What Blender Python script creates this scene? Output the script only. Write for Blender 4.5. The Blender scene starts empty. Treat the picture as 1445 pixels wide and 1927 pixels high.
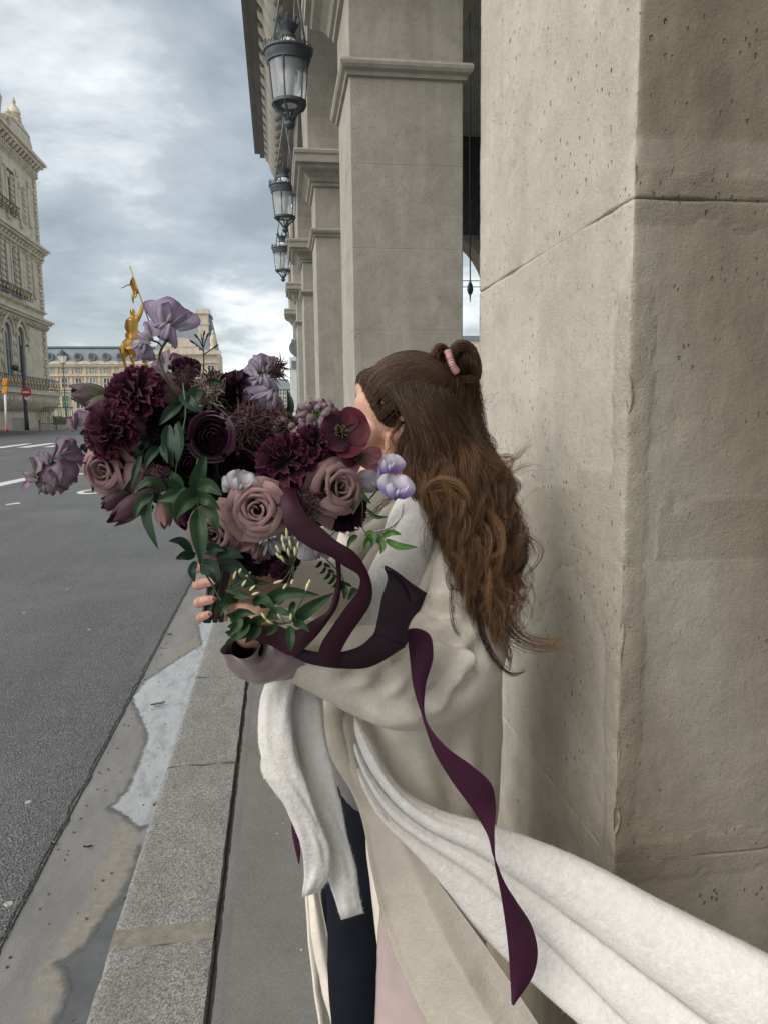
import bpy, bmesh, math, random
import numpy as np
from mathutils import Vector, noise
R = math.radians
rng = np.random.default_rng(7)
random.seed(7)
SC = bpy.context.scene
COL = SC.collection

# ------------------------------------------------------------------ camera
FPX = 1400.0; CX, CY = 722.5, 963.5
YAW, PITCH, ROLL = R(7.91), R(7.44), 0.012
CAM = np.array([0.0, 0.0, 1.58])
_fh = np.array([math.sin(YAW), math.cos(YAW), 0]); _z = np.array([0, 0, 1.0])
FWD = _fh*math.cos(PITCH) - _z*math.sin(PITCH)
_r0 = np.array([math.cos(YAW), -math.sin(YAW), 0]); _u0 = np.cross(_r0, FWD)
RGT = _r0*math.cos(ROLL) - _u0*math.sin(ROLL)
UPV = _u0*math.cos(ROLL) + _r0*math.sin(ROLL)
cd = bpy.data.cameras.new("camera"); cam = bpy.data.objects.new("camera", cd); COL.objects.link(cam)
cd.sensor_fit = 'VERTICAL'; cd.sensor_height = 36.0; cd.lens = 36.0*FPX/1927.0
cd.clip_start = 0.02; cd.clip_end = 3000
from mathutils import Matrix
cam.matrix_world = Matrix(((RGT[0], UPV[0], -FWD[0], CAM[0]), (RGT[1], UPV[1], -FWD[1], CAM[1]), (RGT[2], UPV[2], -FWD[2], CAM[2]), (0, 0, 0, 1)))
SC.camera = cam

# ------------------------------------------------------------------ sky, sun, exposure
SUN_EL, SUN_AZ = 43.0, -114.0         # azimuth from +Y towards +X: high on the left, a little behind the viewer
W = bpy.data.worlds.new("World"); SC.world = W; W.use_nodes = True
nt = W.node_tree; N = nt.nodes; L = nt.links
for n in list(N): N.remove(n)
out = N.new('ShaderNodeOutputWorld'); bg = N.new('ShaderNodeBackground'); bg.inputs['Strength'].default_value = 0.1
sky = N.new('ShaderNodeTexSky'); sky.sky_type = 'NISHITA'; sky.sun_disc = False
sky.sun_elevation = R(SUN_EL); sky.sun_rotation = R(SUN_AZ)
tc = N.new('ShaderNodeTexCoord')
# project the view direction on a cloud layer: (x, y)/(z+0.12)
sep = N.new('ShaderNodeSeparateXYZ'); L.new(tc.outputs['Generated'], sep.inputs[0])
def wm(op, a, b=None, clamp=False):
    n = N.new('ShaderNodeMath'); n.operation = op; n.use_clamp = clamp
    for i, v in enumerate((a, b)):
        if v is None: continue
        if isinstance(v, (int, float)): n.inputs[i].default_value = v
        else: L.new(v, n.inputs[i])
    return n.outputs[0]
zc = wm('ADD', wm('MAXIMUM', sep.outputs[2], 0.0), 0.24)
cmb = N.new('ShaderNodeCombineXYZ')
L.new(wm('DIVIDE', sep.outputs[0], zc), cmb.inputs[0]); L.new(wm('DIVIDE', sep.outputs[1], zc), cmb.inputs[1]); cmb.inputs[2].default_value = 27.7
def wnoise(scale, det, rough, dist=0.0, lac=2.0):
    n = N.new('ShaderNodeTexNoise'); n.inputs['Scale'].default_value = scale; n.inputs['Detail'].default_value = det
    n.inputs['Roughness'].default_value = rough; n.inputs['Distortion'].default_value = dist
    L.new(cmb.outputs[0], n.inputs['Vector']); return n.outputs['Fac']
n1 = wnoise(0.75, 10, 0.55, 0.2); n2 = wnoise(2.4, 9, 0.58, 0.3)
mixv = wm('ADD', wm('MULTIPLY', n1, 0.68), wm('MULTIPLY', n2, 0.32))
def wramp(fac, stops):
    r = N.new('ShaderNodeValToRGB'); cr = r.color_ramp
    while len(cr.elements) < len(stops): cr.elements.new(0.5)
    for e, (p, c) in zip(cr.elements, stops): e.position = p; e.color = (*c, 1)
    L.new(fac, r.inputs[0]); return r.outputs[0]
cl = wramp(mixv, [(0.375, (0.62, 0.63, 0.625)), (0.44, (0.40, 0.416, 0.42)), (0.50, (0.235, 0.258, 0.272)), (0.59, (0.150, 0.173, 0.190))])
sc_ = N.new('ShaderNodeVectorMath'); sc_.operation = 'SCALE'; L.new(cl, sc_.inputs[0]); sc_.inputs['Scale'].default_value = 10.0
mx = N.new('ShaderNodeMix'); mx.data_type = 'RGBA'; mx.inputs[0].default_value = 0.9
L.new(sky.outputs[0], mx.inputs[6]); L.new(sc_.outputs[0], mx.inputs[7])
L.new(mx.outputs[2], bg.inputs['Color']); L.new(bg.outputs[0], out.inputs[0])
sl = bpy.data.lights.new("sun", 'SUN'); so = bpy.data.objects.new("sun", sl); COL.objects.link(so)
sl.energy = 1.5; sl.angle = R(60); sl.color = (1.0, 0.945, 0.86)
_sd = Vector((math.sin(R(SUN_AZ))*math.cos(R(SUN_EL)), math.cos(R(SUN_AZ))*math.cos(R(SUN_EL)), math.sin(R(SUN_EL))))
so.rotation_euler = _sd.to_track_quat('Z', 'Y').to_euler(); so.location = (-8, 4, 12)
SC.view_settings.view_transform = 'Standard'; SC.view_settings.look = 'None'
SC.view_settings.exposure = 1.22; SC.view_settings.gamma = 1.0; SC.view_settings.use_curve_mapping = False
SC.cycles.max_bounces = 8; SC.cycles.transparent_max_bounces = 12; SC.cycles.use_denoising = True

# ------------------------------------------------------------------ helpers
def ray(px, py): return FWD + RGT*(px-CX)/FPX + UPV*(CY-py)/FPX
def P(px, py, d): return CAM + ray(px, py)*d
def PP(pts): return np.array([P(*p) for p in pts])
def at_z(px, py, z): r = ray(px, py); return CAM + r*((z-CAM[2])/r[2])
def at_y(px, py, y): r = ray(px, py); return CAM + r*(y/r[1])
def at_x(px, py, x): r = ray(px, py); return CAM + r*(x/r[0])
# ------------------------------------------------------------------ object helpers
WL = {}
def empty(name, loc, label=None, cat=None, group=None, parent=None):
    o = bpy.data.objects.new(name, None); COL.objects.link(o); o.empty_display_size = 0.1
    loc = np.array(loc, float); WL[o.name] = loc
    if parent is not None:
        o.parent = parent; o.location = Vector(loc - WL[parent.name])
    else: o.location = Vector(loc)
    tag(o, label, cat, group); return o
def tag(o, label=None, cat=None, group=None, kind=None):
    if label: o['label'] = label
    if cat: o['category'] = cat
    if group: o['group'] = group
    if kind: o['kind'] = kind
    return o
def obj(name, V, F, mat, parent=None, smooth=True, uv=None, attrs=None, auto=None):
    """one mesh object; V in world coordinates, origin at the parent's base (or at the mesh's own middle)"""
    V = np.asarray(V, float).reshape(-1, 3)
    if parent is not None: o0 = WL[parent.name]
    else: o0 = (V.min(0)+V.max(0))/2
    me = bpy.data.meshes.new(name); me.from_pydata((V-o0).tolist(), [], [tuple(int(i) for i in f) for f in F])
    for m in (mat if isinstance(mat, (list, tuple)) else [mat]):
        me.materials.append(m)
    if smooth: me.polygons.foreach_set('use_smooth', [True]*len(me.polygons))
    if uv is not None:
        ul = me.uv_layers.new(name='UVMap'); uv = np.asarray(uv)
        li = np.empty(len(me.loops), int); me.loops.foreach_get('vertex_index', li)
        ul.data.foreach_set('uv', uv[li].ravel())
    if attrs:
        for k, a in attrs.items():
            at = me.attributes.new(k, 'FLOAT', 'POINT'); at.data.foreach_set('value', np.asarray(a, float))
    if auto is not None:
        me.set_sharp_from_angle(angle=R(auto))
    me.update()
    o = bpy.data.objects.new(name, me); COL.objects.link(o)
    WL[o.name] = o0
    if parent is not None: o.parent = parent
    else: o.location = Vector(o0)
    return o
class MB:
    """collects shapes into one mesh"""
    def __init__(s): s.V = []; s.F = []; s.n = 0
    def add(s, V, F):
        V = np.asarray(V, float).reshape(-1, 3); s.V.append(V); s.F += [tuple(i+s.n for i in f) for f in F]; s.n += len(V); return s
    def box(s, a, b):
        (x0, y0, z0), (x1, y1, z1) = a, b
        return s.add([(x0,y0,z0),(x1,y0,z0),(x1,y1,z0),(x0,y1,z0),(x0,y0,z1),(x1,y0,z1),(x1,y1,z1),(x0,y1,z1)],
                     [(0,3,2,1),(4,5,6,7),(0,1,5,4),(1,2,6,5),(2,3,7,6),(3,0,4,7)])
    def frust(s, a, b, z0, z1):
        """rect a=(x0,x1,y0,y1) at z0 to rect b at z1"""
        return s.add([(a[0],a[2],z0),(a[1],a[2],z0),(a[1],a[3],z0),(a[0],a[3],z0),(b[0],b[2],z1),(b[1],b[2],z1),(b[1],b[3],z1),(b[0],b[3],z1)],
                     [(0,3,2,1),(4,5,6,7),(0,1,5,4),(1,2,6,5),(2,3,7,6),(3,0,4,7)])
    def tube(s, pts, rad, n=8, cap=True, flat=None, up=None):
        V, F = tube(pts, rad, n, cap, flat, up); return s.add(V, F)
    def lathe(s, c, prof, n=16, axis=None):
        V, F = lathe(c, prof, n, axis); return s.add(V, F)
    def build(s, name, mat, parent=None, smooth=False, auto=None, **k):
        return obj(name, np.concatenate(s.V), s.F, mat, parent, smooth or auto is not None, auto=auto, **k)
def grid_faces(nr, nc, closed=False, off=0):
    F = []
    for i in range(nr-1):
        for j in range(nc if closed else nc-1):
            k = (j+1) % nc
            F.append((off+i*nc+j, off+i*nc+k, off+(i+1)*nc+k, off+(i+1)*nc+j))
    return F
def cr(pts, n):
    """Catmull-Rom through pts (k x m), n samples, chord-ish parameter"""
    p = np.asarray(pts, float); k = len(p)
    if k == 2:
        t = np.linspace(0, 1, n)[:, None]; return p[0]*(1-t)+p[1]*t
    d = np.linalg.norm(np.diff(p[:, :min(3, p.shape[1])], axis=0), axis=1)**0.7 + 1e-6
    T = np.concatenate([[0], np.cumsum(d)]); t = np.linspace(0, T[-1], n)
    m = np.zeros_like(p)
    m[1:-1] = ((p[2:]-p[1:-1])/d[1:, None]*d[:-1, None] + (p[1:-1]-p[:-2])/d[:-1, None]*d[1:, None])/(d[1:]+d[:-1])[:, None]
    m[0] = (p[1]-p[0])/d[0]*1.0; m[-1] = (p[-1]-p[-2])/d[-1]
    i = np.clip(np.searchsorted(T, t, side='right')-1, 0, k-2)
    h = d[i][:, None]; u = ((t-T[i])/d[i])[:, None]
    return (2*u**3-3*u**2+1)*p[i] + (u**3-2*u**2+u)*h*m[i] + (-2*u**3+3*u**2)*p[i+1] + (u**3-u**2)*h*m[i+1]
def frames(pts, up=None):
    p = np.asarray(pts, float); t = np.gradient(p, axis=0); t /= np.linalg.norm(t, axis=1)[:, None]+1e-12
    if up is not None:
        a = np.cross(np.broadcast_to(up, t.shape), t); a /= np.linalg.norm(a, axis=1)[:, None]+1e-9
        return t, a, np.cross(t, a)
    v = np.array([0, 0, 1.0]) if abs(t[0][2]) < 0.9 else np.array([1.0, 0, 0])
    a = np.cross(t[0], v); a /= np.linalg.norm(a); A = [a]
    for i in range(1, len(p)):
        a = A[-1]-t[i]*np.dot(A[-1], t[i]); a /= np.linalg.norm(a)+1e-12; A.append(a)
    A = np.array(A); return t, A, np.cross(t, A)
def tube(pts, rad, n=8, cap=True, flat=None, up=None):
    p = np.asarray(pts, float); m = len(p); r = np.broadcast_to(np.asarray(rad, float), (m,))
    t, A, B = frames(p, up); th = np.linspace(0, 2*math.pi, n, endpoint=False)
    f = np.ones(m) if flat is None else np.broadcast_to(np.asarray(flat, float), (m,))
    V = p[:, None] + r[:, None, None]*(np.cos(th)[None, :, None]*A[:, None] + (f[:, None]*np.sin(th)[None, :])[:, :, None]*B[:, None])
    F = grid_faces(m, n, True)
    if cap: F += [tuple(range(n))[::-1], tuple((m-1)*n+i for i in range(n))]
    return V.reshape(-1, 3), F
def lathe(c, prof, n=16, axis=None):
    """prof: (radius, height) rows about the vertical through c"""
    pr = np.asarray(prof, float); th = np.linspace(0, 2*math.pi, n, endpoint=False)
    V = np.stack([pr[:, None, 0]*np.cos(th), pr[:, None, 0]*np.sin(th), np.broadcast_to(pr[:, 1, None], (len(pr), n))], -1).reshape(-1, 3)
    if axis is not None:
        z = np.asarray(axis, float); z /= np.linalg.norm(z); x = np.cross([0, 1, 0.1], z); x /= np.linalg.norm(x); y = np.cross(z, x)
        V = V @ np.stack([x, y, z])
    F = [f for f in grid_faces(len(pr), n, True)]
    F += [tuple(range(n))[::-1], tuple((len(pr)-1)*n+i for i in range(n))]
    return V+np.asarray(c, float), F
def nz(p, s, seed=0.0): return noise.noise(Vector((p[0]*s+seed, p[1]*s-seed*1.7, p[2]*s+seed*0.3)))
def fbm(p, s, o=3, seed=0.0):
    v = 0; a = 1.0
    for i in range(o): v += a*nz(p, s, seed+i*11.3); s *= 2.1; a *= 0.5
    return v
def normals(V, F):
    n = np.zeros_like(V); F4 = np.array([f if len(f) == 4 else (*f, f[-1]) for f in F if len(f) <= 4])
    fn = np.cross(V[F4[:, 2]]-V[F4[:, 0]], V[F4[:, 3]]-V[F4[:, 1]])
    for k in range(4): np.add.at(n, F4[:, k], fn)
    return n/(np.linalg.norm(n, axis=1)[:, None]+1e-12)

# ------------------------------------------------------------------ materials
class NM:
    def __init__(s, name):
        s.m = bpy.data.materials.new(name); s.m.use_nodes = True; s.t = s.m.node_tree; s.N = s.t.nodes; s.L = s.t.links
        s.b = s.N['Principled BSDF']; s.tc = s.N.new('ShaderNodeTexCoord'); s.h = None
    def set(s, **k):
        for n, v in k.items():
            n = {'rough': 'Roughness', 'metal': 'Metallic', 'spec': 'Specular IOR Level', 'sheen': 'Sheen Weight', 'sheenr': 'Sheen Roughness', 'trans': 'Transmission Weight', 'ior': 'IOR',
                 'coat': 'Coat Weight', 'aniso': 'Anisotropic', 'sss': 'Subsurface Weight', 'alpha': 'Alpha'}[n]
            s.put(s.b.inputs[n], v)
        return s
    def put(s, sock, v):
        if isinstance(v, bpy.types.NodeSocket): s.L.new(v, sock)
        elif isinstance(v, tuple) and len(v) == 3 and sock.type == 'RGBA': sock.default_value = (*v, 1)
        else: sock.default_value = v
    def map(s, scale=(1, 1, 1), coord='Object', rot=(0, 0, 0), loc=(0, 0, 0)):
        m = s.N.new('ShaderNodeMapping'); m.inputs['Scale'].default_value = scale; m.inputs['Rotation'].default_value = rot; m.inputs['Location'].default_value = loc
        s.L.new(s.tc.outputs[coord], m.inputs[0]); return m.outputs[0]
    def noise(s, sc=5, det=5, ro=0.55, vec=None, dist=0.0):
        n = s.N.new('ShaderNodeTexNoise'); n.inputs['Scale'].default_value = sc; n.inputs['Detail'].default_value = det; n.inputs['Roughness'].default_value = ro; n.inputs['Distortion'].default_value = dist
        s.L.new(vec if vec is not None else s.tc.outputs['Object'], n.inputs['Vector']); return n.outputs['Fac']
    def voro(s, sc=5, vec=None, feature='F1', out='Distance', rnd=1.0):
        n = s.N.new('ShaderNodeTexVoronoi'); n.feature = feature; n.inputs['Scale'].default_value = sc; n.inputs['Randomness'].default_value = rnd
        s.L.new(vec if vec is not None else s.tc.outputs['Object'], n.inputs['Vector']); return n.outputs[out]
    def wave(s, sc=5, dist=0, vec=None, dirn='X', det=2):
        n = s.N.new('ShaderNodeTexWave'); n.bands_direction = dirn; n.inputs['Scale'].default_value = sc; n.inputs['Distortion'].default_value = dist; n.inputs['Detail'].default_value = det
        s.L.new(vec if vec is not None else s.tc.outputs['Object'], n.inputs['Vector']); return n.outputs['Fac']
    def ramp(s, fac, stops, interp='LINEAR'):
        r = s.N.new('ShaderNodeValToRGB'); c = r.color_ramp; c.interpolation = interp
        while len(c.elements) < len(stops): c.elements.new(0.5)
        for e, (p, col) in zip(c.elements, stops):
            e.position = p; e.color = (*col, 1) if isinstance(col, tuple) else (col, col, col, 1)
        s.L.new(fac, r.inputs[0]); return r.outputs[0]
    def mix(s, fac, a, b, mode='MIX'):
        n = s.N.new('ShaderNodeMix'); n.data_type = 'RGBA'; n.blend_type = mode
        s.put(n.inputs[0], fac); s.put(n.inputs[6], a); s.put(n.inputs[7], b); return n.outputs[2]
    def math(s, op, a, b=None, clamp=False):
        n = s.N.new('ShaderNodeMath'); n.operation = op; n.use_clamp = clamp; s.put(n.inputs[0], a)
        if b is not None: s.put(n.inputs[1], b)
        return n.outputs[0]
    def attr(s, name):
        n = s.N.new('ShaderNodeAttribute'); n.attribute_name = name; return n.outputs['Fac']
    def xyz(s, coord='Object'):
        n = s.N.new('ShaderNodeSeparateXYZ'); s.L.new(s.tc.outputs[coord], n.inputs[0]); return n.outputs
    def color(s, c): s.put(s.b.inputs['Base Color'], c); return s
    def bump(s, h, strength=0.3, dist=0.01):
        n = s.N.new('ShaderNodeBump'); n.inputs['Strength'].default_value = strength; n.inputs['Distance'].default_value = dist
        s.L.new(h, n.inputs['Height'])
        if s.h is not None: s.L.new(s.h, n.inputs['Normal'])
        s.h = n.outputs[0]; s.L.new(s.h, s.b.inputs['Normal']); return s
def simple(name, c1, c2=None, sc=6.0, rough=0.7, bsc=80.0, bst=0.2, bd=0.003, det=5, **k):
    m = NM(name); c2 = c2 or tuple(x*0.75 for x in c1)
    m.color(m.ramp(m.noise(sc, det, 0.6), [(0.35, c1), (0.65, c2)])).set(rough=rough, **k)
    if bst: m.bump(m.noise(bsc, 4, 0.6), bst, bd)
    return m.m

def stone_mat(name, c1, c2, dirt_and_browning, attrs=False, pits=1.0, fine=1.0):
    m = NM(name)
    st = m.noise(1.0, 7, 0.62, m.map((11, 11, 1.0)), 0.3)
    bl = m.noise(2.3, 8, 0.66, None, 0.5)
    c = m.mix(m.ramp(st, [(0.34, 0.0), (0.68, 1.0)]), c1, c2)
    c = m.mix(m.ramp(bl, [(0.42, 0.0), (0.66, 0.8)]), c, dirt_and_browning)
    c = m.mix(m.ramp(m.noise(7, 7, 0.7), [(0.45, 0.0), (0.75, 0.45)]), c, tuple(x*0.72 for x in dirt_and_browning))
    c = m.mix(m.ramp(m.noise(170, 4, 0.75), [(0.38, 0.0), (0.72, 0.35)]), c, tuple(x*1.3 for x in c1))
    c = m.mix(m.ramp(m.noise(95, 4, 0.75, m.map((1, 1, 0.5))), [(0.55, 0.0), (0.74, 0.45)]), c, tuple(x*0.5 for x in dirt_and_browning))
    zone = m.ramp(m.noise(2.9, 4, 0.6), [(0.44, 0.0), (0.60, 1.0)])
    pit = None
    for sc_, th, sel_ in ((70, 0.17, 0.55), (30, 0.105, 0.60)):
        mp = m.map((1, 1, 0.6), rot=(0.2, 0.3, 0)); wv = m.math('ADD', m.voro(sc_, mp, 'F1', 'Distance'), m.math('MULTIPLY', m.math('SUBTRACT', m.noise(sc_*3, 2), 0.5), 0.16))
        q = m.math('MULTIPLY', m.ramp(wv, [(th*0.55, 1.0), (th, 0.0)]), m.math('GREATER_THAN', m.voro(sc_, mp, 'F1', 'Color'), sel_))
        q = m.math('MULTIPLY', q, m.math('ADD', m.math('MULTIPLY', zone, 0.9), 0.10)); pit = q if pit is None else m.math('MAXIMUM', pit, q)
    c = m.mix(m.math('MULTIPLY', pit, 0.75*pits), c, (0.05, 0.043, 0.036))
    if attrs:
        pa = m.attr('patch')
        c = m.mix(m.math('MULTIPLY', pa, 0.8), c, m.ramp(m.noise(80, 6, 0.75), [(0.3, (0.52, 0.47, 0.37)), (0.7, (0.36, 0.32, 0.245))]))
        c = m.mix(m.math('MULTIPLY', m.attr('dirt_and_browning'), 0.85), c, m.ramp(m.noise(5, 7, 0.68, m.map((3, 3, 1))), [(0.3, (0.15, 0.122, 0.083)), (0.7, (0.27, 0.226, 0.16))]))
    m.color(c).set(rough=0.92, spec=0.18)
    m.bump(m.noise(9, 6, 0.65), 0.30*fine, 0.02)
    if attrs:
        gr = m.math('ADD', 0.6, m.math('MULTIPLY', pa, 1.6))
        m.bump(m.math('MULTIPLY', m.noise(210, 5, 0.75), gr), 0.75*fine, 0.0045)
        m.bump(m.math('MULTIPLY', m.noise(75, 4, 0.7), gr), 0.22*fine, 0.006)
    else: m.bump(m.noise(120, 5, 0.72), 0.4*fine, 0.006)
    m.bump(m.math('MULTIPLY', pit, -1.0), 0.9*pits, 0.009)
    # scratches: short slanting gouges
    scr = m.ramp(m.noise(1.0, 2, 0.5, m.map((30, 30, 150), rot=(0.5, 0.4, 0.0))), [(0.66, 0.0), (0.72, 1.0)]); m.bump(m.math('MULTIPLY', scr, -1.0), 0.16*fine, 0.004)
    return m.m
M = {}
M['stone'] = stone_mat('limestone', (0.42, 0.395, 0.35), (0.335, 0.313, 0.272), (0.275, 0.254, 0.213), False, 0.8)
M['stone_near'] = stone_mat('weathered_limestone', (0.51, 0.476, 0.412), (0.43, 0.398, 0.338), (0.36, 0.326, 0.266), True, 1.0, 0.95)
M['stone_far'] = simple('pale_stone', (0.64, 0.565, 0.445), (0.46, 0.40, 0.31), 1.1, 0.9, 9, 0.4, 0.06, 7)
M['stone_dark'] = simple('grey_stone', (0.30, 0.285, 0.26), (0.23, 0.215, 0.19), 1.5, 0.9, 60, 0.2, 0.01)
M['plaster'] = simple('ceiling_plaster', (0.30, 0.30, 0.29), (0.22, 0.22, 0.215), 2, 0.9, 60, 0.1)
m = NM('asphalt'); v = m.voro(105, None, 'F1', 'Distance'); vc = m.voro(105, None, 'F1', 'Color')
c = m.ramp(vc, [(0.1, (0.028, 0.029, 0.030)), (0.55, (0.080, 0.082, 0.084)), (0.95, (0.22, 0.22, 0.218))])
c = m.mix(m.ramp(m.noise(0.7, 5, 0.6), [(0.35, 0.0), (0.7, 0.5)]), c, (0.125, 0.128, 0.131))
c = m.mix(m.ramp(m.noise(1.0, 5, 0.6, m.map((1.3, 0.05, 1))), [(0.4, 0.0), (0.7, 0.45)]), c, (0.045, 0.046, 0.048))
c = m.mix(m.ramp(m.noise(0.35, 6, 0.65), [(0.52, 0.0), (0.66, 0.35)]), c, (0.16, 0.16, 0.158))
sp = m.math('MULTIPLY', m.math('LESS_THAN', m.voro(3.2, m.map((1, 1.0, 1)), 'F1'), 0.055), m.math('GREATER_THAN', m.voro(3.2, None, 'F1', 'Color'), 0.45))
c = m.mix(m.math('MULTIPLY', sp, 0.8), c, (0.42, 0.42, 0.40))
m.color(c).set(rough=0.52, spec=0.6); m.bump(v, 0.9, 0.008).bump(m.noise(45, 4, 0.7), 0.6, 0.012); M['asphalt'] = m.m
m = NM('pavement_asphalt')
c = m.ramp(m.noise(3, 7, 0.65), [(0.3, (0.165, 0.16, 0.15)), (0.7, (0.115, 0.112, 0.105))])
c = m.mix(m.ramp(m.noise(260, 2, 0.6), [(0.45, 0.0), (0.75, 0.5)]), c, (0.27, 0.265, 0.25))
sp = m.math('LESS_THAN', m.voro(14, None, 'F1'), 0.055); sp = m.math('MULTIPLY', sp, m.math('GREATER_THAN', m.voro(14, None, 'F1', 'Color'), 0.5))
c = m.mix(m.math('MULTIPLY', sp, 0.75), c, (0.55, 0.54, 0.51))
m.color(c).set(rough=0.85, spec=0.3); m.bump(m.noise(190, 4, 0.7), 0.35, 0.004).bump(m.noise(14, 4), 0.25, 0.01); M['pave'] = m.m
m = NM('granite'); vc = m.voro(230, None, 'F1', 'Color')
c = m.ramp(vc, [(0.15, (0.095, 0.093, 0.086)), (0.5, (0.205, 0.20, 0.186)), (0.9, (0.36, 0.352, 0.33))])
c = m.mix(m.ramp(m.noise(4, 6, 0.6), [(0.35, 0.0), (0.72, 0.55)]), c, (0.13, 0.127, 0.116))
m.color(c).set(rough=0.75, spec=0.4); m.bump(m.noise(130, 5, 0.7), 0.55, 0.006).bump(m.noise(22, 4), 0.4, 0.01); M['granite'] = m.m
m = NM('gutter_concrete')
c = m.ramp(m.noise(2.2, 7, 0.65, m.map((3.5, 1, 1))), [(0.3, (0.235, 0.23, 0.222)), (0.7, (0.155, 0.155, 0.152))])
c = m.mix(m.ramp(m.noise(150, 3, 0.6), [(0.5, 0.0), (0.75, 0.4)]), c, (0.10, 0.10, 0.10))
si = m.math('MULTIPLY', m.attr('silt'), m.ramp(m.noise(16, 6, 0.7), [(0.25, 0.25), (0.6, 1.0)]))
c = m.mix(si, c, m.ramp(m.noise(30, 6, 0.7), [(0.3, (0.275, 0.25, 0.21)), (0.7, (0.175, 0.16, 0.138))]))
c = m.mix(m.math('MULTIPLY', m.attr('wet'), 0.8), c, (0.062, 0.060, 0.056))
m.color(c).set(rough=m.math('SUBTRACT', 0.78, m.math('MULTIPLY', m.attr('wet'), 0.5)), spec=0.4); m.bump(m.noise(120, 4, 0.7), 0.45, 0.004).bump(m.noise(12, 4), 0.3, 0.008); M['gutter'] = m.m
M['mortar'] = simple('mortar', (0.235, 0.215, 0.175), (0.15, 0.14, 0.118), 22, 0.95, 140, 0.5, 0.004)
M['sand'] = simple('dried_silt', (0.44, 0.38, 0.29), (0.31, 0.275, 0.22), 7, 0.95, 160, 0.3, 0.003)
M['joint'] = simple('dark_joint', (0.035, 0.034, 0.032), (0.06, 0.058, 0.055), 30, 0.95)
def water_mat(name, c, rough, spec, bs, bst, amax):
    m = NM(name); m.color(c(m)).set(rough=rough, spec=spec); m.bump(m.noise(bs, 4, 0.6), bst, 0.004)
    e = m.math('MULTIPLY', m.ramp(m.math('ADD', m.attr('shore'), m.math('MULTIPLY', m.math('SUBTRACT', m.noise(60, 4, 0.7), 0.5), 0.35)), [(0.08, 0.0), (0.4, 1.0)]), amax)
    m.set(alpha=e); return m.m
M['sky_pale'] = water_mat('sky_pale_water', lambda m: m.ramp(m.noise(5, 8, 0.7, m.map((2.6, 1, 1)), 0.8), [(0.25, (0.46, 0.47, 0.478)), (0.5, (0.36, 0.37, 0.378)), (0.72, (0.17, 0.175, 0.178))]), 0.08, 0.9, 34, 0.10, 0.9)  # pale base colour stands in for the sky's reflection
M['water'] = water_mat('dark_water', lambda m: m.ramp(m.noise(6, 6, 0.6), [(0.35, (0.060, 0.062, 0.063)), (0.7, (0.11, 0.112, 0.112))]), 0.06, 0.9, 26, 0.16, 0.9)
M['paint'] = simple('road_paint', (0.62, 0.62, 0.60), (0.44, 0.44, 0.43), 9, 0.7, 120, 0.3)
M['iron'] = simple('dark_iron', (0.030, 0.036, 0.040), (0.055, 0.062, 0.066), 14, 0.5, 90, 0.15)
M['lantern_iron'] = simple('haze_lifted_iron', (0.060, 0.074, 0.088), (0.095, 0.112, 0.128), 14, 0.6, 90, 0.15)  # blue-grey lift of lens haze put into the iron colour
M['iron_grey'] = simple('grey_painted_metal', (0.17, 0.205, 0.22), (0.12, 0.15, 0.165), 8, 0.6, 60, 0.1)
m = NM('gold'); m.color(m.ramp(m.noise(1.5, 5), [(0.3, (0.62, 0.37, 0.085)), (0.7, (0.40, 0.22, 0.05))])).set(rough=0.38, metal=0.8); m.bump(m.noise(4, 4), 0.3, 0.05); M['gold'] = m.m
M['slate'] = simple('slate', (0.13, 0.155, 0.185), (0.20, 0.225, 0.25), 0.5, 0.6, 4, 0.3, 0.05)
M['pane'] = simple('dark_pane', (0.05, 0.065, 0.075), (0.10, 0.125, 0.14), 0.6, 0.15, 3, 0.0)
M['blue_pane'] = simple('pale_pane', (0.22, 0.31, 0.36), (0.14, 0.20, 0.24), 0.5, 0.2, 3, 0.0)
m = NM('lamp_glass'); m.color((0.86, 0.90, 0.92)).set(rough=0.12, trans=0.55, spec=0.5); m.b.inputs['Alpha'].default_value = 0.62; M['lampglass'] = m.m
m = NM('milk_glass'); m.color((0.80, 0.81, 0.80)).set(rough=0.35); M['milkglass'] = m.m
M['white'] = simple('white_paint', (0.72, 0.72, 0.70), (0.6, 0.6, 0.59), 5, 0.55, 40, 0.05)
M['red'] = simple('red_paint', (0.55, 0.035, 0.035), None, 5, 0.5, 40, 0.05)
M['orange'] = simple('orange_paint', (0.75, 0.28, 0.03), None, 5, 0.5, 40, 0.05)
M['green'] = simple('green_paint', (0.05, 0.24, 0.10), None, 3, 0.6, 20, 0.05)
M['hedge'] = simple('foliage', (0.045, 0.075, 0.03), (0.09, 0.12, 0.05), 3, 0.9, 10, 0.8, 0.1)
M['sandground'] = simple('sandy_ground', (0.46, 0.38, 0.27), (0.38, 0.31, 0.22), 0.4, 0.95, 8, 0.2, 0.02)
M['farpave'] = simple('pale_pavement', (0.34, 0.335, 0.32), (0.27, 0.265, 0.255), 0.6, 0.85, 20, 0.1)
M['cream'] = simple('cream_wall', (0.62, 0.55, 0.40), (0.50, 0.44, 0.32), 0.8, 0.9, 8, 0.15, 0.03)
M['black'] = simple('black_cloth', (0.02, 0.02, 0.024), None, 9, 0.85, 90, 0.2)
M['whitecloth'] = simple('white_cloth', (0.72, 0.71, 0.69), None, 9, 0.85, 90, 0.2)
M['skinfar'] = simple('far_skin', (0.45, 0.27, 0.19), None, 9, 0.6, 90, 0.0)
# ================================================================== SETTING
A = 0.56                                     # the arcade's street face, metres to the right of the camera
def zr(y): return -0.12 + 0.72*min(1.0, max(0.0, (y-22.0)/43.0))   # the road climbs gently towards the square
XB, XK, XG = -0.232, -0.556, -0.945          # kerb back joint, kerb front, edge of the asphalt
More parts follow.
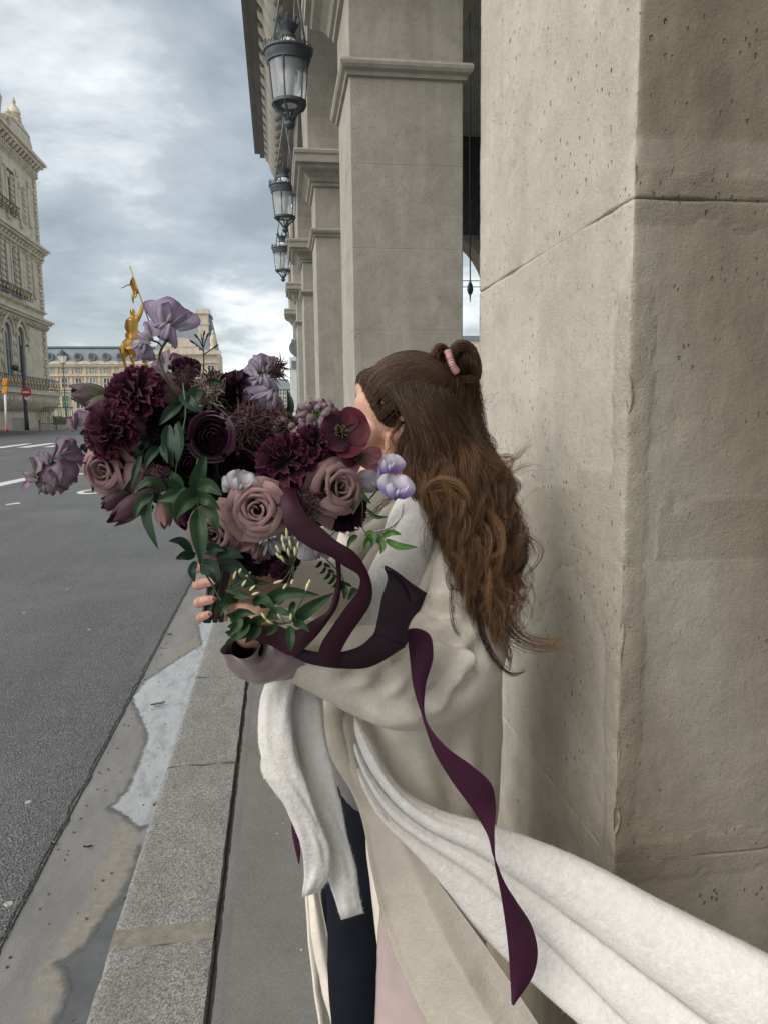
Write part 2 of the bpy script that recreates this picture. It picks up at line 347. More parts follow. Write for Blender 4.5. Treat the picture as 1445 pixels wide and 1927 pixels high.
# --- road: one sheet to the horizon
ys = [-12, -4, 0, 4, 8, 12, 16, 20, 22, 30, 40, 50, 60, 65, 90, 140, 300, 900]
xs = [-900, -200, -60, -30, -18, -10, -5, -2, XG]
V = [(x, y, zr(y)) for y in ys for x in xs]
road = obj('road', V, grid_faces(len(ys), len(xs)), M['asphalt'], None, False); tag(road, kind='structure')
# ragged asphalt lip over the gutter
lipy = np.arange(0.3, 30, 0.03); lo = []; hi = []
V = []
for y in lipy:
    e = 0.016*nz((0, y, 0), 5) + 0.010*nz((0, y, 3), 19) + 0.006*nz((1, y, 3), 50)
    V += [(XG-0.10, y, zr(y)+0.005), (XG+e-0.012, y, zr(y)+0.006), (XG+e+0.004, y, zr(y)-0.006)]
lip = obj('asphalt_edge', V, grid_faces(len(lipy), 3), M['asphalt'], None, False); tag(lip, kind='structure')
# --- gutter
def poly_px(px):
    q = np.array([at_z(x, y, -0.137)[:2] for x, y in px]); q[:, 0] = np.minimum(q[:, 0], XK+0.03); return q
def inside_dist(pts, poly):
    """signed distance of points to a polygon (positive inside)"""
    x, y = pts[:, 0], pts[:, 1]; ins = np.zeros(len(pts), bool); dm = np.full(len(pts), 9.0); k = len(poly)
    for i in range(k):
        (x1, y1), (x2, y2) = poly[i], poly[(i+1) % k]
        c = ((y1 > y) != (y2 > y)) & (x < (x2-x1)*(y-y1)/(y2-y1+1e-12)+x1); ins ^= c
        d = np.array((x2-x1, y2-y1)); t = np.clip(((x-x1)*d[0]+(y-y1)*d[1])/(d@d+1e-12), 0, 1); dm = np.minimum(dm, np.hypot(x-x1-t*d[0], y-y1-t*d[1]))
    return np.where(ins, dm, -dm)
SILT = [poly_px(q) for q in ([(300,1500),(262,1560),(250,1620),(226,1680),(190,1745),(160,1790),(108,1812),(130,1850),(88,1927),(30,1960),(75,1880),(60,1830),(120,1760),(165,1690),(196,1610),(222,1530)], [(400,1150),(372,1195),(330,1225),(305,1252),(330,1250),(378,1222),(395,1180)], [(230,1500),(262,1560),(330,1440),(372,1330),(330,1400),(280,1480)])]
P_PALE = poly_px([(404,1140),(386,1160),(372,1178),(379,1212),(332,1243),(272,1285),(247,1318),(262,1350),(276,1384),(262,1432),(238,1490),(206,1522),(238,1540),(262,1560),(292,1548),(330,1440),(362,1330),(398,1200),(414,1140)])
P_DARK = poly_px([(262,1590),(246,1650),(210,1705),(178,1745),(152,1790),(112,1812),(128,1850),(118,1890),(95,1935),(90,2000),(190,2000),(204,1935),(222,1800),(246,1690),(270,1600)])
gy = np.concatenate([np.arange(0.6, 8.0, 0.012), np.array([9, 12, 16, 20, 22, 30, 40, 50, 60, 65])]); gx = np.concatenate([[XG-0.06], np.linspace(XG-0.01, XK+0.02, 34)])
def gz(x, y): return zr(y)-0.006-0.018*max(0, min(1, (x-XG)/0.38))
V = []; xy = np.array([(x, y) for y in gy for x in gx])
wob = np.array([0.016*nz((x, y, 0), 18)+0.009*nz((x, y, 2), 55) for x, y in xy])
silt = np.zeros(len(xy)); 
for q in SILT: silt = np.maximum(silt, np.clip((inside_dist(xy, q)+wob+0.012)/0.03, 0, 1))
silt = np.maximum(silt, 0.35*np.clip(1-np.abs(xy[:, 0]-XK+0.03)/0.06, 0, 1))
wet = np.zeros(len(xy))
for q in (P_PALE, P_DARK): wet = np.maximum(wet, np.clip((inside_dist(xy, q)+wob*1.2+0.016)/0.014, 0, 1))
V = [(x, y, gz(x, y)-0.0004+0.0012*nz((x, y, 7), 30)*(y < 8)) for x, y in xy]
gut = obj('gutter', V, grid_faces(len(gy), len(gx)), M['gutter'], None, True, attrs={'silt': silt, 'wet': wet}); tag(gut, kind='structure')
# --- pavement
V = [(x, y, zr(y)+0.12) for y in ys[:-3] for x in (XB+0.012, 0.2, A+0.3, 2.0, 9.0)]
pav = obj('pavement', V, grid_faces(len(ys[:-3]), 5), M['pave'], None, False); tag(pav, kind='structure')
V = [(x, y, zr(y)+0.12+dz) for y in ys[:-3] for x, dz in ((XB-0.03, -0.02), (XB+0.03, -0.02))]
jo = obj('pavement_joint', V, grid_faces(len(ys[:-3]), 2), M['joint'], None, False); tag(jo, kind='structure')
# ragged edge of the pavement along the joint
V = []
for y in np.arange(0.6, 14, 0.02):
    e = 0.006*nz((0, y, 9), 7) + 0.004*nz((2, y, 5), 31)
    V += [(XB+e+0.010, y, zr(y)+0.10), (XB+e+0.011, y, zr(y)+0.1215), (XB+0.030, y, zr(y)+0.1212), (XB+0.05, y, zr(y)+0.1195)]
pe = obj('pavement_edge', V, grid_faces(len(V)//4, 4), M['pave'], None, False); tag(pe, kind='structure')
# --- kerb: granite stones, each one a piece
kerb = empty('kerb', (XK, 0, 0)); tag(kerb, kind='structure')
def kerb_stone(y0, y1):
    n = max(3, int((y1-y0)/(0.014 if y0 < 4 else 0.1))); mcols = 18 if y0 < 4 else 6
    V = []
    for i in range(n):
        y = y0+(y1-y0)*i/(n-1)
        prof = [(XK-0.004, -0.17), (XK, -0.03), (XK+0.004, -0.012), (XK+0.014, -0.002)]
        prof += [(XK+0.02+(XB-XK-0.032)*j/(mcols-1), 0.0) for j in range(mcols)]
        prof += [(XB-0.007, -0.008), (XB-0.005, -0.05)]
        for x, z in prof:
            zz = z; xx = x
            if y0 < 6:
                e = 0.0035*fbm((x, y, 0), 9, 2) + (0.002*nz((x, y, 1), 60))
                zz += e if z > -0.1 else 0
                if x < XK+0.02: xx += 0.005*nz((0, y, z), 12)
                if x > XB-0.03: xx += 0.004*nz((0, y, z+5), 9)
                de = min(y-y0, y1-y)
                if de < 0.03: zz -= (0.03-de)**2*9*(0.6+nz((x, y0, 0), 14))
            V.append((xx, y, zz+zr(y)+0.12))
    k = len(V)//n
    F = grid_faces(n, k) + [tuple(range(k)), tuple((n-1)*k+i for i in range(k))[::-1]]
    o = obj('kerb_stone', V, [f[::-1] for f in F], M['granite'], kerb, True, auto=50); return o
yj1 = at_z(390, 1436, 0)[1]; ym0, ym1 = at_z(330, 1770, 0)[1], at_z(330, 1738, 0)[1]; yj2 = at_z(415, 1272, 0)[1]
kerb_stone(0.7, ym0-0.004); kerb_stone(ym1+0.004, yj1-0.006); kerb_stone(yj1+0.006, yj2-0.004)
mb = MB(); mb.box((XK+0.004, ym0-0.004, -0.1), (XB-0.012, ym1+0.004, -0.004)); mb.build('mortar_joint', M['mortar'], kerb)
mb = MB(); mb.box((XK+0.008, yj1-0.007, -0.1), (XB-0.012, yj1+0.007, -0.010)); mb.build('mortar_joint', M['joint'], kerb)
y = yj2+0.004
while y < 24:
    kerb_stone(y, y+1.0); y += 1.008
mb = MB(); mb.box((XK, y, -0.3), (XB-0.006, y+60, 0.0)); o = mb.build('kerb_run', M['granite'], kerb)
# --- water standing in the gutter, shores as they lie
def puddle(poly, mat):
    lo, hi = poly.min(0)-0.03, poly.max(0)+0.03; st_ = 0.009
    xs_ = np.arange(lo[0], min(hi[0], XK+0.004), st_); ys_ = np.arange(lo[1], hi[1], st_)
    g = np.array([(x, y) for y in ys_ for x in xs_]); d = inside_dist(g, poly)+np.array([0.010*nz((x, y, 0), 22)+0.006*nz((x, y, 3), 60) for x, y in g])
    V = [(x, y, gz(x, y)+0.0018) for x, y in g]; n = len(xs_); keep = d > -0.001
    F = [f for f in grid_faces(len(ys_), n) if all(keep[i] for i in f)]
    used = sorted({i for f in F for i in f}); mp = {k: i for i, k in enumerate(used)}
    o = obj('puddle', [V[i] for i in used], [[mp[i] for i in f] for f in F], mat, None, True, attrs={'shore': np.clip(d[used]/0.05, 0, 1)}); tag(o, kind='structure')
puddle(P_PALE, M['sky_pale']); puddle(P_DARK, M['water'])
# small litter in the gutter
def litter(px, py, ln, w, ang, mat, name, label, cat, z=-0.125):
    c = at_z(px, py, z); n = 9; V = []
    for i in range(n):
        t = i/(n-1)-0.5; ww = w*(1-(2*t)**2)**0.5+0.0006
        for s in (-1, 0, 1):
            V.append((c[0]+math.cos(ang)*t*ln-math.sin(ang)*s*ww, c[1]+math.sin(ang)*t*ln+math.cos(ang)*s*ww, c[2]+0.004+0.006*abs(s)+0.012*(t*t)+0.004*nz((i, s, px), 0.7)))
    F = grid_faces(n, 3); F2 = F+[tuple(i+len(V) for i in f[::-1]) for f in F]
    V2 = V+[(x, y, zz-0.0015) for x, y, zz in V]
    o = obj(name, V2, F2, mat, None, True); tag(o, label, cat); return o
M['deadleaf'] = simple('dead_leaf', (0.20, 0.11, 0.06), (0.12, 0.07, 0.04), 40, 0.8, 90, 0.3)
litter(298, 1326, 0.085, 0.012, 0.4, M['deadleaf'], 'dead_leaf', 'brown curled dead leaf floating on the pale gutter puddle', 'leaf')
litter(294, 1516, 0.04, 0.009, 1.2, M['deadleaf'], 'dead_leaf', 'small reddish dead leaf at the lower end of the pale puddle beside the kerb', 'leaf')
litter(97, 1588, 0.05, 0.006, -0.6, M['deadleaf'], 'dead_leaf', 'dry twig-like leaf caught at the ragged asphalt edge', 'leaf')
litter(165, 1596, 0.03, 0.002, 0.1, M['iron'], 'twig', 'short dark twig lying on the grey concrete gutter', 'twig', -0.128)
litter(320, 1195, 0.04, 0.003, 0.1, M['iron'], 'twig', 'thin dark twig on the gutter beside the asphalt, near the bouquet', 'twig', -0.128)
c = at_z(240, 1692, -0.128); mb = MB(); mb.lathe(c, [(0.001, 0), (0.013, 0), (0.0135, 0.003), (0.011, 0.004), (0.0095, 0.0025), (0.001, 0.002)], 20)
tag(mb.build('bottle_cap', M['iron'], None, True), 'small round dark bottle cap at the edge of the dark puddle', 'bottle cap')
mb = MB()                                                       # grit and crumbs washed into the gutter
for i in range(170):
    y = 0.9+rng.random()**1.3*5.0; x = XK-0.02-0.30*rng.random()**2.2 if i % 3 else XG+0.02+0.05*rng.random(); r_ = rng.uniform(0.0015, 0.0045)
    th = np.linspace(0, 6.283, 6)[:-1]+rng.random()*6; zz = gz(x, y)+0.002
    top_ = [(x+r_*math.cos(t)*rng.uniform(0.6, 1.5), y+r_*math.sin(t)*1.5, zz+0.0025) for t in th]; bot = [(a_, b_, zz-0.002) for a_, b_, _ in top_]
    mb.add(top_+bot, [(0, 1, 2, 3, 4)]+[(j, 5+j, 5+(j+1) % 5, (j+1) % 5) for j in range(5)])
tag(mb.build('gutter_grit', M['deadleaf']), kind='stuff')
# --- road markings
def mark(name, pts, dz=0.004):
    o = obj(name, [(x, y, zr(y)+dz) for x, y in pts], [tuple(range(len(pts)))], M['paint'], None, False); tag(o, kind='structure'); return o
def w2(px, py):
    z = -0.12
    for _ in range(6):
        q = at_z(px, py, z); z = zr(q[1])
    return q[0], q[1]
q = [w2(-60, 929), w2(60, 902), w2(52, 898), w2(-60, 922)]; mark('road_marking', q)
cx, cy = w2(176, 925); ring = []; n = 40
V = []
for i in range(n):
    t = 2*math.pi*i/n
    for k in (1.0, 0.62): V.append((cx+0.02+0.36*k*math.cos(t), cy+0.62*k*math.sin(t), zr(cy)+0.004))
o = obj('road_marking', V, [(2*i, 2*i+1, (2*i+3) % (2*n), (2*i+2) % (2*n)) for i in range(n)], M['paint'], None, False); tag(o, kind='structure')
mark('road_marking', [w2(-20, 843), w2(48, 834), w2(62, 834), w2(4, 843)])
mark('road_marking', [w2(30, 842), w2(92, 833), w2(108, 833), w2(54, 842)])
mark('road_marking', [w2(80, 841), w2(130, 834), w2(144, 834), w2(100, 841)])
mark('road_marking', [w2(-120, 842), w2(-10, 835), w2(6, 835), w2(-90, 842)])
mark('road_marking', [w2(118, 876), w2(150, 866), w2(158, 868), w2(130, 878)])
mark('road_marking', [w2(10, 951), w2(38, 948), w2(38, 945.5), w2(14, 949)])
mark('road_marking', [w2(130, 893), w2(190, 893), w2(190, 890.5), w2(135, 891)])
# --- far pavement of the square and its kerb, sandy ground behind
Yp = 63.0
V = []; far = [(-200, Yp+1.5), (-30, Yp+1), (-25.5, Yp), (-22.5, Yp+0.5), (-19, Yp+3), (-16, Yp+10), (-12.5, Yp+22), (-9.0, Yp+45), (-6, Yp+75)]
for x, y in far: V.append((x, y, 0.60))
for x, y in far: V.append((x, y, 0.74))
for x, y in far: V.append((x-0.15, y+0.4, 0.745))
for x, y in far: V.append((min(x-14, -16), max(y, 200), 0.75))
o = obj('square_pavement', V, grid_faces(4, len(far)), M['farpave'], None, False); tag(o, kind='structure')
o = obj('sandy_ground', [(-60, 72, 0.755), (-17, 72, 0.755), (-12, 118, 0.755), (-60, 118, 0.755)], [(0, 1, 2, 3)], M['sandground'], None, False); tag(o, kind='structure')
# ================================================================== FAR SIDE OF THE SQUARE
ZP = 0.745
def voxel(name, mb, mat, parent, size, smooth_it=3, post=None):
    """joins overlapping shapes into one continuous skin"""
    me = bpy.data.meshes.new('tmp'); me.from_pydata(np.concatenate(mb.V).tolist(), [], mb.F)
    o = bpy.data.objects.new('tmp', me); COL.objects.link(o)
    r = o.modifiers.new('r', 'REMESH'); r.mode = 'VOXEL'; r.voxel_size = size
    if smooth_it: s = o.modifiers.new('s', 'SMOOTH'); s.iterations = smooth_it; s.factor = 0.5
    dg = bpy.context.evaluated_depsgraph_get(); e = o.evaluated_get(dg); m2 = e.to_mesh()
    n = len(m2.vertices); V = np.empty(n*3); m2.vertices.foreach_get('co', V); V = V.reshape(-1, 3)
    F = [tuple(p.vertices) for p in m2.polygons]
    e.to_mesh_clear(); bpy.data.objects.remove(o); bpy.data.meshes.remove(me)
    if post is not None: V = post(V)
    return obj(name, V, F, mat, parent, True)
def blob(mb, c, r, rot=None, n=14):
    c = np.asarray(c, float); r = np.broadcast_to(np.asarray(r, float), (3,))
    th = np.linspace(0, math.pi, n//2+3)[1:-1]; ph = np.linspace(0, 2*math.pi, n, endpoint=False)
    V = np.stack([np.sin(th)[:, None]*np.cos(ph), np.sin(th)[:, None]*np.sin(ph), np.broadcast_to(np.cos(th)[:, None], (len(th), n))], -1).reshape(-1, 3)*r
    if rot is not None: V = V @ np.asarray(rot).T
    F = [f[::-1] for f in grid_faces(len(th), n, True)] + [tuple(range(n)), tuple((len(th)-1)*n+i for i in range(n))[::-1]]
    mb.add(V+c, F); return mb

# ---- palace wing along the street, on the left edge of the photo
XL = -22.2
def fy(px, py): return at_x(px, py, XL)[1]
def fz(px, py): return at_x(px, py, XL)[2]
yc = fy(86, 640); y0 = yc-26
pal = empty('palace_wing', (XL-8, yc-13, ZP), 'ornate cream palace wing with cornices, arched windows and gilded balconies at the left edge', 'building')
z_base = ZP-0.3; z_bal = fz(90, 742); z_low = fz(83, 606); z_mid = fz(79, 474); z_top = fz(72, 314)
mb = MB(); mb.box((XL-16, y0, z_base), (XL, yc, z_top)); mb.build('wall', M['stone_far'], pal)
def cornice(z, h, out, name='cornice', yy=None):
    mb = MB(); steps = 4
    for i in range(steps):
        o_ = out*(i+1)/steps*(0.75 if i < 2 else 1); z0 = z-h+h*i/steps
        mb.box((XL-0.2, y0, z0), (XL+o_, yc+o_, z0+h/steps-0.002))
    return mb.build(name, M['stone_far'], pal)
cornice(z_top, 1.1, 0.95); cornice(z_mid, 0.8, 0.8); cornice(z_low, 0.8, 0.75); cornice(fz(84, 590), 0.25, 0.3)
cornice(fz(79, 496), 0.3, 0.25); cornice(fz(74, 342), 0.4, 0.3)
mb = MB()                                                     # dentils under the two upper cornices
for zz, s in ((z_top-1.25, 0.42), (z_mid-0.95, 0.36)):
    y = y0
    while y < yc: mb.box((XL, y, zz-0.12), (XL+0.4, y+s*0.5, zz+0.15)); y += s
o = mb.build('dentil_row', M['stone_far'], pal); o['kind'] = 'stuff'
for k in range(46):                                           # rusticated quoins on the far corner
    z0 = z_base + k*(z_mid-0.9-z_base)/46*1.0
    h = (z_mid-0.9-z_base)/46; w = 0.95 if k % 2 else 0.6
    if abs(z0-z_low) < 0.8 or abs(z0-z_bal) < 0.8: continue
    mb = MB(); mb.box((XL-0.6, yc-w, z0+0.03), (XL+0.13, yc+0.13, z0+h-0.03)); mb.build('quoin_stone', M['stone_far'], pal)
for k in range(18):
    h = (z_top-1.4-z_mid)/18; z0 = z_mid+0.05+k*h; w = 0.8 if k % 2 else 0.55
    mb = MB(); mb.box((XL-0.6, yc-w, z0+0.03), (XL+0.12, yc+0.12, z0+h-0.03)); mb.build('quoin_stone', M['stone_far'], pal)
def pal_window(yc_, w, z0, z1, arch):
    mb = MB(); n = 9; hw = w/2; zs = z1-hw*0.9 if arch else z1
    outl = [(-hw, z0), (-hw, zs)] + ([(-hw*math.cos(math.pi*i/n), zs+hw*0.9*math.sin(math.pi*i/n)) for i in range(1, n)] if arch else []) + [(hw, zs), (hw, z0)]
    V = []
    for k, (sc_, dx) in enumerate(((1.28, 0.02), (1.28, 0.20), (1.0, 0.20), (1.0, 0.03))):
        for a, z in outl: V.append((XL+dx, yc_+a*sc_, z0+(z-z0)*(1+0.06*(sc_-1)/0.28)))
    mb.add(V, grid_faces(4, len(outl)))
    if arch: 
        mb.tube([(XL+0.22, yc_-hw*1.7, zs+0.1), (XL+0.28, yc_-hw*1.2, zs+hw*1.0), (XL+0.3, yc_, zs+hw*1.7), (XL+0.28, yc_+hw*1.2, zs+hw*1.0), (XL+0.22, yc_+hw*1.7, zs+0.1)], 0.16, 6)
    fr = mb.build('window', M['stone_far'], pal)
    obj('pane', [(XL+0.04, yc_+a, z) for a, z in outl], [tuple(range(len(outl)))], M['pane'], fr, False)
    mb = MB(); mb.box((XL+0.04, yc_-0.05, z0), (XL+0.10, yc_+0.05, zs)); mb.box((XL+0.04, yc_-hw, z0+(zs-z0)*0.6), (XL+0.09, yc_+hw, z0+(zs-z0)*0.6+0.1)); mb.build('mullion', M['stone_dark'], fr)
for k in range(5):
    yy = fy(38-25*k if k < 2 else 38-25*k, 660); 
    if yy < y0+1: break
    pal_window(fy(38, 660)-k*(fy(38, 660)-fy(13.5, 660)), 1.7, fz(38, 708), fz(38, 616), True)
    ybay = fy(28, 500)-k*(fy(38, 660)-fy(13.5, 660))*1.02
    pal_window(ybay, 2.0, fz(28, 558), fz(28, 450), False)
    pal_window(fy(18, 360)-k*(fy(38, 660)-fy(13.5, 660))*1.0, 1.9, fz(18, 402), fz(18, 322), False)
def pilaster(y, z0, z1, w=0.5):
    mb = MB(); mb.box((XL-0.1, y-w/2, z0), (XL+0.12, y+w/2, z1)); mb.box((XL-0.1, y-w*0.7, z0-0.02), (XL+0.2, y+w*0.7, z0+0.3)); mb.box((XL-0.1, y-w*0.7, z1-0.45), (XL+0.22, y+w*0.7, z1)); mb.build('pilaster', M['stone_far'], pal)
for k in range(4):
    st = (fy(38, 660)-fy(13.5, 660))*k
    for q in (44, 62): pilaster(fy(q, 500)-st*1.02, fz(q, 560), fz(q, 452))
    for q in (36, 53): pilaster(fy(q, 370)-st, fz(q, 425), fz(q, 345))
# carved relief: panels, swags and brackets between the openings
def relief(q, y0p, y1p, st, n=5):
    za, zb2 = fz(q, y1p), fz(q, y0p); y = fy(q, (y0p+y1p)/2)-st; mb = MB()
    mb.box((XL-0.05, y-0.42, za), (XL+0.07, y+0.42, zb2))
    for i in range(n):
        z = za+(zb2-za)*(i+0.5)/n; h = (zb2-za)/n*0.45
        blob(mb, (XL+0.12, y, z), (0.16, 0.24, h), None, 8); blob(mb, (XL+0.10, y-0.25, z+h*0.4), (0.10, 0.12, h*0.6), None, 6); blob(mb, (XL+0.10, y+0.25, z+h*0.4), (0.10, 0.12, h*0.6), None, 6)
    mb.build('carved_panel', M['stone_far'], pal, True, 40)
for k in range(4):
    st = (fy(38, 660)-fy(13.5, 660))*k
    relief(53, 462, 556, st*1.02, 9); relief(45, 352, 420, st, 7); relief(26, 615, 690, st, 4); relief(52, 612, 640, st, 3)
y = yc-0.2
while y > y0:
    for zz, o_, h in ((z_top-0.62, 0.7, 0.42), (z_mid-0.55, 0.55, 0.3), (z_low-0.6, 0.5, 0.28)):
        mb = MB(); mb.tube([(XL, y, zz-h), (XL+o_*0.5, y, zz-h*0.7), (XL+o_, y, zz)], [0.12, 0.15, 0.11], 6); o = mb.build('modillion', M['stone_far'], pal, True)
    y -= 0.85
for sgn, px in ((1, 52), (-1, 18)):                             # scrolls leaning on the attic pediment
    yy = fy(px, 290); q = [(XL, yy+sgn*(0.9*math.cos(t))*(1-t/9), z_top+0.9+0.75*math.sin(t)*(1-t/9)) for t in np.linspace(0, 7.5, 26)]
    mb = MB(); mb.tube(q, np.linspace(0.24, 0.10, 26), 7); mb.build('scroll', M['stone_far'], pal, True)
for px, hh_ in ((8, 3.2), (28, 1.8), (46, 2.4)):
    yy = fy(px, 260); mb = MB(); mb.lathe((XL-0.4, yy, z_top+1.1), [(0.5, 0), (0.55, 0.2), (0.3, 0.4), (0.42, hh_*0.35), (0.5, hh_*0.5), (0.22, hh_*0.7), (0.3, hh_*0.8), (0.04, hh_)], 9); mb.build('statue_finial', M['stone_far'], pal, True, 45)
def gilt_rail(z, ya, yb, out, h, step=0.42):
    mb = MB(); g = MB(); x = XL+out
    mb.box((x-0.03, ya, z+h), (x+0.03, yb, z+h+0.08)); mb.box((x-0.03, ya, z), (x+0.03, yb, z+0.07))
    y = ya
    i = 0
    while y < yb:
        mb.tube([(x, y, z), (x, y+0.1, z+h*0.3), (x, y-0.06, z+h*0.65), (x, y+0.05, z+h)], 0.035, 5)
        if i % 2 == 0: blob(g, (x+0.03, y+0.15, z+h*0.52), (0.06, 0.15, h*0.22), None, 8)
        y += step; i += 1
    r_ = mb.build('balcony_rail', M['iron'], pal); g.build('gilt_ornament', M['gold'], r_, True)
gilt_rail(fz(86, 737), y0, yc+0.3, 0.95, fz(86, 718)-fz(86, 737))
gilt_rail(fz(40, 566), fy(5, 560)-9, fy(50, 572), 0.6, 0.75); gilt_rail(fz(25, 408), fy(0, 400)-9, fy(27, 410), 0.5, 0.7)
mb = MB(); zb = fz(88, 741); mb.box((XL-0.1, y0, zb-0.25), (XL+1.15, yc+0.5, zb)); mb.box((XL-0.1, y0, zb-0.5), (XL+0.85, yc+0.3, zb-0.25)); mb.build('balcony_slab', M['stone_far'], pal)
y = yc
while y > y0+0.5:                                             # scrolled consoles under the balcony
    mb = MB(); mb.tube([(XL+0.1, y-0.2, zb-1.7), (XL+0.3, y-0.2, zb-1.3), (XL+0.75, y-0.2, zb-0.8), (XL+0.8, y-0.2, zb-0.5)], [0.2, 0.28, 0.36, 0.3], 8); mb.build('balcony_bracket', M['stone_far'], pal, True); y -= 0.95
# roof pavilion front: pediment, attic and urn
mb = MB(); ya = fy(35, 250); yb = fy(52, 280)
mb.box((XL-3, y0, z_top), (XL-0.2, yc-0.3, z_top+1.2)); mb.build('attic_wall', M['stone_far'], pal)
yp0 = fy(20, 280); yp1 = fy(50, 280); zp = fz(48, 285)
mb = MB(); n = 12
V = []
for x in (XL-0.3, XL+0.35):
    for i in range(n+1): t = math.pi*i/n; V.append((x, (yp0+yp1)/2-(yp1-yp0)/2*1.1*math.cos(t), z_top+1.0+(zp-z_top+0.4)*0.55*math.sin(t)+0.6))
F = grid_faces(2, n+1) + [tuple(range(n+1)), tuple(range(n+1, 2*n+2))[::-1]]
mb.add(V, F); mb.box((XL-0.6, yp0-0.5, z_top), (XL+0.3, yp1+0.4, z_top+1.6)); mb.build('pediment', M['stone_far'], pal)
yu = fy(40, 232); zu = fz(47, 262)
mb = MB(); mb.box((XL-1.2, yu-0.55, z_top), (XL+0.1, yu+0.55, fz(42, 236))); mb.lathe((XL-0.5, yu, fz(42, 236)), [(0.3, 0), (0.6, 0.25), (0.3, 0.5), (0.55, 0.9), (0.42, 1.3), (0.12, 1.7), (0.2, 1.9), (0.02, 2.3)], 10)
mb.build('urn', M['stone_far'], pal, True, 45)
for k, (px, py) in enumerate(((50, 275), (55, 292), (62, 305))):
    mb = MB(); yy = fy(px-2, py); mb.lathe((XL-0.2, yy, z_top+0.1), [(0.35, 0), (0.45, 0.3), (0.2, 0.55), (0.3, 0.8), (0.05, fz(px, py)-z_top+0.3)], 8); mb.build('finial', M['stone_far'], pal, True, 45)
mb = MB(); ych = fy(-4, 200); mb.box((XL-1.5, ych-3, z_top), (XL-0.3, fy(3, 200), fz(3, 160))); mb.lathe((XL-0.9, fy(1.5, 170)-0.4, fz(3, 160)), [(0.5, 0), (0.6, 0.3), (0.35, 0.6), (0.45, 1.1), (0.05, 1.8)], 10)
mb.build('chimney', M['stone_far'], pal)

# ---- long wing across the square with slate mansard, seen frontally
YM = 175.0
def my(px, py): return at_y(px, py, YM)
lw = empty('long_wing', (my(200, 780)[0], YM+5, ZP), 'long low palace wing with blue slate mansard and rows of windows behind the gilded rider', 'building')
xa = my(60, 700)[0]; xb = my(300, 700)[0]; ze = my(170, 687)[2]; zt = my(170, 653)[2]
mb = MB(); mb.box((xa, YM, ZP-2), (xb, YM+14, ze)); mb.build('wall', M['cream'], lw)
mb = MB(); mb.add([(xa, YM-0.2, ze), (xb, YM-0.2, ze), (xb, YM+2.6, zt), (xa, YM+2.6, zt), (xb, YM+14, ze), (xa, YM+14, ze), (xb, YM+11, zt), (xa, YM+11, zt)], [(0, 1, 2, 3), (3, 2, 6, 7), (7, 6, 4, 5), (1, 4, 6, 2), (0, 3, 7, 5)]); mb.build('roof', M['slate'], lw)
mb = MB(); mb.box((xa, YM+2.3, zt), (xb, YM+2.9, zt+0.35)); mb.build('roof_ridge', M['iron_grey'], lw)
for zpx, h, o_ in ((687, 0.7, 0.7), (706, 0.45, 0.45), (736, 0.4, 0.4)):
    z = my(170, zpx)[2]; mb = MB(); mb.box((xa, YM-o_, z-h/2), (xb, YM+0.1, z+h/2)); mb.build('cornice', M['stone_far'], lw)
def fwin(b, x, y, z0, z1, w, pane, depth=0.18):
    mb = MB(); t = w*0.18
    for x0, x1, za, zb in ((x-w/2-t, x-w/2, z0-t, z1+t), (x+w/2, x+w/2+t, z0-t, z1+t), (x-w/2, x+w/2, z1, z1+t), (x-w/2, x+w/2, z0-t, z0)): mb.box((x0, y-depth, za), (x1, y+0.05, zb))
    f = mb.build('window', M['stone_far'], b); obj('pane', [(x-w/2, y-0.03, z0), (x+w/2, y-0.03, z0), (x+w/2, y-0.03, z1), (x-w/2, y-0.03, z1)], [(0, 1, 2, 3)], pane, f, False)
    mb = MB(); mb.box((x-0.06, y-0.07, z0), (x+0.06, y-0.02, z1)); mb.box((x-w/2, y-0.06, (z0+z1)/2-0.05), (x-0.07, y-0.02, (z0+z1)/2+0.05)); mb.box((x+0.07, y-0.06, (z0+z1)/2-0.05), (x+w/2, y-0.02, (z0+z1)/2+0.05)); mb.build('mullion', M['white'], f)
for k in range(8):
    px = 95+26.4*k; x = my(px, 700)[0]
    fwin(lw, x, YM, my(px, 702)[2], my(px, 692)[2], 1.0, M['blue_pane'])
    fwin(lw, x, YM, my(px, 730)[2], my(px, 712)[2], 1.15, M['pane'] if k % 3 else M['blue_pane'])
    fwin(lw, x, YM, my(px, 768)[2], my(px, 745)[2], 1.3, M['green'] if k in (0, 1) else M['pane'])
    # oculus dormer
    z = my(px, 671)[2]; yy = YM+0.2
    mb = MB(); n = 14; ring = []
    for r_, dy in ((0.85, 1.6), (0.85, -0.2), (0.55, -0.2), (0.55, -0.05)):
        for i in range(n): t = 2*math.pi*i/n; ring.append((x+r_*math.cos(t), yy+dy+0.3, z+r_*1.1*math.sin(t)))
    mb.add(ring, grid_faces(4, n, True)); d = mb.build('dormer', M['iron_grey'], lw)
    obj('pane', [(x+0.56*math.cos(2*math.pi*i/n), yy+0.2, z+0.62*math.sin(2*math.pi*i/n)) for i in range(n)], [tuple(range(n))], M['pane'], d, False)
    # carved segmental pediment at the eave
    xp = my(px+13, 684)[0]; V = []
    for y in (YM-0.9, YM+0.5):
        for i in range(11): t = math.pi*i/10; V.append((xp-1.55*math.cos(t), y, ze+0.1+0.75*math.sin(t)))
    mb = MB(); mb.add(V, grid_faces(2, 11)+[tuple(range(11))[::-1], tuple(range(11, 22))]); mb.build('pediment', M['stone_far'], lw)
    mb = MB(); xpl = my(px+13.2, 700)[0]; mb.box((xpl-0.22, YM-0.25, my(px, 706)[2]), (xpl+0.22, YM, my(px, 689)[2])); mb.box((xpl-0.22, YM-0.22, my(px, 736)[2]), (xpl+0.22, YM, my(px, 708)[2])); mb.build('pilaster', M['stone_far'], lw)

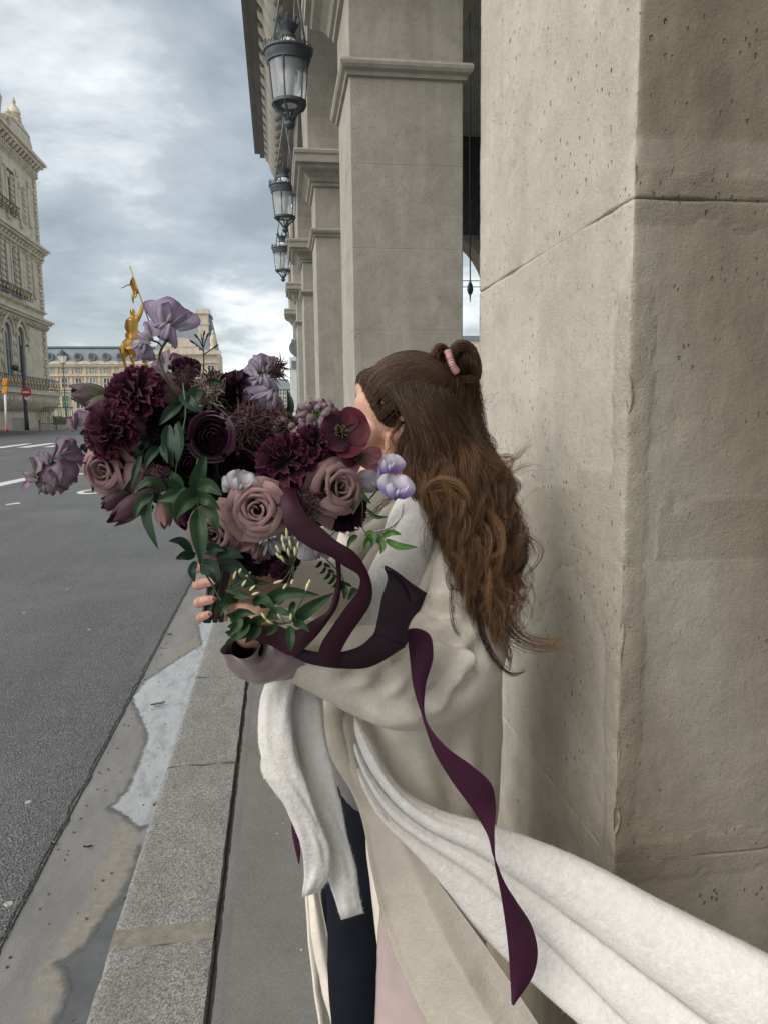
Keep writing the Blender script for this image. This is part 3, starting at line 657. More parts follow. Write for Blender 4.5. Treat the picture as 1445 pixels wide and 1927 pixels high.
# ---- corner pavilion with steep roof and chimney behind the flowers
YV = 160.0
def vy(px, py): return at_y(px, py, YV)
pv = empty('corner_pavilion', (vy(355, 780)[0], YV+8, ZP), 'tall cream palace pavilion with steep slate roof and big chimney behind the bouquet', 'building')
xa, xb = vy(290, 700)[0], vy(410, 700)[0]; ze = vy(350, 660)[2]
mb = MB(); mb.box((xa, YV, ZP-2), (xb, YV+16, ze)); mb.build('wall', M['cream'], pv)
for py, h, o_ in ((660, 0.8, 0.9), (680, 0.4, 0.4), (712, 0.5, 0.5)):
    z = vy(350, py)[2]; mb = MB(); mb.box((xa-o_, YV-o_, z-h), (xb+o_, YV+0.2, z)); mb.build('cornice', M['stone_far'], pv)
zt = vy(370, 590)[2]; xt0, xt1 = vy(310, 590)[0], vy(392, 590)[0]
mb = MB(); mb.frust((xa+0.3, xb-0.3, YV+0.3, YV+15), (xt0, xt1, YV+5, YV+10), ze, zt); mb.build('roof', M['slate'], pv)
mb = MB(); mb.box((xt0-0.2, YV+4.8, zt), (xt1+0.2, YV+10.2, zt+0.5)); mb.build('roof_ridge', M['iron_grey'], pv)
for px0, px1, pt in ((371, 391, 588), (296, 306, 610)):
    mb = MB(); x0, x1 = vy(px0, 610)[0], vy(px1, 610)[0]; z1 = vy(380, pt)[2]
    mb.box((x0, YV+2, ze), (x1, YV+4.5, z1)); mb.box((x0-0.3, YV+1.7, z1), (x1+0.3, YV+4.8, z1+0.9)); mb.box((x0-0.15, YV+1.85, z1-2.2), (x1+0.15, YV+4.65, z1-1.8)); mb.build('chimney', M['stone_far'], pv)
V = []; xm = vy(341, 650)[0]
for y in (YV-0.6, YV+1.0):
    for i in range(13): t = math.pi*i/12; V.append((xm-3.0*math.cos(t), y, ze+0.7+1.9*math.sin(t)))
mb = MB(); mb.add(V, grid_faces(2, 13)+[tuple(range(13))[::-1], tuple(range(13, 26))]); mb.box((xm-3.6, YV-0.5, ze), (xm+3.6, YV+1.2, ze+0.7)); mb.build('pediment', M['stone_far'], pv)
for px in (402, 318):
    mb = MB(); x = vy(px, 650)[0]; mb.lathe((x, YV+0.3, ze), [(0.6, 0), (0.8, 0.6), (0.5, 1.2), (0.75, 2.0), (0.6, 2.8), (0.25, 3.4), (0.35, 3.8), (0.05, 4.2)], 9); mb.build('finial', M['stone_far'], pv, True, 45)
for k in range(5):
    px = 302+24*k; x = vy(px, 690)[0]
    fwin(pv, x, YV, vy(px, 706)[2], vy(px, 688)[2], 1.2, M['pane']); fwin(pv, x, YV, vy(px, 740)[2], vy(px, 718)[2], 1.2, M['pane'])

# ---- hazy buildings at the end of the street
for label, px0, px1, py, Y, mat, rf in (('distant cream building with grey roof at the end of the street, nearest the arcade', 505, 549, 732, 230, M['cream'], 712), ('low pale distant building left of the arcade behind the sweet peas', 440, 506, 716, 260, M['stone_far'], 700)):
    a = at_y(px0, py, Y); b = at_y(px1, py, Y)
    e = empty('distant_building', ((a[0]+b[0])/2, Y+6, ZP), label, 'building'); zt = at_y(px0, rf, Y)[2]
    mb = MB(); mb.box((a[0], Y, -1), (b[0], Y+14, a[2])); mb.build('wall', mat, e)
    mb = MB(); mb.frust((a[0]-0.4, b[0]+0.4, Y-0.4, Y+14), (a[0]+1, b[0]-1, Y+4, Y+10), a[2], zt); mb.build('roof', M['iron_grey'], e)
    for k in range(5):
        for r_ in range(3):
            x = a[0]+(b[0]-a[0])*(k+0.5)/5; z = ZP+2+(a[2]-ZP-2)*(r_+0.2)/3; fwin(e, x, Y, z, z+2.0, 0.9, M['pane'])

# ---- gilded rider on a stone pedestal
YS = 61.0
def S(px, py, dy=0.0): return at_y(px, py, YS+dy)
u = YS/1400.0
sx = S(254, 700)[0]
st = empty('rider_monument', (sx, YS, ZP), 'gilded equestrian monument of a rider raising a banner above the bouquet', 'statue')
zf = S(250, 694)[2]
mb = MB(); mb.box((sx-1.3, YS-1.9, ZP-0.2), (sx+1.3, YS+1.9, ZP+0.7)); mb.frust((sx-1.0, sx+1.0, YS-1.6, YS+1.6), (sx-0.9, sx+0.9, YS-1.5, YS+1.5), ZP+0.7, zf-0.5); mb.box((sx-1.15, YS-1.75, zf-0.5), (sx+1.15, YS+1.75, zf-0.15)); mb.box((sx-0.85, YS-1.5, zf-0.15), (sx+0.85, YS+1.5, zf)); mb.build('pedestal', M['stone_far'], st)
# the horse stands obliquely, hindquarters to the viewer: axis h points away and to the right
hx = np.array([0.48, 0.88, 0]); sd = np.array([0.88, -0.48, 0]); up = np.array([0, 0, 1.0])
rump = S(241, 645); Lh = 2.6
def H(f, s, z): return np.array([rump[0], YS-0.9, 0])+hx*f+sd*s+up*z
zr_ = S(241, 640)[2]; zb_ = zf
hh = zr_-zb_
mb = MB()
mb.tube([H(-0.15, 0, zr_-0.55), H(0.25, 0, zr_-0.5), H(0.9, 0, zr_-0.62), H(1.5, 0, zr_-0.58), H(2.0, 0, zr_-0.5)], [0.25, 0.62, 0.62, 0.62, 0.45], 14)
mb.tube([H(1.8, 0, zr_-0.5), H(2.3, 0, zr_+0.1), H(2.55, 0, zr_+0.75)], [0.48, 0.34, 0.24], 12); mb.tube([H(2.45, 0, zr_+0.8), H(2.8, 0.05, zr_+0.6), H(3.05, 0.08, zr_+0.25)], [0.22, 0.2, 0.13], 10)
for s in (-0.32, 0.32):
    b = 0.12 if s < 0 else 0.35
    mb.tube([H(0.15, s, zr_-0.6), H(0.3+b*0.3, s*1.1, zr_-1.15), H(0.0+b*0.5, s, zb_+0.85), H(0.12+b, s, zb_+0.12), H(0.25+b, s, zb_+0.03)], [0.42, 0.32, 0.16, 0.11, 0.15], 10)
mb.tube([H(1.8, 0.28, zr_-0.75), H(1.95, 0.3, zb_+0.95), H(1.9, 0.3, zb_+0.5), H(1.95, 0.3, zb_+0.05)], [0.3, 0.17, 0.12, 0.14], 10)
mb.tube([H(1.8, -0.28, zr_-0.75), H(2.35, -0.3, zr_-0.95), H(2.45, -0.3, zb_+0.75), H(2.3, -0.3, zb_+0.55)], [0.3, 0.18, 0.12, 0.12], 10)
mb.tube([H(-0.1, 0, zr_-0.3), H(-0.35, 0.02, zr_-0.5), H(-0.42, 0.03, zr_-1.1), H(-0.3, 0.02, zb_+0.5)], [0.13, 0.16, 0.16, 0.05], 8)
voxel('horse', mb, M['gold'], st, 0.07, 4)
zs_ = S(250, 630)[2]
sd_ = H(0.95, 0, zr_-0.1)
def RD(px, py): p = S(px, py); return np.array([p[0], sd_[1]+0.0, p[2]])
mb = MB()
mb.tube([RD(250, 640), RD(250, 628), RD(250, 614), RD(250, 603), RD(250.5, 598)], [0.42, 0.36, 0.44, 0.46, 0.25], 14)          # cuirass
mb.tube([RD(250.5, 600), RD(251, 593), RD(250.5, 586), RD(250, 581)], [0.16, 0.17, 0.22, 0.14], 12)                          # head
mb.tube([RD(258, 603), RD(264, 592), RD(268, 583), RD(270, 572)], [0.22, 0.19, 0.15, 0.12], 10)                               # raised arm
mb.tube([RD(242, 604), RD(239, 616), RD(243, 626), RD(249, 628)], [0.2, 0.17, 0.13, 0.12], 10)
for s in (-1, 1):
    c = RD(250, 634); mb.tube([c+sd*0.15*s, c+sd*0.6*s+hx*0.35-up*0.3, c+sd*0.68*s+hx*0.25-up*1.0, c+sd*0.66*s+hx*0.45-up*1.25], [0.28, 0.24, 0.16, 0.14], 10)
mb.tube([RD(239, 626), RD(244, 632), RD(250, 634), RD(256, 631), RD(261, 622)], [0.12, 0.3, 0.36, 0.3, 0.12], 10, flat=1.4)
voxel('rider', mb, M['gold'], st, 0.05, 3)
mb = MB(); mb.tube([RD(245, 501), RD(284, 613)], 0.05, 6); mb.build('flag_pole', M['gold'], st, True)
lc = [(251, 520), (254, 532), (258, 542), (262, 552)]; rc = [(248, 524), (246, 534), (249, 545), (252, 555)]
V = []
for a, b, k in zip(cr(lc, 12), cr(rc, 12), range(12)):
    for j in range(7):
        t = j/6; q = RD(a[0]*(1-t)+b[0]*t, a[1]*(1-t)+b[1]*t); q[1] += 0.16*math.sin(j*1.5+k*0.5); V.append(q)
V = np.array(V); F = grid_faces(12, 7); V2 = V+np.array([0, 0.05, 0]); n0 = len(V)
mb = MB(); mb.add(np.concatenate([V, V2]), F+[tuple(i+n0 for i in f[::-1]) for f in F])
mb.tube([RD(247, 536), RD(240, 537), RD(235, 540), RD(229, 543)], [0.12, 0.1, 0.08, 0.04], 6, flat=0.4); mb.tube([RD(256, 550), RD(258, 556), RD(256, 560), RD(252, 556)], [0.09, 0.06, 0.07, 0.08], 6)
mb.tube([RD(252, 553), RD(251, 562), RD(252, 571)], [0.14, 0.1, 0.03], 6); mb.build('banner', M['gold'], st, True)

# ---- street furniture on the far pavement
def base(px, py): return at_z(px, py, ZP)
def hz(px, py, Y): return at_y(px, py, Y)[2]
def lantern_post(bx, by, top_py, head_py, label, r=0.07, side=0.0):
    b = base(bx, by); Y = b[1]; h0 = hz(bx, head_py, Y); h1 = hz(bx, top_py, Y); hd = h1-h0
    e = empty('street_lamp', b, label, 'street lamp', 'old lamp posts on the square')
    mb = MB(); mb.lathe(b, [(r*3, 0), (r*3, 0.5), (r*1.8, 0.75), (r*1.5, 1.3), (r*1.0, 1.6), (r*0.75, h0-b[2]-0.1), (r*1.6, h0-b[2])], 12); mb.build('post', M['iron'], e, True, 40)
    mb = MB(); c = (b[0]+side, b[1], h0)
    for i in range(6):
        t = i*math.pi/3; a1 = np.array((math.cos(t), math.sin(t), 0)); mb.tube([np.array(c)+a1*hd*0.18, np.array(c)+a1*hd*0.33+up*hd*0.55], 0.02, 5)
    mb.lathe(c, [(hd*0.2, -0.02), (hd*0.2, 0.05)], 6); mb.lathe((c[0], c[1], c[2]+hd*0.55), [(hd*0.38, 0), (hd*0.36, hd*0.08), (hd*0.22, hd*0.2), (hd*0.2, hd*0.26), (hd*0.06, hd*0.36), (0.01, hd*0.45)], 12)
    mb.build('lamp_head', M['iron'], e, False)
    mb = MB(); mb.lathe(c, [(hd*0.17, 0.03), (hd*0.32, hd*0.54)], 6); mb.build('lamp_glass', M['milkglass'], e)
    return e
lantern_post(57.5, 806, 641, 667, 'old black lamp post directly behind the tall signal pole near the palace corner')
lantern_post(127, 800, 657, 684, 'old black lamp post in front of the long wing, between palace corner and bouquet')
b = base(52, 809.5); Y = b[1]
e = empty('signal_pole', b, 'tall leaning black signal pole with a side arm and round red sign, by the palace', 'signal pole')
ztop = hz(41, 650, Y); xt = at_y(41, 650, Y)[0]
mb = MB(); mb.tube([b, b+up*0.9, (b[0]*0.55+xt*0.45, Y, ZP+(ztop-ZP)*0.5), (xt, Y, ztop)], [0.17, 0.15, 0.12, 0.10], 10); mb.build('pole', M['iron'], e, True)
mb = MB(); za = hz(40, 699, Y); mb.tube([(at_y(44, 699, Y)[0], Y, za), (at_y(27, 697, Y)[0], Y, za+0.1)], 0.05, 6); blob(mb, (at_y(29, 692, Y)[0], Y, hz(29, 692, Y)), (0.27, 0.22, 0.22)); mb.build('camera_arm', M['iron'], e, True)
def disc(name, c, r, mat, par, t=0.04, n=24):
    mb = MB(); mb.lathe(c, [(r, -t), (r, t)], n, (0, -1, 0)); return mb.build(name, mat, par, False)
c = at_y(50, 738, Y-0.25); s_ = disc('no_entry_sign', c, 0.36, M['red'], e)
mb = MB(); mb.box((c[0]-0.25, c[1]-0.07, c[2]-0.06), (c[0]+0.25, c[1]-0.045, c[2]+0.06)); mb.build('white_bar', M['white'], s_)
disc('round_sign', at_y(52, 748.5, Y-0.24), 0.2, M['white'], e)
b = base(13.5, 814); Y = b[1]
e = empty('marker_pole', b, 'slim white and red marker pole with orange bands at the far kerb', 'marker pole')
zt = hz(10, 741, Y); mb = MB(); mb.tube([b+up*0.35, (at_y(10.5, 741, Y)[0], Y, zt)], 0.07, 8); mb.build('post', M['white'], e, True)
mb = MB(); mb.tube([b, b+up*0.34], 0.085, 8); mb.build('foot', M['red'], e, True)
for py0, py1 in ((740, 727), (725, 712)):
    mb = MB(); mb.frust((at_y(10, py0, Y)[0]-0.18, at_y(10, py0, Y)[0]+0.1, Y-0.1, Y+0.1), (at_y(10, py1, Y)[0]-0.1, at_y(10, py1, Y)[0]+0.2, Y-0.1, Y+0.1), hz(10, py0, Y), hz(10, py1, Y)); mb.build('band', M['orange'], e)
b = base(36, 811); e = empty('litter_bin', b, 'grey boxy street bin on the far kerb beside the signal pole', 'bin')
mb = MB(); mb.box((b[0]-0.33, b[1]-0.25, ZP), (b[0]+0.33, b[1]+0.25, ZP+0.85)); mb.build('bin_body', M['stone_dark'], e)
mb = MB(); mb.frust((b[0]-0.36, b[0]+0.36, b[1]-0.28, b[1]+0.28), (b[0]-0.28, b[0]+0.28, b[1]-0.2, b[1]+0.2), ZP+0.852, ZP+0.95); mb.build('lid', M['iron_grey'], e)
for px, py, pt, lab in ((76, 811, 790, 'thin dark bollard just right of the walking person'), (107, 808, 786, 'thin dark bollard between walking person and second lamp post'), (131, 806, 786, 'thin dark bollard half behind the bouquet')):
    b = base(px, py); mb = MB(); hh_ = hz(px, pt, b[1])-ZP; mb.lathe(b, [(0.07, 0), (0.07, 0.1), (0.045, 0.14), (0.045, hh_-0.12), (0.07, hh_-0.1), (0.07, hh_-0.03), (0.02, hh_)], 10)
    o = mb.build('bollard', M['iron'], None, True, 40); tag(o, lab, 'bollard', 'bollards on the far pavement')
# iron railing with stone foot
rl = empty('iron_railing', (-24, 74, ZP), 'low blue grey railing on a pale stone foot in front of the palace', 'railing')
def rail(xa, xb, Y, z0, z1, mat, step, par, r=0.02):
    mb = MB(); mb.box((xa, Y-0.03, z1-0.08), (xb, Y+0.03, z1)); mb.box((xa, Y-0.03, z0+0.1), (xb, Y+0.03, z0+0.16)); mb.build('rail', mat, par)
    k = 0; x = xa
    while x < xb:
        mb = MB(); mb.box((x-r, Y-r, z0), (x+r, Y+r, z1+0.06)); mb.build('bar', mat, par); x += step
Yr = 74.0; xa, xb = at_y(-30, 780, Yr)[0], at_y(140, 780, Yr)[0]
rail(xa, xb, Yr, ZP+0.25, at_y(60, 767, Yr)[2], M['iron_grey'], 0.16, rl)
mb = MB(); mb.box((xa, Yr-0.2, ZP-0.1), (xb, Yr+0.2, ZP+0.28)); mb.build('stone_foot', M['stone_far'], rl)
fr_ = empty('iron_fence', (at_y(140, 770, 112)[0], 112, ZP), 'tall black iron fence with spear tops in front of the long wing', 'fence')
rail(at_y(88, 770, 112)[0], at_y(215, 770, 112)[0], 112, ZP, at_y(130, 734, 112)[2], M['iron'], 0.32, fr_, 0.03)
# clipped evergreen strip behind the railing
mb = MB(); V = []
for i in range(140):
    x = at_y(-20+1.15*i, 775, 84)[0]; blob(mb, (x, 84+random.uniform(-.3, .3), ZP+0.5+random.uniform(-.1, .15)), (0.32, 0.35, random.uniform(0.45, 0.62)), None, 7)
o = mb.build('hedge', M['hedge'], None, True); o.data.name = 'hedge'; tag(o, kind='stuff')
# ---- walking person far across the road
b = base(72.5, 801); e = empty('person', b, 'distant person in white trousers and black jacket walking on the far pavement', 'person')
def body(mb, c, f=np.array([0, 1.0, 0])):
    s = np.array([1.0, 0, 0])
    def q(x, y, z): return c+s*x+f*y+up*z
    return q
q = body(None, b)
mb = MB()
for x, y1, y2 in ((-0.1, 0.22, 0.0), (0.1, -0.05, -0.3)):
    mb.tube([q(x, 0, 0.95), q(x, (y1+0.1)*0.6, 0.5), q(x, y2 if x > 0 else y1, 0.08), q(x, (y2 if x > 0 else y1)+0.14, 0.04)], [0.11, 0.075, 0.05, 0.045], 8)
mb.tube([q(0, 0, 0.88), q(0, 0, 1.1), q(0, 0.02, 1.35), q(0, 0.02, 1.47), q(0, 0.02, 1.54)], [0.17, 0.15, 0.19, 0.12, 0.06], 10)
blob(mb, q(0, 0.04, 1.63), (0.085, 0.105, 0.125), None, 12)
for x in (-1, 1): mb.tube([q(0.18*x, 0, 1.42), q(0.25*x, -0.03, 1.15), q(0.24*x, 0.12*x, 0.88), q(0.24*x, 0.15*x, 0.8)], [0.06, 0.05, 0.04, 0.035], 8)
voxel('body', mb, M['skinfar'], e, 0.02, 2)
mb = MB()
for x, y1, y2 in ((-0.1, 0.22, 0.0), (0.1, -0.05, -0.3)): mb.tube([q(x, 0, 0.98), q(x, (y1+0.1)*0.6, 0.5), q(x, y2 if x > 0 else y1, 0.12)], [0.13, 0.095, 0.075], 8)
mb.tube([q(0, 0, 0.85), q(0, 0, 1.02)], [0.19, 0.185], 10); mb.build('trousers', M['whitecloth'], e, True)
mb = MB(); mb.tube([q(0, 0, 0.98), q(0, 0, 1.15), q(0, 0.02, 1.38), q(0, 0.02, 1.5)], [0.2, 0.19, 0.22, 0.1], 12)
for x in (-1, 1): mb.tube([q(0.17*x, 0, 1.43), q(0.27*x, -0.03, 1.15), q(0.26*x, 0.12*x, 0.9)], [0.085, 0.075, 0.06], 8)
mb.build('jacket', M['black'], e, True)
mb = MB(); blob(mb, q(0, 0.0, 1.66), (0.115, 0.125, 0.125), None, 12); mb.tube([q(0, -0.05, 1.6), q(0, -0.06, 1.5)], [0.11, 0.12], 10); mb.build('hood', M['whitecloth'], e, True)
mb = MB()
for x, y1 in ((-0.1, 0.22), (0.1, -0.3)): mb.tube([q(x, y1-0.04, 0.05), q(x, y1+0.2, 0.035)], [0.06, 0.04], 8)
mb.build('shoe', M['black'], e, True)
# parked dark car glimpsed behind the flowers
b = at_z(517, 792, ZP-0.14); cx_, cy_ = b[0], b[1]
e = empty('parked_car', (cx_, cy_, ZP-0.14), 'dark car at the end of the street glimpsed behind the sweet peas', 'car')
mb = MB(); pf = [(-2.1, 0.35), (-2.15, 0.75), (-1.9, 0.95), (-1.2, 1.0), (-0.6, 1.5), (1.0, 1.52), (1.7, 1.05), (2.1, 0.95), (2.15, 0.4)]
V = [(cx_+sx_*0.85, cy_+y, ZP-0.14+z) for sx_ in (-1, 1) for y, z in pf]; k = len(pf)
mb.add(V, grid_faces(2, k)+[tuple(range(k)), tuple(range(k, 2*k))[::-1], (0, k-1, 2*k-1, k)]); mb.build('car_body', M['iron'], e)
for sx_ in (-0.8, 0.8):
    for y in (-1.35, 1.35):
        mb = MB(); mb.lathe((cx_+sx_, cy_+y, ZP-0.14+0.32), [(0.32, -0.1), (0.32, 0.1)], 14, (1, 0, 0)); mb.build('wheel', M['black'], e)
mb = MB(); mb.box((cx_-0.65, cy_-1.0, ZP+0.92), (cx_+0.65, cy_-0.99, ZP+1.3)); mb.build('rear_window', M['pane'], e)
# ================================================================== THE ARCADE
arc = empty('arcade_building', (A+2, 6, 0), 'stone arcade building with tall square piers, arches and overhanging balcony along the pavement', 'building')
PW, PT = 1.62*A, 1.454*A
PY = [-8.2*A+2.06*A, 2.06*A, 9.87*A, 18.35*A, 27.1*A, 35.6*A, 44.0*A]
Z0A, Z1A, ZN, ZC = 3.93, 4.05, 4.56, 4.96
def chips(e, z, x, y):
    c = max(0.0, fbm((x*0.6, y*0.6, z), 13, 3, 3.0)-0.05)*0.020 + max(0.0, nz((x, y, z), 34, 8.0)-0.1)*0.009 + 0.0022*(1+nz((x, y, z), 60, 2.0))
    return c*math.exp(-(e/0.015)**1.3)
def near_block(z0, z1, parent, x0, x1, y0, y1, seed, jb=1.0, jt=1.0):
    """rough weathered block: rings of points round the pier, finer at the near street corner"""
    def side(a, b, fine_at_b):
        n = int(abs(b-a)/0.011); t = np.linspace(0, 1, n)
        return a+(b-a)*t
    per = []                                                   # (x, y, nx, ny)
    ft = np.concatenate([np.linspace(0, 0.10, 22)[:-1], np.linspace(0.10, PW, 64)])
    fs = np.concatenate([np.linspace(0, 0.10, 22)[:-1], np.linspace(0.10, PT, 56)])
    for t in ft[::-1][:-1]: per.append((x0, y0+t, -1, 0, t, 0))       # street face, from far to the near corner
    per.append((x0, y0, -0.7, -0.7, 0.0, 2))
    for t in fs[1:]: per.append((x0+t, y0, 0, -1, t, 1))              # face towards the camera
    for t in np.linspace(0, PW, 12)[1:]: per.append((x1, y0+t, 1, 0, 1, 3))
    for t in np.linspace(0, PT, 12)[1:-1]: per.append((x1-t, y1, 0, 1, 1, 3))
    nrow = max(6, int((z1-z0)/0.011)); zz = np.concatenate([[z0, z0+0.0012, z0+0.0025, z0+0.004], np.linspace(z0+0.008, z1-0.008, nrow), [z1-0.004, z1-0.0025, z1-0.0012, z1]]); nrow = len(zz)
    V = []; pa = []; di = []
    for z in zz:
        for x, y, nx, ny, e, kind in per:
            if kind == 3: V.append((x, y, z)); pa.append(0); di.append(0); continue
            p = (x, y, z)
            wdt = (0.046 if kind == 0 else 0.040)*(1+0.35*nz((0, 0, z), 4, 2.0)+0.16*nz((0, 0, z), 23, 2.0)+0.10*nz((0, 0, z), 70, 2.0))
            strip = max(0.0, min(1.0, (wdt-e)/0.007+0.6*nz(p, 80)))*max(0.0, min(1.0, (1.80+0.05*nz(p, 3)-z)/0.03))*(1.0 if (kind != 0 or z > 0.8) else 0.4)*(0.7+0.5*nz(p, 6, 3.0))
            # broad scar low on the street face, rough repair band on the near face
            if kind == 0 and z < 1.48+0.015*nz(p, 9) - 0.05*(y-y0 > 0.19) and z > 1.16+0.22*nz(p, 4): strip = max(strip, 0.5)
            if kind == 1 and 1.335 < z < 1.425+0.02*nz(p, 8)+0.006*nz(p, 40) and x > x0+0.06: strip = max(strip, 0.45)
            d = 0.0020*fbm(p, 7, 3, seed) + 0.0009*fbm(p, 40, 2, seed) + strip*(0.0007+0.0014*nz(p, 120))
            d -= chips(e, z, x, y)
            je = min(z-z0, z1-z)+0.0022*nz(p, 22)+0.001*nz(p, 70); jd = jb if z-z0 < z1-z else jt
            if je < 0.0035: d -= 0.0045*(1-je/0.0035)*max(0.0, 0.45+1.1*nz(p, 7, 4.0))*jd
            if kind == 1 and je < 0.035+0.02*nz(p, 12) and jd > 1: strip = max(strip, 0.6)
            d -= 0.006*max(0.0, fbm(p, 17, 2, 31.0)-0.55)*1.5
            if e < 0.006: d -= 0.003*(1-e/0.006)
            dm = max(0, min(1, (0.95-z)/0.6+0.55*nz((x, y, z*0.6), 3.5)+0.3*nz(p, 14)-0.1)) if True else 0  # dirt thickest near the ground
            if kind == 1: dm = max(dm, max(0, min(1, 0.62+0.6*nz((x*1.2, y, z*0.5), 3.1, 7.0)+0.3*(z > 2.0))))  # face towards the camera browner and darker all over
            V.append((x+nx*d, y+ny*d, z)); pa.append(strip); di.append(dm)
    n = len(per); F = [f for f in grid_faces(nrow, n, True)]
    F += [tuple(range(n))[::-1], tuple((nrow-1)*n+i for i in range(n))]
    return obj('stone_block', V, F, M['stone_near'], parent, True, attrs={'patch': pa, 'dirt_and_browning': di})
def plain_block(z0, z1, parent, x0, x1, y0, y1, mat):
    b = 0.006; mb = MB()
    r = [(x0+b, y0), (x1-b, y0), (x1, y0+b), (x1, y1-b), (x1-b, y1), (x0+b, y1), (x0, y1-b), (x0, y0+b)]
    V = [(x, y, z) for z in (z0+0.004, z1-0.0) for x, y in r]
    V = [(x*(1-0)+0, y, z) for x, y, z in [((x0+x1)/2+(x-(x0+x1)/2)*0.996, (y0+y1)/2+(y-(y0+y1)/2)*0.996, z0) for x, y in r]] + [(x, y, z0+0.004) for x, y in r] + [(x, y, z1-0.004) for x, y in r] + [((x0+x1)/2+(x-(x0+x1)/2)*0.996, (y0+y1)/2+(y-(y0+y1)/2)*0.996, z1) for x, y in r]
    F = grid_faces(4, 8, True)+[tuple(range(8))[::-1], tuple(24+i for i in range(8))]
    return obj('stone_block', V, F, mat, parent, False)
jz = [at_x(1188, 372, A)[2], at_y(1175, 1625, PY[1])[2]]
zJ1, zJ2 = at_y(1195, 372, PY[1])[2], at_y(1170, 1625, PY[1])[2]
def ring_mould(name, parent, x0, x1, y0, y1, prof, mat):
    V = []
    for o_, z in prof: V += [(x0-o_, y0-o_, z), (x1+o_, y0-o_, z), (x1+o_, y1+o_, z), (x0-o_, y1+o_, z)]
    n = len(prof); F = grid_faces(n, 4, True)+[(3, 2, 1, 0), tuple((n-1)*4+i for i in range(4))]
    return obj(name, V, F, mat, parent, False)
for k, y0 in enumerate(PY):
    x0, x1, y1 = A, A+PT, y0+PW
    zb = zr(y0)+0.10
    pier = empty('pier', ((x0+x1)/2, (y0+y1)/2, zb), parent=arc)
    if k == 1:
        zM = at_y(1195, 1068, PY[1])[2]; zs = [-0.02, zJ2*0.5-0.01, zJ2, zM, zJ1, zJ1+0.56, zJ1+1.1]; jw = [1, 0.3, 1.2, 0.0, 1.3, 0.0, 1]
        for i in range(len(zs)-1): near_block(zs[i], zs[i+1], pier, x0, x1, y0, y1, 3.1, jw[i], jw[i+1])
        zt = zs[-1]; mat = M['stone']
    else: zt = zb-0.1; mat = M['stone']
    nb = max(1, int(round((Z0A-zt)/0.56)))
    for i in range(nb): plain_block(zt+(Z0A-zt)*i/nb, zt+(Z0A-zt)*(i+1)/nb, pier, x0, x1, y0, y1, mat)
    ring_mould('astragal', pier, x0, x1, y0, y1, [(0.0, Z0A), (0.02, Z0A+0.005), (0.025, Z0A+0.03), (0.05, Z0A+0.045), (0.062, Z0A+0.065), (0.065, Z0A+0.085), (0.055, Z0A+0.105), (0.0, Z1A)], mat)
    plain_block(Z1A, ZN, pier, x0, x1, y0, y1, mat)
    ring_mould('capital', pier, x0, x1, y0, y1, [(0.0, ZN), (0.03, ZN+0.01), (0.035, ZN+0.05), (0.06, ZN+0.06), (0.08, ZN+0.10), (0.13, ZN+0.15), (0.19, ZN+0.18), (0.205, ZN+0.20), (0.205, ZN+0.225), (0.25, ZN+0.24), (0.25, ZN+0.33), (0.265, ZN+0.345), (0.27, ZC-0.02), (0.26, ZC)], mat)
# arches and the wall above
ZW = 7.35
def arch_wall(ya, yb, k):
    r = (yb-ya)/2; c = (ya+yb)/2; n = 24; rz = 1.72
    V = []; F = []
    arcp = [(c-r*math.cos(math.pi*i/n), ZC+rz*math.sin(math.pi*i/n)) for i in range(n+1)]
    ye0, ye1 = ya-PW/2, yb+PW/2
    pts = [(ye0, ZC)]+arcp+[(ye1, ZC)]; top = [(ye0, ZW)]+[(ya+(yb-ya)*i/n, ZW) for i in range(n+1)]+[(ye1, ZW)]
    m = len(pts)
    for x in (A-0.03, A+PT+0.03):
        V += [(x, y, z) for y, z in pts]+[(x, y, z) for y, z in top]
    for i in range(m-1):
        F.append((i, m+i, m+i+1, i+1)); F.append((2*m+i, 2*m+i+1, 3*m+i+1, 3*m+i)); F.append((i, i+1, 2*m+i+1, 2*m+i)); F.append((m+i, 3*m+i, 3*m+i+1, m+i+1))
    w = obj('arch_wall', V, F, M['stone'], arc, False)
    # archivolt in three stepped bands
    mb = MB(); V = []
    for rr, ox in ((1.0, 0.031), (1.0, 0.075), (1.09, 0.075), (1.10, 0.095), (1.20, 0.095), (1.21, 0.12), (1.27, 0.12), (1.29, 0.031)):
        for i in range(n+1):
            t = math.pi*i/n; V.append((A-ox, c-r*rr*math.cos(t), ZC+(rz+r*(rr-1))*math.sin(t)))
    mb.add(V, grid_faces(8, n+1)); mb.build('archivolt', M['stone'], arc)
    mb = MB(); mb.frust((A-0.17, A-0.02, c-0.16, c+0.16), (A-0.22, A-0.02, c-0.24, c+0.24), ZC+rz-0.04, ZC+rz+0.58); mb.build('keystone', M['stone'], arc)
for k in range(len(PY)-1): arch_wall(PY[k]+PW, PY[k+1], k)
YE = 16.3
mb = MB(); mb.box((A-0.10, -6, ZW), (A+PT, YE+12, ZW+0.25)); mb.build('string_course', M['stone'], arc)
mb = MB(); mb.box((A, -6, ZW+0.25), (A+PT, YE+12, 17)); mb.build('upper_wall', M['stone'], arc)
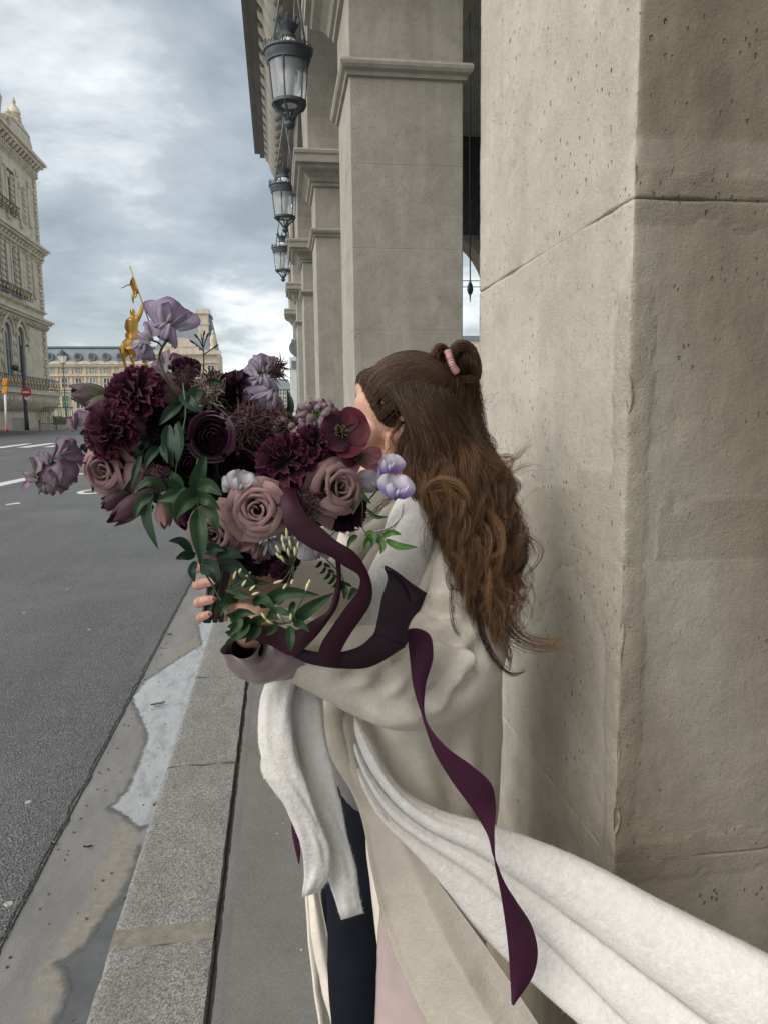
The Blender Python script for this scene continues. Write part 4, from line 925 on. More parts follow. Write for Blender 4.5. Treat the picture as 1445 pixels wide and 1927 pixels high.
# balcony: slab, stepped edge, curved brackets
XE = at_z(480, 290, ZW+0.35)[0]; YE = at_z(480, 290, ZW+0.35)[1]
mb = MB(); z = ZW+0.35
mb.box((XE+0.10, -6, z+0.10), (A-0.002, YE-0.10, z+0.30)); mb.box((XE, -6, z+0.0), (XE+0.12, YE, z+0.34)); mb.box((XE+0.12, YE-0.14, z), (A-0.002, YE, z+0.34))
mb.build('balcony_slab', M['stone_dark'], arc)
mb = MB(); mb.box((XE+0.121, -6, z-0.10), (XE+0.26, YE-0.05, z+0.098)); mb.box((XE+0.261, -6, z-0.18), (XE+0.36, YE-0.08, z+0.098)); mb.build('balcony_moulding', M['stone_dark'], arc)
mb = MB(); mb.box((A-0.34, -6, ZW-0.35), (A-0.032, YE-0.05, ZW)); mb.box((A-0.2, -6, ZW-0.55), (A-0.032, YE-0.08, ZW-0.351)); mb.build('frieze', M['stone_dark'], arc)
y = -5.5; first = None
while y < YE-0.2:
    if first is None:
        pts = cr([(A-0.33, y, ZW-0.28), (A-0.42, y, ZW-0.15), (A-0.50, y, ZW+0.10), (A-0.60, y, ZW+0.24), (XE+0.42, y, ZW+0.16), (XE+0.37, y, ZW+0.22)], 14)
        mb = MB(); mb.tube(pts, 0.135, 8, flat=0.8, up=np.array([0, 1.0, 0])); first = mb.build('balcony_bracket', M['stone'], arc, True); fy0 = y
    else:
        o = first.copy(); COL.objects.link(o); o.parent = arc; o.location = (0, y-fy0, 0)
    y += 0.44
# inside: ceiling, back wall, cross arch at the end of the passage
mb = MB(); mb.box((A+PT, -6, 6.1), (5.2, 14.0, 6.3)); mb.build('ceiling', M['plaster'], arc)
for k in (1, 2):
    mb = MB(); mb.box((A+PT+0.01, PY[k]+0.1, 5.1), (5.2, PY[k]+PW-0.1, 6.099)); mb.build('ceiling_beam', M['plaster'], arc)
mb = MB(); mb.box((4.9, -6, 0), (5.2, 12.2, 6.099)); mb.build('back_wall', M['stone'], arc)
zt = at_y(872, 452, 14)[2]; xc_ = at_y(870, 460, 14)[0]-0.75; r = 1.15; zs_ = zt+0.06-r*0.98; n = 20
V = []; pts = [(xc_-r, 0.3)]+[(xc_-r*math.cos(math.pi*i/n), zs_+r*math.sin(math.pi*i/n)) for i in range(n+1)]+[(xc_+r, 0.3)]
m_ = len(pts); outer = [(A+PT-0.1, 0.3)]+[(A+PT-0.1+(5.4-A-PT)*i/n, 6.095) for i in range(n+1)]+[(5.3, 0.3)]
F = []
for yy in (13.5, 14.0): V += [(x, yy, z) for x, z in pts]+[(x, yy, z) for x, z in outer]
for i in range(m_-1): F += [(i, i+1, m_+i+1, m_+i), (2*m_+i, 3*m_+i, 3*m_+i+1, 2*m_+i+1), (i, 2*m_+i, 2*m_+i+1, i+1)]
obj('cross_arch', V, F, M['stone'], arc, False)
mb = MB(); zd0, zd1 = at_y(880, 372, 12.8)[2], at_y(880, 448, 12.8)[2]; mb.box((A+PT+0.02, 12.6, zd1), (4.89, 12.9, 6.098)); mb.build('dark_band', M['iron'], arc)  # dark box across the passage, just below the ceiling

# ---- hanging street lanterns
def lantern(c, label, top_attach):
    e = empty('hanging_lantern', c, label, 'lantern', 'black iron lanterns hanging along the arcade')
    c = np.array(c, float)                                     # c: middle of the lower glass ring
    mb = MB()
    mb.lathe(c, [(0.185, -0.02), (0.205, -0.015), (0.205, 0.02), (0.185, 0.025)], 28)
    for i in range(6):
        t = i*math.pi/3+0.26; a = np.array((math.cos(t), math.sin(t), 0))
        mb.tube([c+a*0.195, c+a*0.235+up*0.44], 0.011, 6)
        mb.tube(cr([c+a*0.19-up*0.01, c+a*0.17-up*0.05, c+a*0.10-up*0.09, c+a*0.07-up*0.14, c+a*0.03-up*0.19], 8), 0.014, 6)
    mb.lathe(c, [(0.01, -0.29), (0.045, -0.27), (0.062, -0.235), (0.045, -0.20), (0.03, -0.185), (0.045, -0.16), (0.02, -0.15)], 14)
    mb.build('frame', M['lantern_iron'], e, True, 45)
    mb = MB(); z = 0.43
    mb.lathe(c+up*z, [(0.23, 0), (0.25, 0.01), (0.25, 0.04), (0.265, 0.06), (0.27, 0.11), (0.29, 0.125), (0.29, 0.145), (0.20, 0.15), (0.02, 0.151)], 32)
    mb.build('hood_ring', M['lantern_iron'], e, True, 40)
    mb = MB()
    for i in range(28):                                        # pierced crest round the hood
        t = i*2*math.pi/28; a = np.array((math.cos(t), math.sin(t), 0)); b = np.array((-a[1], a[0], 0)); q = c+a*0.28+up*(z+0.145)
        mb.tube([q-b*0.028, q-b*0.018+up*0.035, q+up*0.05, q+b*0.018+up*0.035, q+b*0.028], 0.006, 5)
        if i % 4 == 0: mb.tube([q, q+up*0.06+a*0.01, q+up*0.085], [0.012, 0.014, 0.003], 5)
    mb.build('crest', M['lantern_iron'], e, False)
    mb = MB(); mb.lathe(c+up*(z+0.15), [(0.14, 0), (0.135, 0.05), (0.11, 0.10), (0.085, 0.13)], 24); mb.build('white_dome', M['milkglass'], e, True)
    mb = MB(); mb.lathe(c+up*(z+0.275), [(0.10, 0), (0.105, 0.03), (0.085, 0.05), (0.09, 0.10), (0.12, 0.14), (0.125, 0.16), (0.11, 0.165), (0.10, 0.15), (0.02, 0.15)], 20)
    for i in range(8):
        t = i*math.pi/4; a = np.array((math.cos(t), math.sin(t), 0)); mb.tube([c+a*0.115+up*(z+0.43), c+a*0.14+up*(z+0.49), c+a*0.12+up*(z+0.52)], [0.016, 0.018, 0.004], 5)
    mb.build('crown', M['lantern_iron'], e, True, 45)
    n = 6
    for i in range(n):                                         # six bent panes
        V = []
        for j in range(5):
            t = 0.26+math.pi/3*(i+0.06+0.88*j/4)
            for rr, zz in ((0.19, 0.02), (0.228, 0.433)): V.append((c[0]+rr*math.cos(t), c[1]+rr*math.sin(t), c[2]+zz))
        F = [(2*j, 2*j+2, 2*j+3, 2*j+1) for j in range(4)]
        obj('glass_pane', V, F, M['lampglass'], e, True)
    mb = MB(); mb.lathe(c, [(0.04, -0.04), (0.12, -0.01), (0.165, 0.0)], 20); mb.build('glass_bowl', M['milkglass'], e, True)
    mb = MB(); mb.lathe(c+up*0.18, [(0.03, -0.16), (0.035, 0), (0.07, 0.05), (0.075, 0.16), (0.04, 0.21), (0.03, 0.25)], 14); mb.build('lamp_globe', M['milkglass'], e, True)
    LS = 0.84; t_ = c+(np.array(top_attach, float)-c)/LS; wx = c[0]+(A-c[0])/LS; e.scale = (LS, LS, LS)
    for s in (-1, 1):
        a = c+np.array((0.04, s*0.27, z+0.10)); b = t_+np.array((0.02, s*0.05, 0)); mb = MB(); mb.tube([a+np.array((-.22 if s < 0 else 0.2, -s*0.16, 0)), b], 0.014, 6); blob(mb, b, 0.03, None, 8); mb.build('suspension_rod', M['iron_grey'], e, True)
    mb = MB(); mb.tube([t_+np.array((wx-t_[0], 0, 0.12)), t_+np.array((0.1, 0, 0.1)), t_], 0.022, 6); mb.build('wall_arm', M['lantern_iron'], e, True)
LX = 0.20
for k, lab in ((1, 'nearest and largest black iron lantern hanging in front of the arcade, highest in the photo'), (2, 'second black iron lantern along the arcade, half covered by a pier capital'), (3, 'farthest and smallest black iron lantern hanging along the arcade')):
    yk = (PY[k+1]+PW+PY[k+2])/2-4.7*(1 if k else 0) if False else A*(8.2*(k-0.26+1)) - A*0.0
    yk = [0, 7.9, 12.55, 17.2][k]
    zc_ = at_y(552, 196, 7.9)[2]
    zc_ += [0, 0.0, 0.09, 0.13][k]; lantern((LX, yk, zc_), lab, (LX+0.02, yk+0.02, zc_+1.55))
# ---- hanging rod lamp inside the passage, glimpsed between the piers
Yh = 6.9; c0 = at_y(884, 541, Yh)
e = empty('passage_lamp', c0, 'small dark lamp on a long rod hanging inside the passage between the two nearest piers', 'hanging lamp')
mb = MB(); mb.tube([c0+up*0.03, (c0[0]-0.02, Yh, 6.1)], 0.006, 6); mb.build('rod', M['iron'], e, True)
mb = MB(); mb.lathe(c0, [(0.004, -0.13), (0.008, -0.07), (0.022, -0.05), (0.03, -0.02), (0.024, 0.02), (0.012, 0.045), (0.006, 0.06)], 10); mb.build('lamp_body', M['iron'], e, True)
mb = MB(); mb.tube([c0+np.array((-0.4, 0, 0.0)), c0+np.array((0.4, 0, 0.01))], 0.004, 5); mb.tube([c0+np.array((-0.4, 0, 0.055)), c0+np.array((0.4, 0, 0.065))], 0.004, 5); mb.build('cross_bar', M['iron'], e, True)
# ---- road sign seen from behind and grey cabinet post past the last pier
Yq = 21.5; c0 = at_y(559.5, 655, Yq); e = empty('road_sign', at_y(561, 783, Yq)*np.array((1, 1, 0)), 'round grey back of a road sign at the far end of the arcade', 'road sign')
mb = MB(); mb.lathe(c0, [(0.22, -0.012), (0.225, -0.008), (0.225, 0.008), (0.22, 0.012)], 28, (0, -1, 0)); mb.build('sign_plate', M['iron_grey'], e, False)
mb = MB(); mb.tube([(c0[0], Yq+0.05, zr(Yq)), (c0[0], Yq+0.05, c0[2]+0.2)], 0.03, 8); mb.build('post', M['iron_grey'], e, True)
Yq = 24.0; a = at_y(545.5, 672, Yq); b = at_y(563, 783, Yq)
e = empty('signal_box', (a[0]+0.15, Yq, zr(Yq)), 'pale grey slim signal cabinet with a dark square lamp, beside the farthest pier', 'signal box')
mb = MB(); mb.box((a[0], Yq, zr(Yq)), (a[0]+0.32, Yq+0.3, a[2])); mb.build('cabinet', M['white'], e)
p = at_y(549, 679, Yq-0.02); q = at_y(560, 693, Yq-0.02); mb = MB(); mb.box((p[0], Yq-0.05, q[2]), (q[0], Yq-0.002, p[2])); mb.build('lamp_housing', M['iron_grey'], e)
# pale building and shop seen through the passage
for lab, Y, py, x0, x1, mat in (('pale tall building far beyond the passage, seen in the gap between two piers', 150, 640, 860, 960, M['stone_far']), ('low teal shopfront in front of the pale building beyond the passage', 130, 765, 862, 950, M['iron_grey'])):
    a = at_y(x0, py, Y); b = at_y(x1, py, Y); e = empty('distant_building', ((a[0]+b[0])/2, Y, 0.6), lab, 'building')
    mb = MB(); mb.box((a[0], Y, -1), (b[0], Y+8, a[2])); mb.build('wall', mat, e)
    mb = MB(); mb.box((a[0]-0.5, Y-0.5, a[2]), (b[0]+0.5, Y+8, a[2]+0.8)); mb.build('roof', M['slate'], e)
    for k in range(6):
        x = a[0]+(b[0]-a[0])*(k+.5)/6; fwin(e, x, Y, 2.0, a[2]-1.0 if Y == 130 else 5, 1.0, M['pane'])
# ================================================================== THE WOMAN
m = NM('skin'); c = m.ramp(m.noise(9, 5, 0.6), [(0.35, (0.56, 0.335, 0.25)), (0.65, (0.48, 0.26, 0.185))])
m.color(c).set(rough=0.5, spec=0.35, sss=0.12); m.b.inputs['Subsurface Radius'].default_value = (0.012, 0.005, 0.003); m.bump(m.noise(300, 3), 0.08, 0.001); M['skin'] = m.m
M['nail'] = simple('nail', (0.50, 0.24, 0.19), (0.45, 0.21, 0.17), 30, 0.25, 90, 0.0)
def wool(name, c1, c2, fs=420, fst=0.5, sheen=0.4, big=18):
    m = NM(name); c = m.ramp(m.noise(big, 6, 0.65), [(0.35, c1), (0.65, c2)])
    c = m.mix(m.ramp(m.noise(fs*0.5, 4, 0.75), [(0.4, 0.0), (0.7, 0.4)]), c, tuple(x*0.70 for x in c1))
    c = m.mix(m.ramp(m.noise(75, 5, 0.7), [(0.45, 0.0), (0.75, 0.3)]), c, tuple(x*0.75 for x in c1))
    m.color(c).set(rough=0.95, spec=0.1, sheen=sheen, sheenr=0.5); m.bump(m.noise(fs*0.6, 4, 0.7), fst, 0.003).bump(m.noise(45, 4), 0.25, 0.006); return m.m
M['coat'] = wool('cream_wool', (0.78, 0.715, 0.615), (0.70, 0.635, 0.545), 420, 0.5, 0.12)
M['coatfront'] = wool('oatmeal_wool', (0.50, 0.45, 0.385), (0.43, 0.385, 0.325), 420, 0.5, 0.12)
M['scarf'] = wool('white_mohair', (0.70, 0.675, 0.645), (0.62, 0.597, 0.568), 260, 0.7, 0.2, 70)
M['hoodie'] = wool('grey_beige_knit', (0.36, 0.32, 0.275), (0.30, 0.265, 0.23), 350, 0.5, 0.2)
M['sweater'] = wool('dark_grey_knit', (0.13, 0.12, 0.118), (0.09, 0.085, 0.085), 260, 0.7, 0.2)
m = NM('mauve_satin'); m.color(m.ramp(m.noise(8, 4), [(0.3, (0.27, 0.205, 0.20)), (0.7, (0.20, 0.15, 0.147))])).set(rough=0.42, spec=0.4, sheen=0.3); m.bump(m.noise(25, 3), 0.15, 0.006); M['satin'] = m.m
M['lining'] = simple('pink_lining', (0.42, 0.325, 0.305), (0.36, 0.275, 0.26), 5, 0.55, 30, 0.15, 0.004, sheen=0.3)
m = NM('dark_denim'); m.color(m.ramp(m.noise(14, 5, 0.6), [(0.3, (0.004, 0.005, 0.010)), (0.7, (0.008, 0.0095, 0.016))])).set(rough=0.9, spec=0.15); m.bump(m.wave(420, 1.0, m.map((1, 1, 1), rot=(0.5, 0.6, 0.8))), 0.2, 0.001); M['denim'] = m.m
m = NM('hair'); tn = m.attr('tone')
c = m.ramp(tn, [(0.0, (0.016, 0.009, 0.006)), (0.35, (0.070, 0.038, 0.021)), (0.65, (0.175, 0.088, 0.042)), (1.0, (0.46, 0.245, 0.115))])
m.color(c).set(rough=0.5, spec=0.28); M['hair'] = m.m
M['scalp'] = simple('hair_undercoat', (0.026, 0.015, 0.009), (0.015, 0.009, 0.006), 30, 0.85, 150, 0.6, 0.004, spec=0.08)
M['pinksatin'] = simple('pink_satin', (0.66, 0.37, 0.36), (0.52, 0.27, 0.27), 30, 0.4, 90, 0.2)
M['metal'] = simple('zip_metal', (0.55, 0.54, 0.52), None, 90, 0.3, 200, 0.2, 0.001, metal=0.9)
M['label'] = simple('cream_label', (0.72, 0.66, 0.52), (0.68, 0.61, 0.47), 20, 0.7, 90, 0.1)

fh_ = -_r0*0.955 + np.array([math.sin(YAW), math.cos(YAW), 0])*0.297    # her facing direction
f_ = fh_/np.linalg.norm(fh_); l_ = np.cross(up, f_)
HC = P(762, 806, 1.46)
def HL(f, l, z): return HC+f_*f+l_*l+up*z
RB = np.stack([f_, l_, up])                                     # rows: local axes in the world
hip = P(742, 1440, 1.47)
wo = empty('person', np.array((hip[0], hip[1], 0.0)), 'woman in cream coat and white scarf, long brown hair blowing, holding up a bouquet', 'person')

# ---- body: one continuous skin
mb = MB()
blob(mb, HL(-0.012, 0, 0.045), (0.092, 0.072, 0.092), RB, 26)
mb.tube([HL(0.042, 0, 0.095), HL(0.054, 0, 0.05), HL(0.052, 0, 0.0), HL(0.05, 0, -0.04), HL(0.058, 0, -0.085)], [0.035, 0.046, 0.045, 0.040, 0.022], 18, flat=1.25, up=l_)
blob(mb, HL(0.062, 0, 0.078), (0.032, 0.05, 0.035), RB, 16)                                    # forehead
mb.tube([HL(0.088, 0, 0.022), HL(0.104, 0, 0.0), HL(0.112, 0, -0.018), HL(0.092, 0, -0.025)], [0.008, 0.010, 0.012, 0.010], 10)     # nose
blob(mb, HL(0.090, 0, -0.052), (0.011, 0.020, 0.007), RB, 10); blob(mb, HL(0.089, 0, -0.062), (0.011, 0.018, 0.007), RB, 10)   # lips
blob(mb, HL(0.080, 0, -0.088), (0.018, 0.02, 0.016), RB, 10)                                   # chin
for s in (-1, 1):
    blob(mb, HL(0.055, 0.042*s, -0.01), (0.032, 0.024, 0.03), RB, 14)                            # cheek
    mb.tube([HL(0.005, 0.058*s, -0.01), HL(0.01, 0.055*s, -0.05), HL(0.05, 0.032*s, -0.085)], [0.02, 0.016, 0.014], 10)      # jaw
    blob(mb, HL(0.082, 0.030*s, 0.030), (0.013, 0.024, 0.008), RB, 10)                           # brow ridge
    # ear: helix, lobe and shell
    er = cr([HL(0.010, 0.069*s, 0.004), HL(0.009, 0.073*s, 0.020), HL(-0.003, 0.077*s, 0.029), HL(-0.016, 0.079*s, 0.023), HL(-0.019, 0.077*s, 0.006), HL(-0.010, 0.073*s, -0.014), HL(0.002, 0.069*s, -0.022)], 20)
    mb.tube(er, 0.0042, 8); blob(mb, HL(-0.003, 0.070*s, 0.006), (0.013, 0.006, 0.019), RB, 10); blob(mb, HL(0.0, 0.069*s, -0.019), (0.008, 0.005, 0.009), RB, 10)
NB = P(768, 985, 1.47)
mb.tube([HL(-0.018, 0, -0.02), HL(-0.02, 0, -0.07), HL(-0.03, 0, -0.13), NB-up*0.03], [0.062, 0.055, 0.055, 0.07], 16)
W0 = P(760, 1230, 1.47)
mb.tube([NB-up*0.02, NB-up*0.09, W0+up*0.06, W0-up*0.05, hip+up*0.03, hip-up*0.06], [0.08, 0.15, 0.14, 0.115, 0.15, 0.14], 18, flat=0.72, up=f_)
def limb(pts, r): mb.tube(cr(pts, 14), np.interp(np.linspace(0, 1, 14), np.linspace(0, 1, len(r)), r), 12)
SL = P(862, 1085, 1.36); EL = P(842, 1250, 1.29); WL_ = P(512, 1200, 1.105)      # near (left) arm
SR = P(690, 1050, 1.58); ER = P(705, 1140, 1.42); WR = P(560, 1092, 1.205)      # far (right) arm
limb([SL, EL], [0.05, 0.038]); limb([EL, WL_], [0.040, 0.024]); limb([SR, ER], [0.05, 0.038]); limb([ER, WR], [0.040, 0.025])
limb([NB-up*0.05, SL], [0.06, 0.055]); limb([NB-up*0.05, SR], [0.06, 0.055])
LEGS = []
for pts in ([P(742, 1400, 1.44), P(722, 1500, 1.42), P(700, 1650, 1.40), P(692, 1800, 1.40), P(692, 1927, 1.40)], [P(735, 1400, 1.54), P(690, 1560, 1.55), P(676, 1700, 1.55), P(688, 1927, 1.53)]):
    e0 = pts[-1]; foot = np.array((e0[0], e0[1], 0.09))-f_*0.03
    q = cr(pts+[(e0*0.5+foot*0.5)-f_*0.01, foot], 40); LEGS.append(q)
    mb.tube(q, np.interp(np.linspace(0, 1, 40), [0, 0.2, 0.6, 1], [0.082, 0.075, 0.050, 0.036]), 14)
    an = foot; mb.tube([an-up*0.01, an+f_*0.06-up*0.045, an+f_*0.15-up*0.06], [0.04, 0.036, 0.026], 10)
# hands: palm, four fingers and a thumb, curled round the stems
STEM = P(405, 1125, 1.125)
def hand(wr, pc, fingers, thumb, pw, nrm):
    a = pc-wr; a /= np.linalg.norm(a)
    mb.tube(cr([wr, wr*0.5+pc*0.5, pc, pc+a*0.03], 10), [0.025, 0.026, 0.028, 0.032, 0.036, 0.039, 0.040, 0.040, 0.038, 0.030], 14, flat=0.40, up=FWD)
    tips = []
    for pts, r in fingers+[thumb]:
        q = cr(pts, 16); rr = r*np.array([1.08, 1.02, 1, .98, 1.0, 1.04, 1.0, .95, .93, .95, .98, .94, .9, .86, .78, .5]); mb.tube(q, rr, 10); tips.append((q, r))
    return tips
pcR = P(448, 1106, 1.185); fR = []
for i, (y, r, ln) in enumerate(((1066, .0082, 2), (1098, .0088, 6), (1132, .0086, 4), (1160, .0074, -4))):
    fR.append(([P(430, y+2, 1.19), P(404-ln*0.4, y, 1.182), P(381-ln*0.5, y-1, 1.160), P(376-ln*0.5, y+3, 1.125), P(388, y-3, 1.098), P(404+ln, y-6, 1.090)], r))
tipsR = hand(WR, pcR, fR, ([P(470, 1085, 1.165), P(455, 1068, 1.13), P(438, 1062, 1.10), P(420, 1068, 1.088)], 0.0098), up, None)
pcL = P(494, 1186, 1.10); fL = []
for i, (y, r) in enumerate(((1146, .0078), (1162, .0083), (1178, .0081), (1192, .0070))):
    fL.append(([P(490, y+3, 1.10), P(474, y, 1.093), P(460, y-2, 1.10), P(452, y-3, 1.12), P(458, y-3, 1.135), P(466, y-3, 1.145)], r))
tipsL = hand(WL_, pcL, fL, ([P(502, 1166, 1.11), P(486, 1150, 1.125), P(468, 1146, 1.14), P(456, 1146, 1.15)], 0.0098), up, None)
body_o = voxel('body', mb, M['skin'], wo, 0.0036, 4)
for tips in (tipsR, tipsL):                                     # finger nails
    for q, r in tips:
        t = q[-2]-q[-5]; t /= np.linalg.norm(t); ax = STEM-q[-4]; ax[2] = 0
        n_ = -ax+t*np.dot(ax, t); n_ /= np.linalg.norm(n_); s_ = np.cross(t, n_)
        V = []; 
        for i in range(6):
            for j in range(5):
                u_ = i/5; w = (j/4-0.5)*2; ww = r*0.72*(1-max(0, u_-0.7)**2*4)
                V.append(q[-5]*(1-u_)+q[-1]*u_ + t*0.001 + s_*ww*w + n_*(r*(0.97-0.22*w*w)-0.10*r*u_+0.0006))
        obj('fingernail', V, grid_faces(6, 5), M['nail'], wo, True)
# eyes, brows, lashes
for s in (-1, 1):
    mb = MB(); blob(mb, HL(0.0745, 0.031*s, 0.012), 0.0118, None, 14); e_ = mb.build('eye', M['whitecloth'], wo, True)
    mb = MB(); blob(mb, HL(0.0805, 0.031*s, 0.011), (0.0062, 0.0055, 0.0055), RB, 10); mb.build('iris', M['scalp'], e_, True)
    mb = MB()
    for i in range(26):
        t = i/25; a = HL(0.086-0.014*t**2, (0.020+0.026*t)*s, 0.036+0.006*t-0.006*t*t); mb.tube([a, a+l_*0.006*s+up*0.003+f_*0.001], [0.0007, 0.0002], 4)
    mb.build('eyebrow', M['scalp'], wo)
    mb = MB()
    for i in range(20):
        t = i/19; a = HL(0.0855-0.008*t**2, (0.022+0.02*t)*s, 0.013+0.003*math.sin(3*t)); mb.tube([a, a+f_*0.007+up*0.001+l_*0.002*s, a+f_*0.010+up*0.005+l_*0.004*s], [0.0007, 0.0005, 0.0002], 4)
    mb.build('eyelashes', M['scalp'], wo)

# ---- cloth helpers
def thicken(V, F, nr, nc, t):
    """turns an nr x nc sheet into a closed slab"""
    n = normals(V, F); V2 = V-n*t; N0 = len(V)
    G = list(F)+[tuple(i+N0 for i in f[::-1]) for f in F]
    edge = [i for i in range(nc)]+[i*nc+nc-1 for i in range(1, nr)]+[(nr-1)*nc+i for i in range(nc-2, -1, -1)]+[i*nc for i in range(nr-2, 0, -1)]
    for a, b in zip(edge, edge[1:]+edge[:1]): G.append((b, a, a+N0, b+N0))
    return np.concatenate([V, V2]), G
def sheet(rows, nr, nc, t=0.006, wob=None):
    """rows of (px, py, d): smooth surface through them, with thickness"""
    A_ = np.array([cr(PP(r), nc) for r in rows]); V = np.stack([cr(A_[:, j], nr) for j in range(nc)], 1).reshape(-1, 3)
    F = grid_faces(nr, nc); n = normals(V, F)
    if np.mean((V-CAM)*n) > 0: F = [f[::-1] for f in F]; n = -n
    if wob is not None:
        k = np.array([wob(i/(nr-1), j/(nc-1), V[i*nc+j]) for i in range(nr) for j in range(nc)]); V = V+n*k[:, None]
    return thicken(V, F, nr, nc, t)
def roll(EA, EB, bulge, n=60, m=26, wob=None, back=0.8, taper=True):
    """soft roll of cloth between two edges"""
    a = cr(PP(EA), n); b = cr(PP(EB), n); c = (a+b)/2; w = b-a; hw = np.linalg.norm(w, axis=1)/2; wd = w/(2*hw[:, None])
    vd = c-CAM; vd /= np.linalg.norm(vd, axis=1)[:, None]; dz = vd-wd*np.sum(vd*wd, 1)[:, None]; dz /= np.linalg.norm(dz, axis=1)[:, None]
    bl = np.broadcast_to(np.asarray(bulge, float), (2,)) if np.ndim(bulge) else np.array([bulge, bulge]); bl = np.linspace(bl[0], bl[1], n)
    V = []
    for i in range(n):
        tp = 1.0
        if taper: tp = min(1.0, (min(i, n-1-i)/(n*0.04)+0.25))
        for j in range(m):
            t = 2*math.pi*j/m; cs = math.cos(t); sn = math.sin(t)
            p = c[i]-wd[i]*hw[i]*cs*1.0*(1 if abs(cs) > 2 else 1) - dz[i]*bl[i]*tp*(sn if sn > 0 else sn*back)
            if wob is not None: k = wob(i/(n-1), j/m, p); p = p+(-wd[i]*cs-dz[i]*sn)*k
            V.append(p)
    V = np.array(V); F = grid_faces(n, m, True)
    F = [f[::-1] for f in F]; n0 = normals(V, F)
    if np.mean(np.sum((V-np.repeat(c, m, 0))*n0, 1)) < 0: F = [f[::-1] for f in F]; 
    return V, F+[tuple(range(m)), tuple((n-1)*m+i for i in range(m))[::-1]]
def sleeve(st, n=70, m=44, wob=None, cap=False):
    """tube of cloth; st rows: px, py, d, radius in the picture plane, radius in depth"""
    p = cr(PP([s[:3] for s in st]), n); u_ = np.linspace(0, 1, n)
    d = np.concatenate([[0], np.cumsum(np.linalg.norm(np.diff(PP([s[:3] for s in st]), axis=0), axis=1))]); d /= d[-1]
    R_ = cr(np.array([[x, s[3], s[4]] for x, s in zip(d, st)]), n)[:, 1:]
    T = np.gradient(p, axis=0); T /= np.linalg.norm(T, axis=1)[:, None]
    Bv = np.cross(T, np.broadcast_to(FWD, T.shape)); Bv /= np.linalg.norm(Bv, axis=1)[:, None]; Dv = np.cross(Bv, T)
    V = []
    for i in range(n):
        for j in range(m):
            t = 2*math.pi*j/m; dirv = Bv[i]*math.cos(t)*R_[i, 0]+Dv[i]*math.sin(t)*R_[i, 1]
            q = p[i]+dirv
            if wob is not None: q = q+dirv/np.linalg.norm(dirv)*wob(u_[i], j/m, q)
            V.append(q)
    V = np.array(V); F = grid_faces(n, m, True); nn = normals(V, F)
    if np.mean(np.sum((V-np.repeat(p, m, 0))*nn, 1)) < 0: F = [f[::-1] for f in F]
    if cap: F += [tuple(range(m)), tuple((n-1)*m+i for i in range(m))]
    return V, F
def ridge(x): return (1-abs(x))**2
def proj(p):
    v = p-CAM; d = v@FWD; return CX+FPX*(v@RGT)/d, CY-FPX*(v@UPV)/d
def creases(lines):
    """creases of the cloth: polylines (where they run on the garment), width, depth"""
    Ls = []
    for pts, w, a in lines:
        q = cr(np.array(pts, float), 24); Ls.append((q, w, a))
    def f(p):
        x, y = proj(p); k = 0.0
        for q, w, a in Ls:
            d2 = (q[:, 0]-x)**2+(q[:, 1]-y)**2; i = int(np.argmin(d2)); t = i/23.0
            k += a*math.exp(-d2[i]/(w*w))*min(1.0, 4*t+0.15, 4*(1-t)+0.15)
        return k
    return f
# ---- jeans and shoes, sweater
mb = MB()
for q in LEGS: mb.tube(q, np.interp(np.linspace(0, 1, 40), [0, 0.2, 0.6, 1], [0.096, 0.089, 0.066, 0.062]), 22)
V = np.concatenate(mb.V); V = V+np.array([[0.004*nz(p, 9)+0.003*nz(p, 25), 0.004*nz(p, 8, 3), 0] for p in V]); obj('jeans', V, mb.F, M['denim'], wo, True)
for e0 in (P(692, 1927, 1.40), P(688, 1927, 1.53)):
    c = np.array((e0[0], e0[1], 0.0))-f_*0.03; mb = MB(); mb.tube([c-f_*0.06+up*0.03, c+up*0.045, c+f_*0.1+up*0.04, c+f_*0.18+up*0.028, c+f_*0.21+up*0.02], [0.035, 0.048, 0.045, 0.038, 0.015], 14, flat=0.9, up=up); mb.tube([c+up*0.04, c+up*0.13], [0.05, 0.055], 14); mb.build('shoe', M['black'], wo, True)
V, F = sleeve([(745, 1010, 1.47, 0.09, 0.11), (720, 1150, 1.47, 0.115, 0.13), (712, 1300, 1.46, 0.115, 0.13), (722, 1420, 1.46, 0.105, 0.14), (728, 1480, 1.46, 0.10, 0.14)], 40, 40, lambda u_, v, p: 0.006*nz(p, 14)+0.003*nz(p, 40)); obj('sweater', V, F, M['sweater'], wo, True)

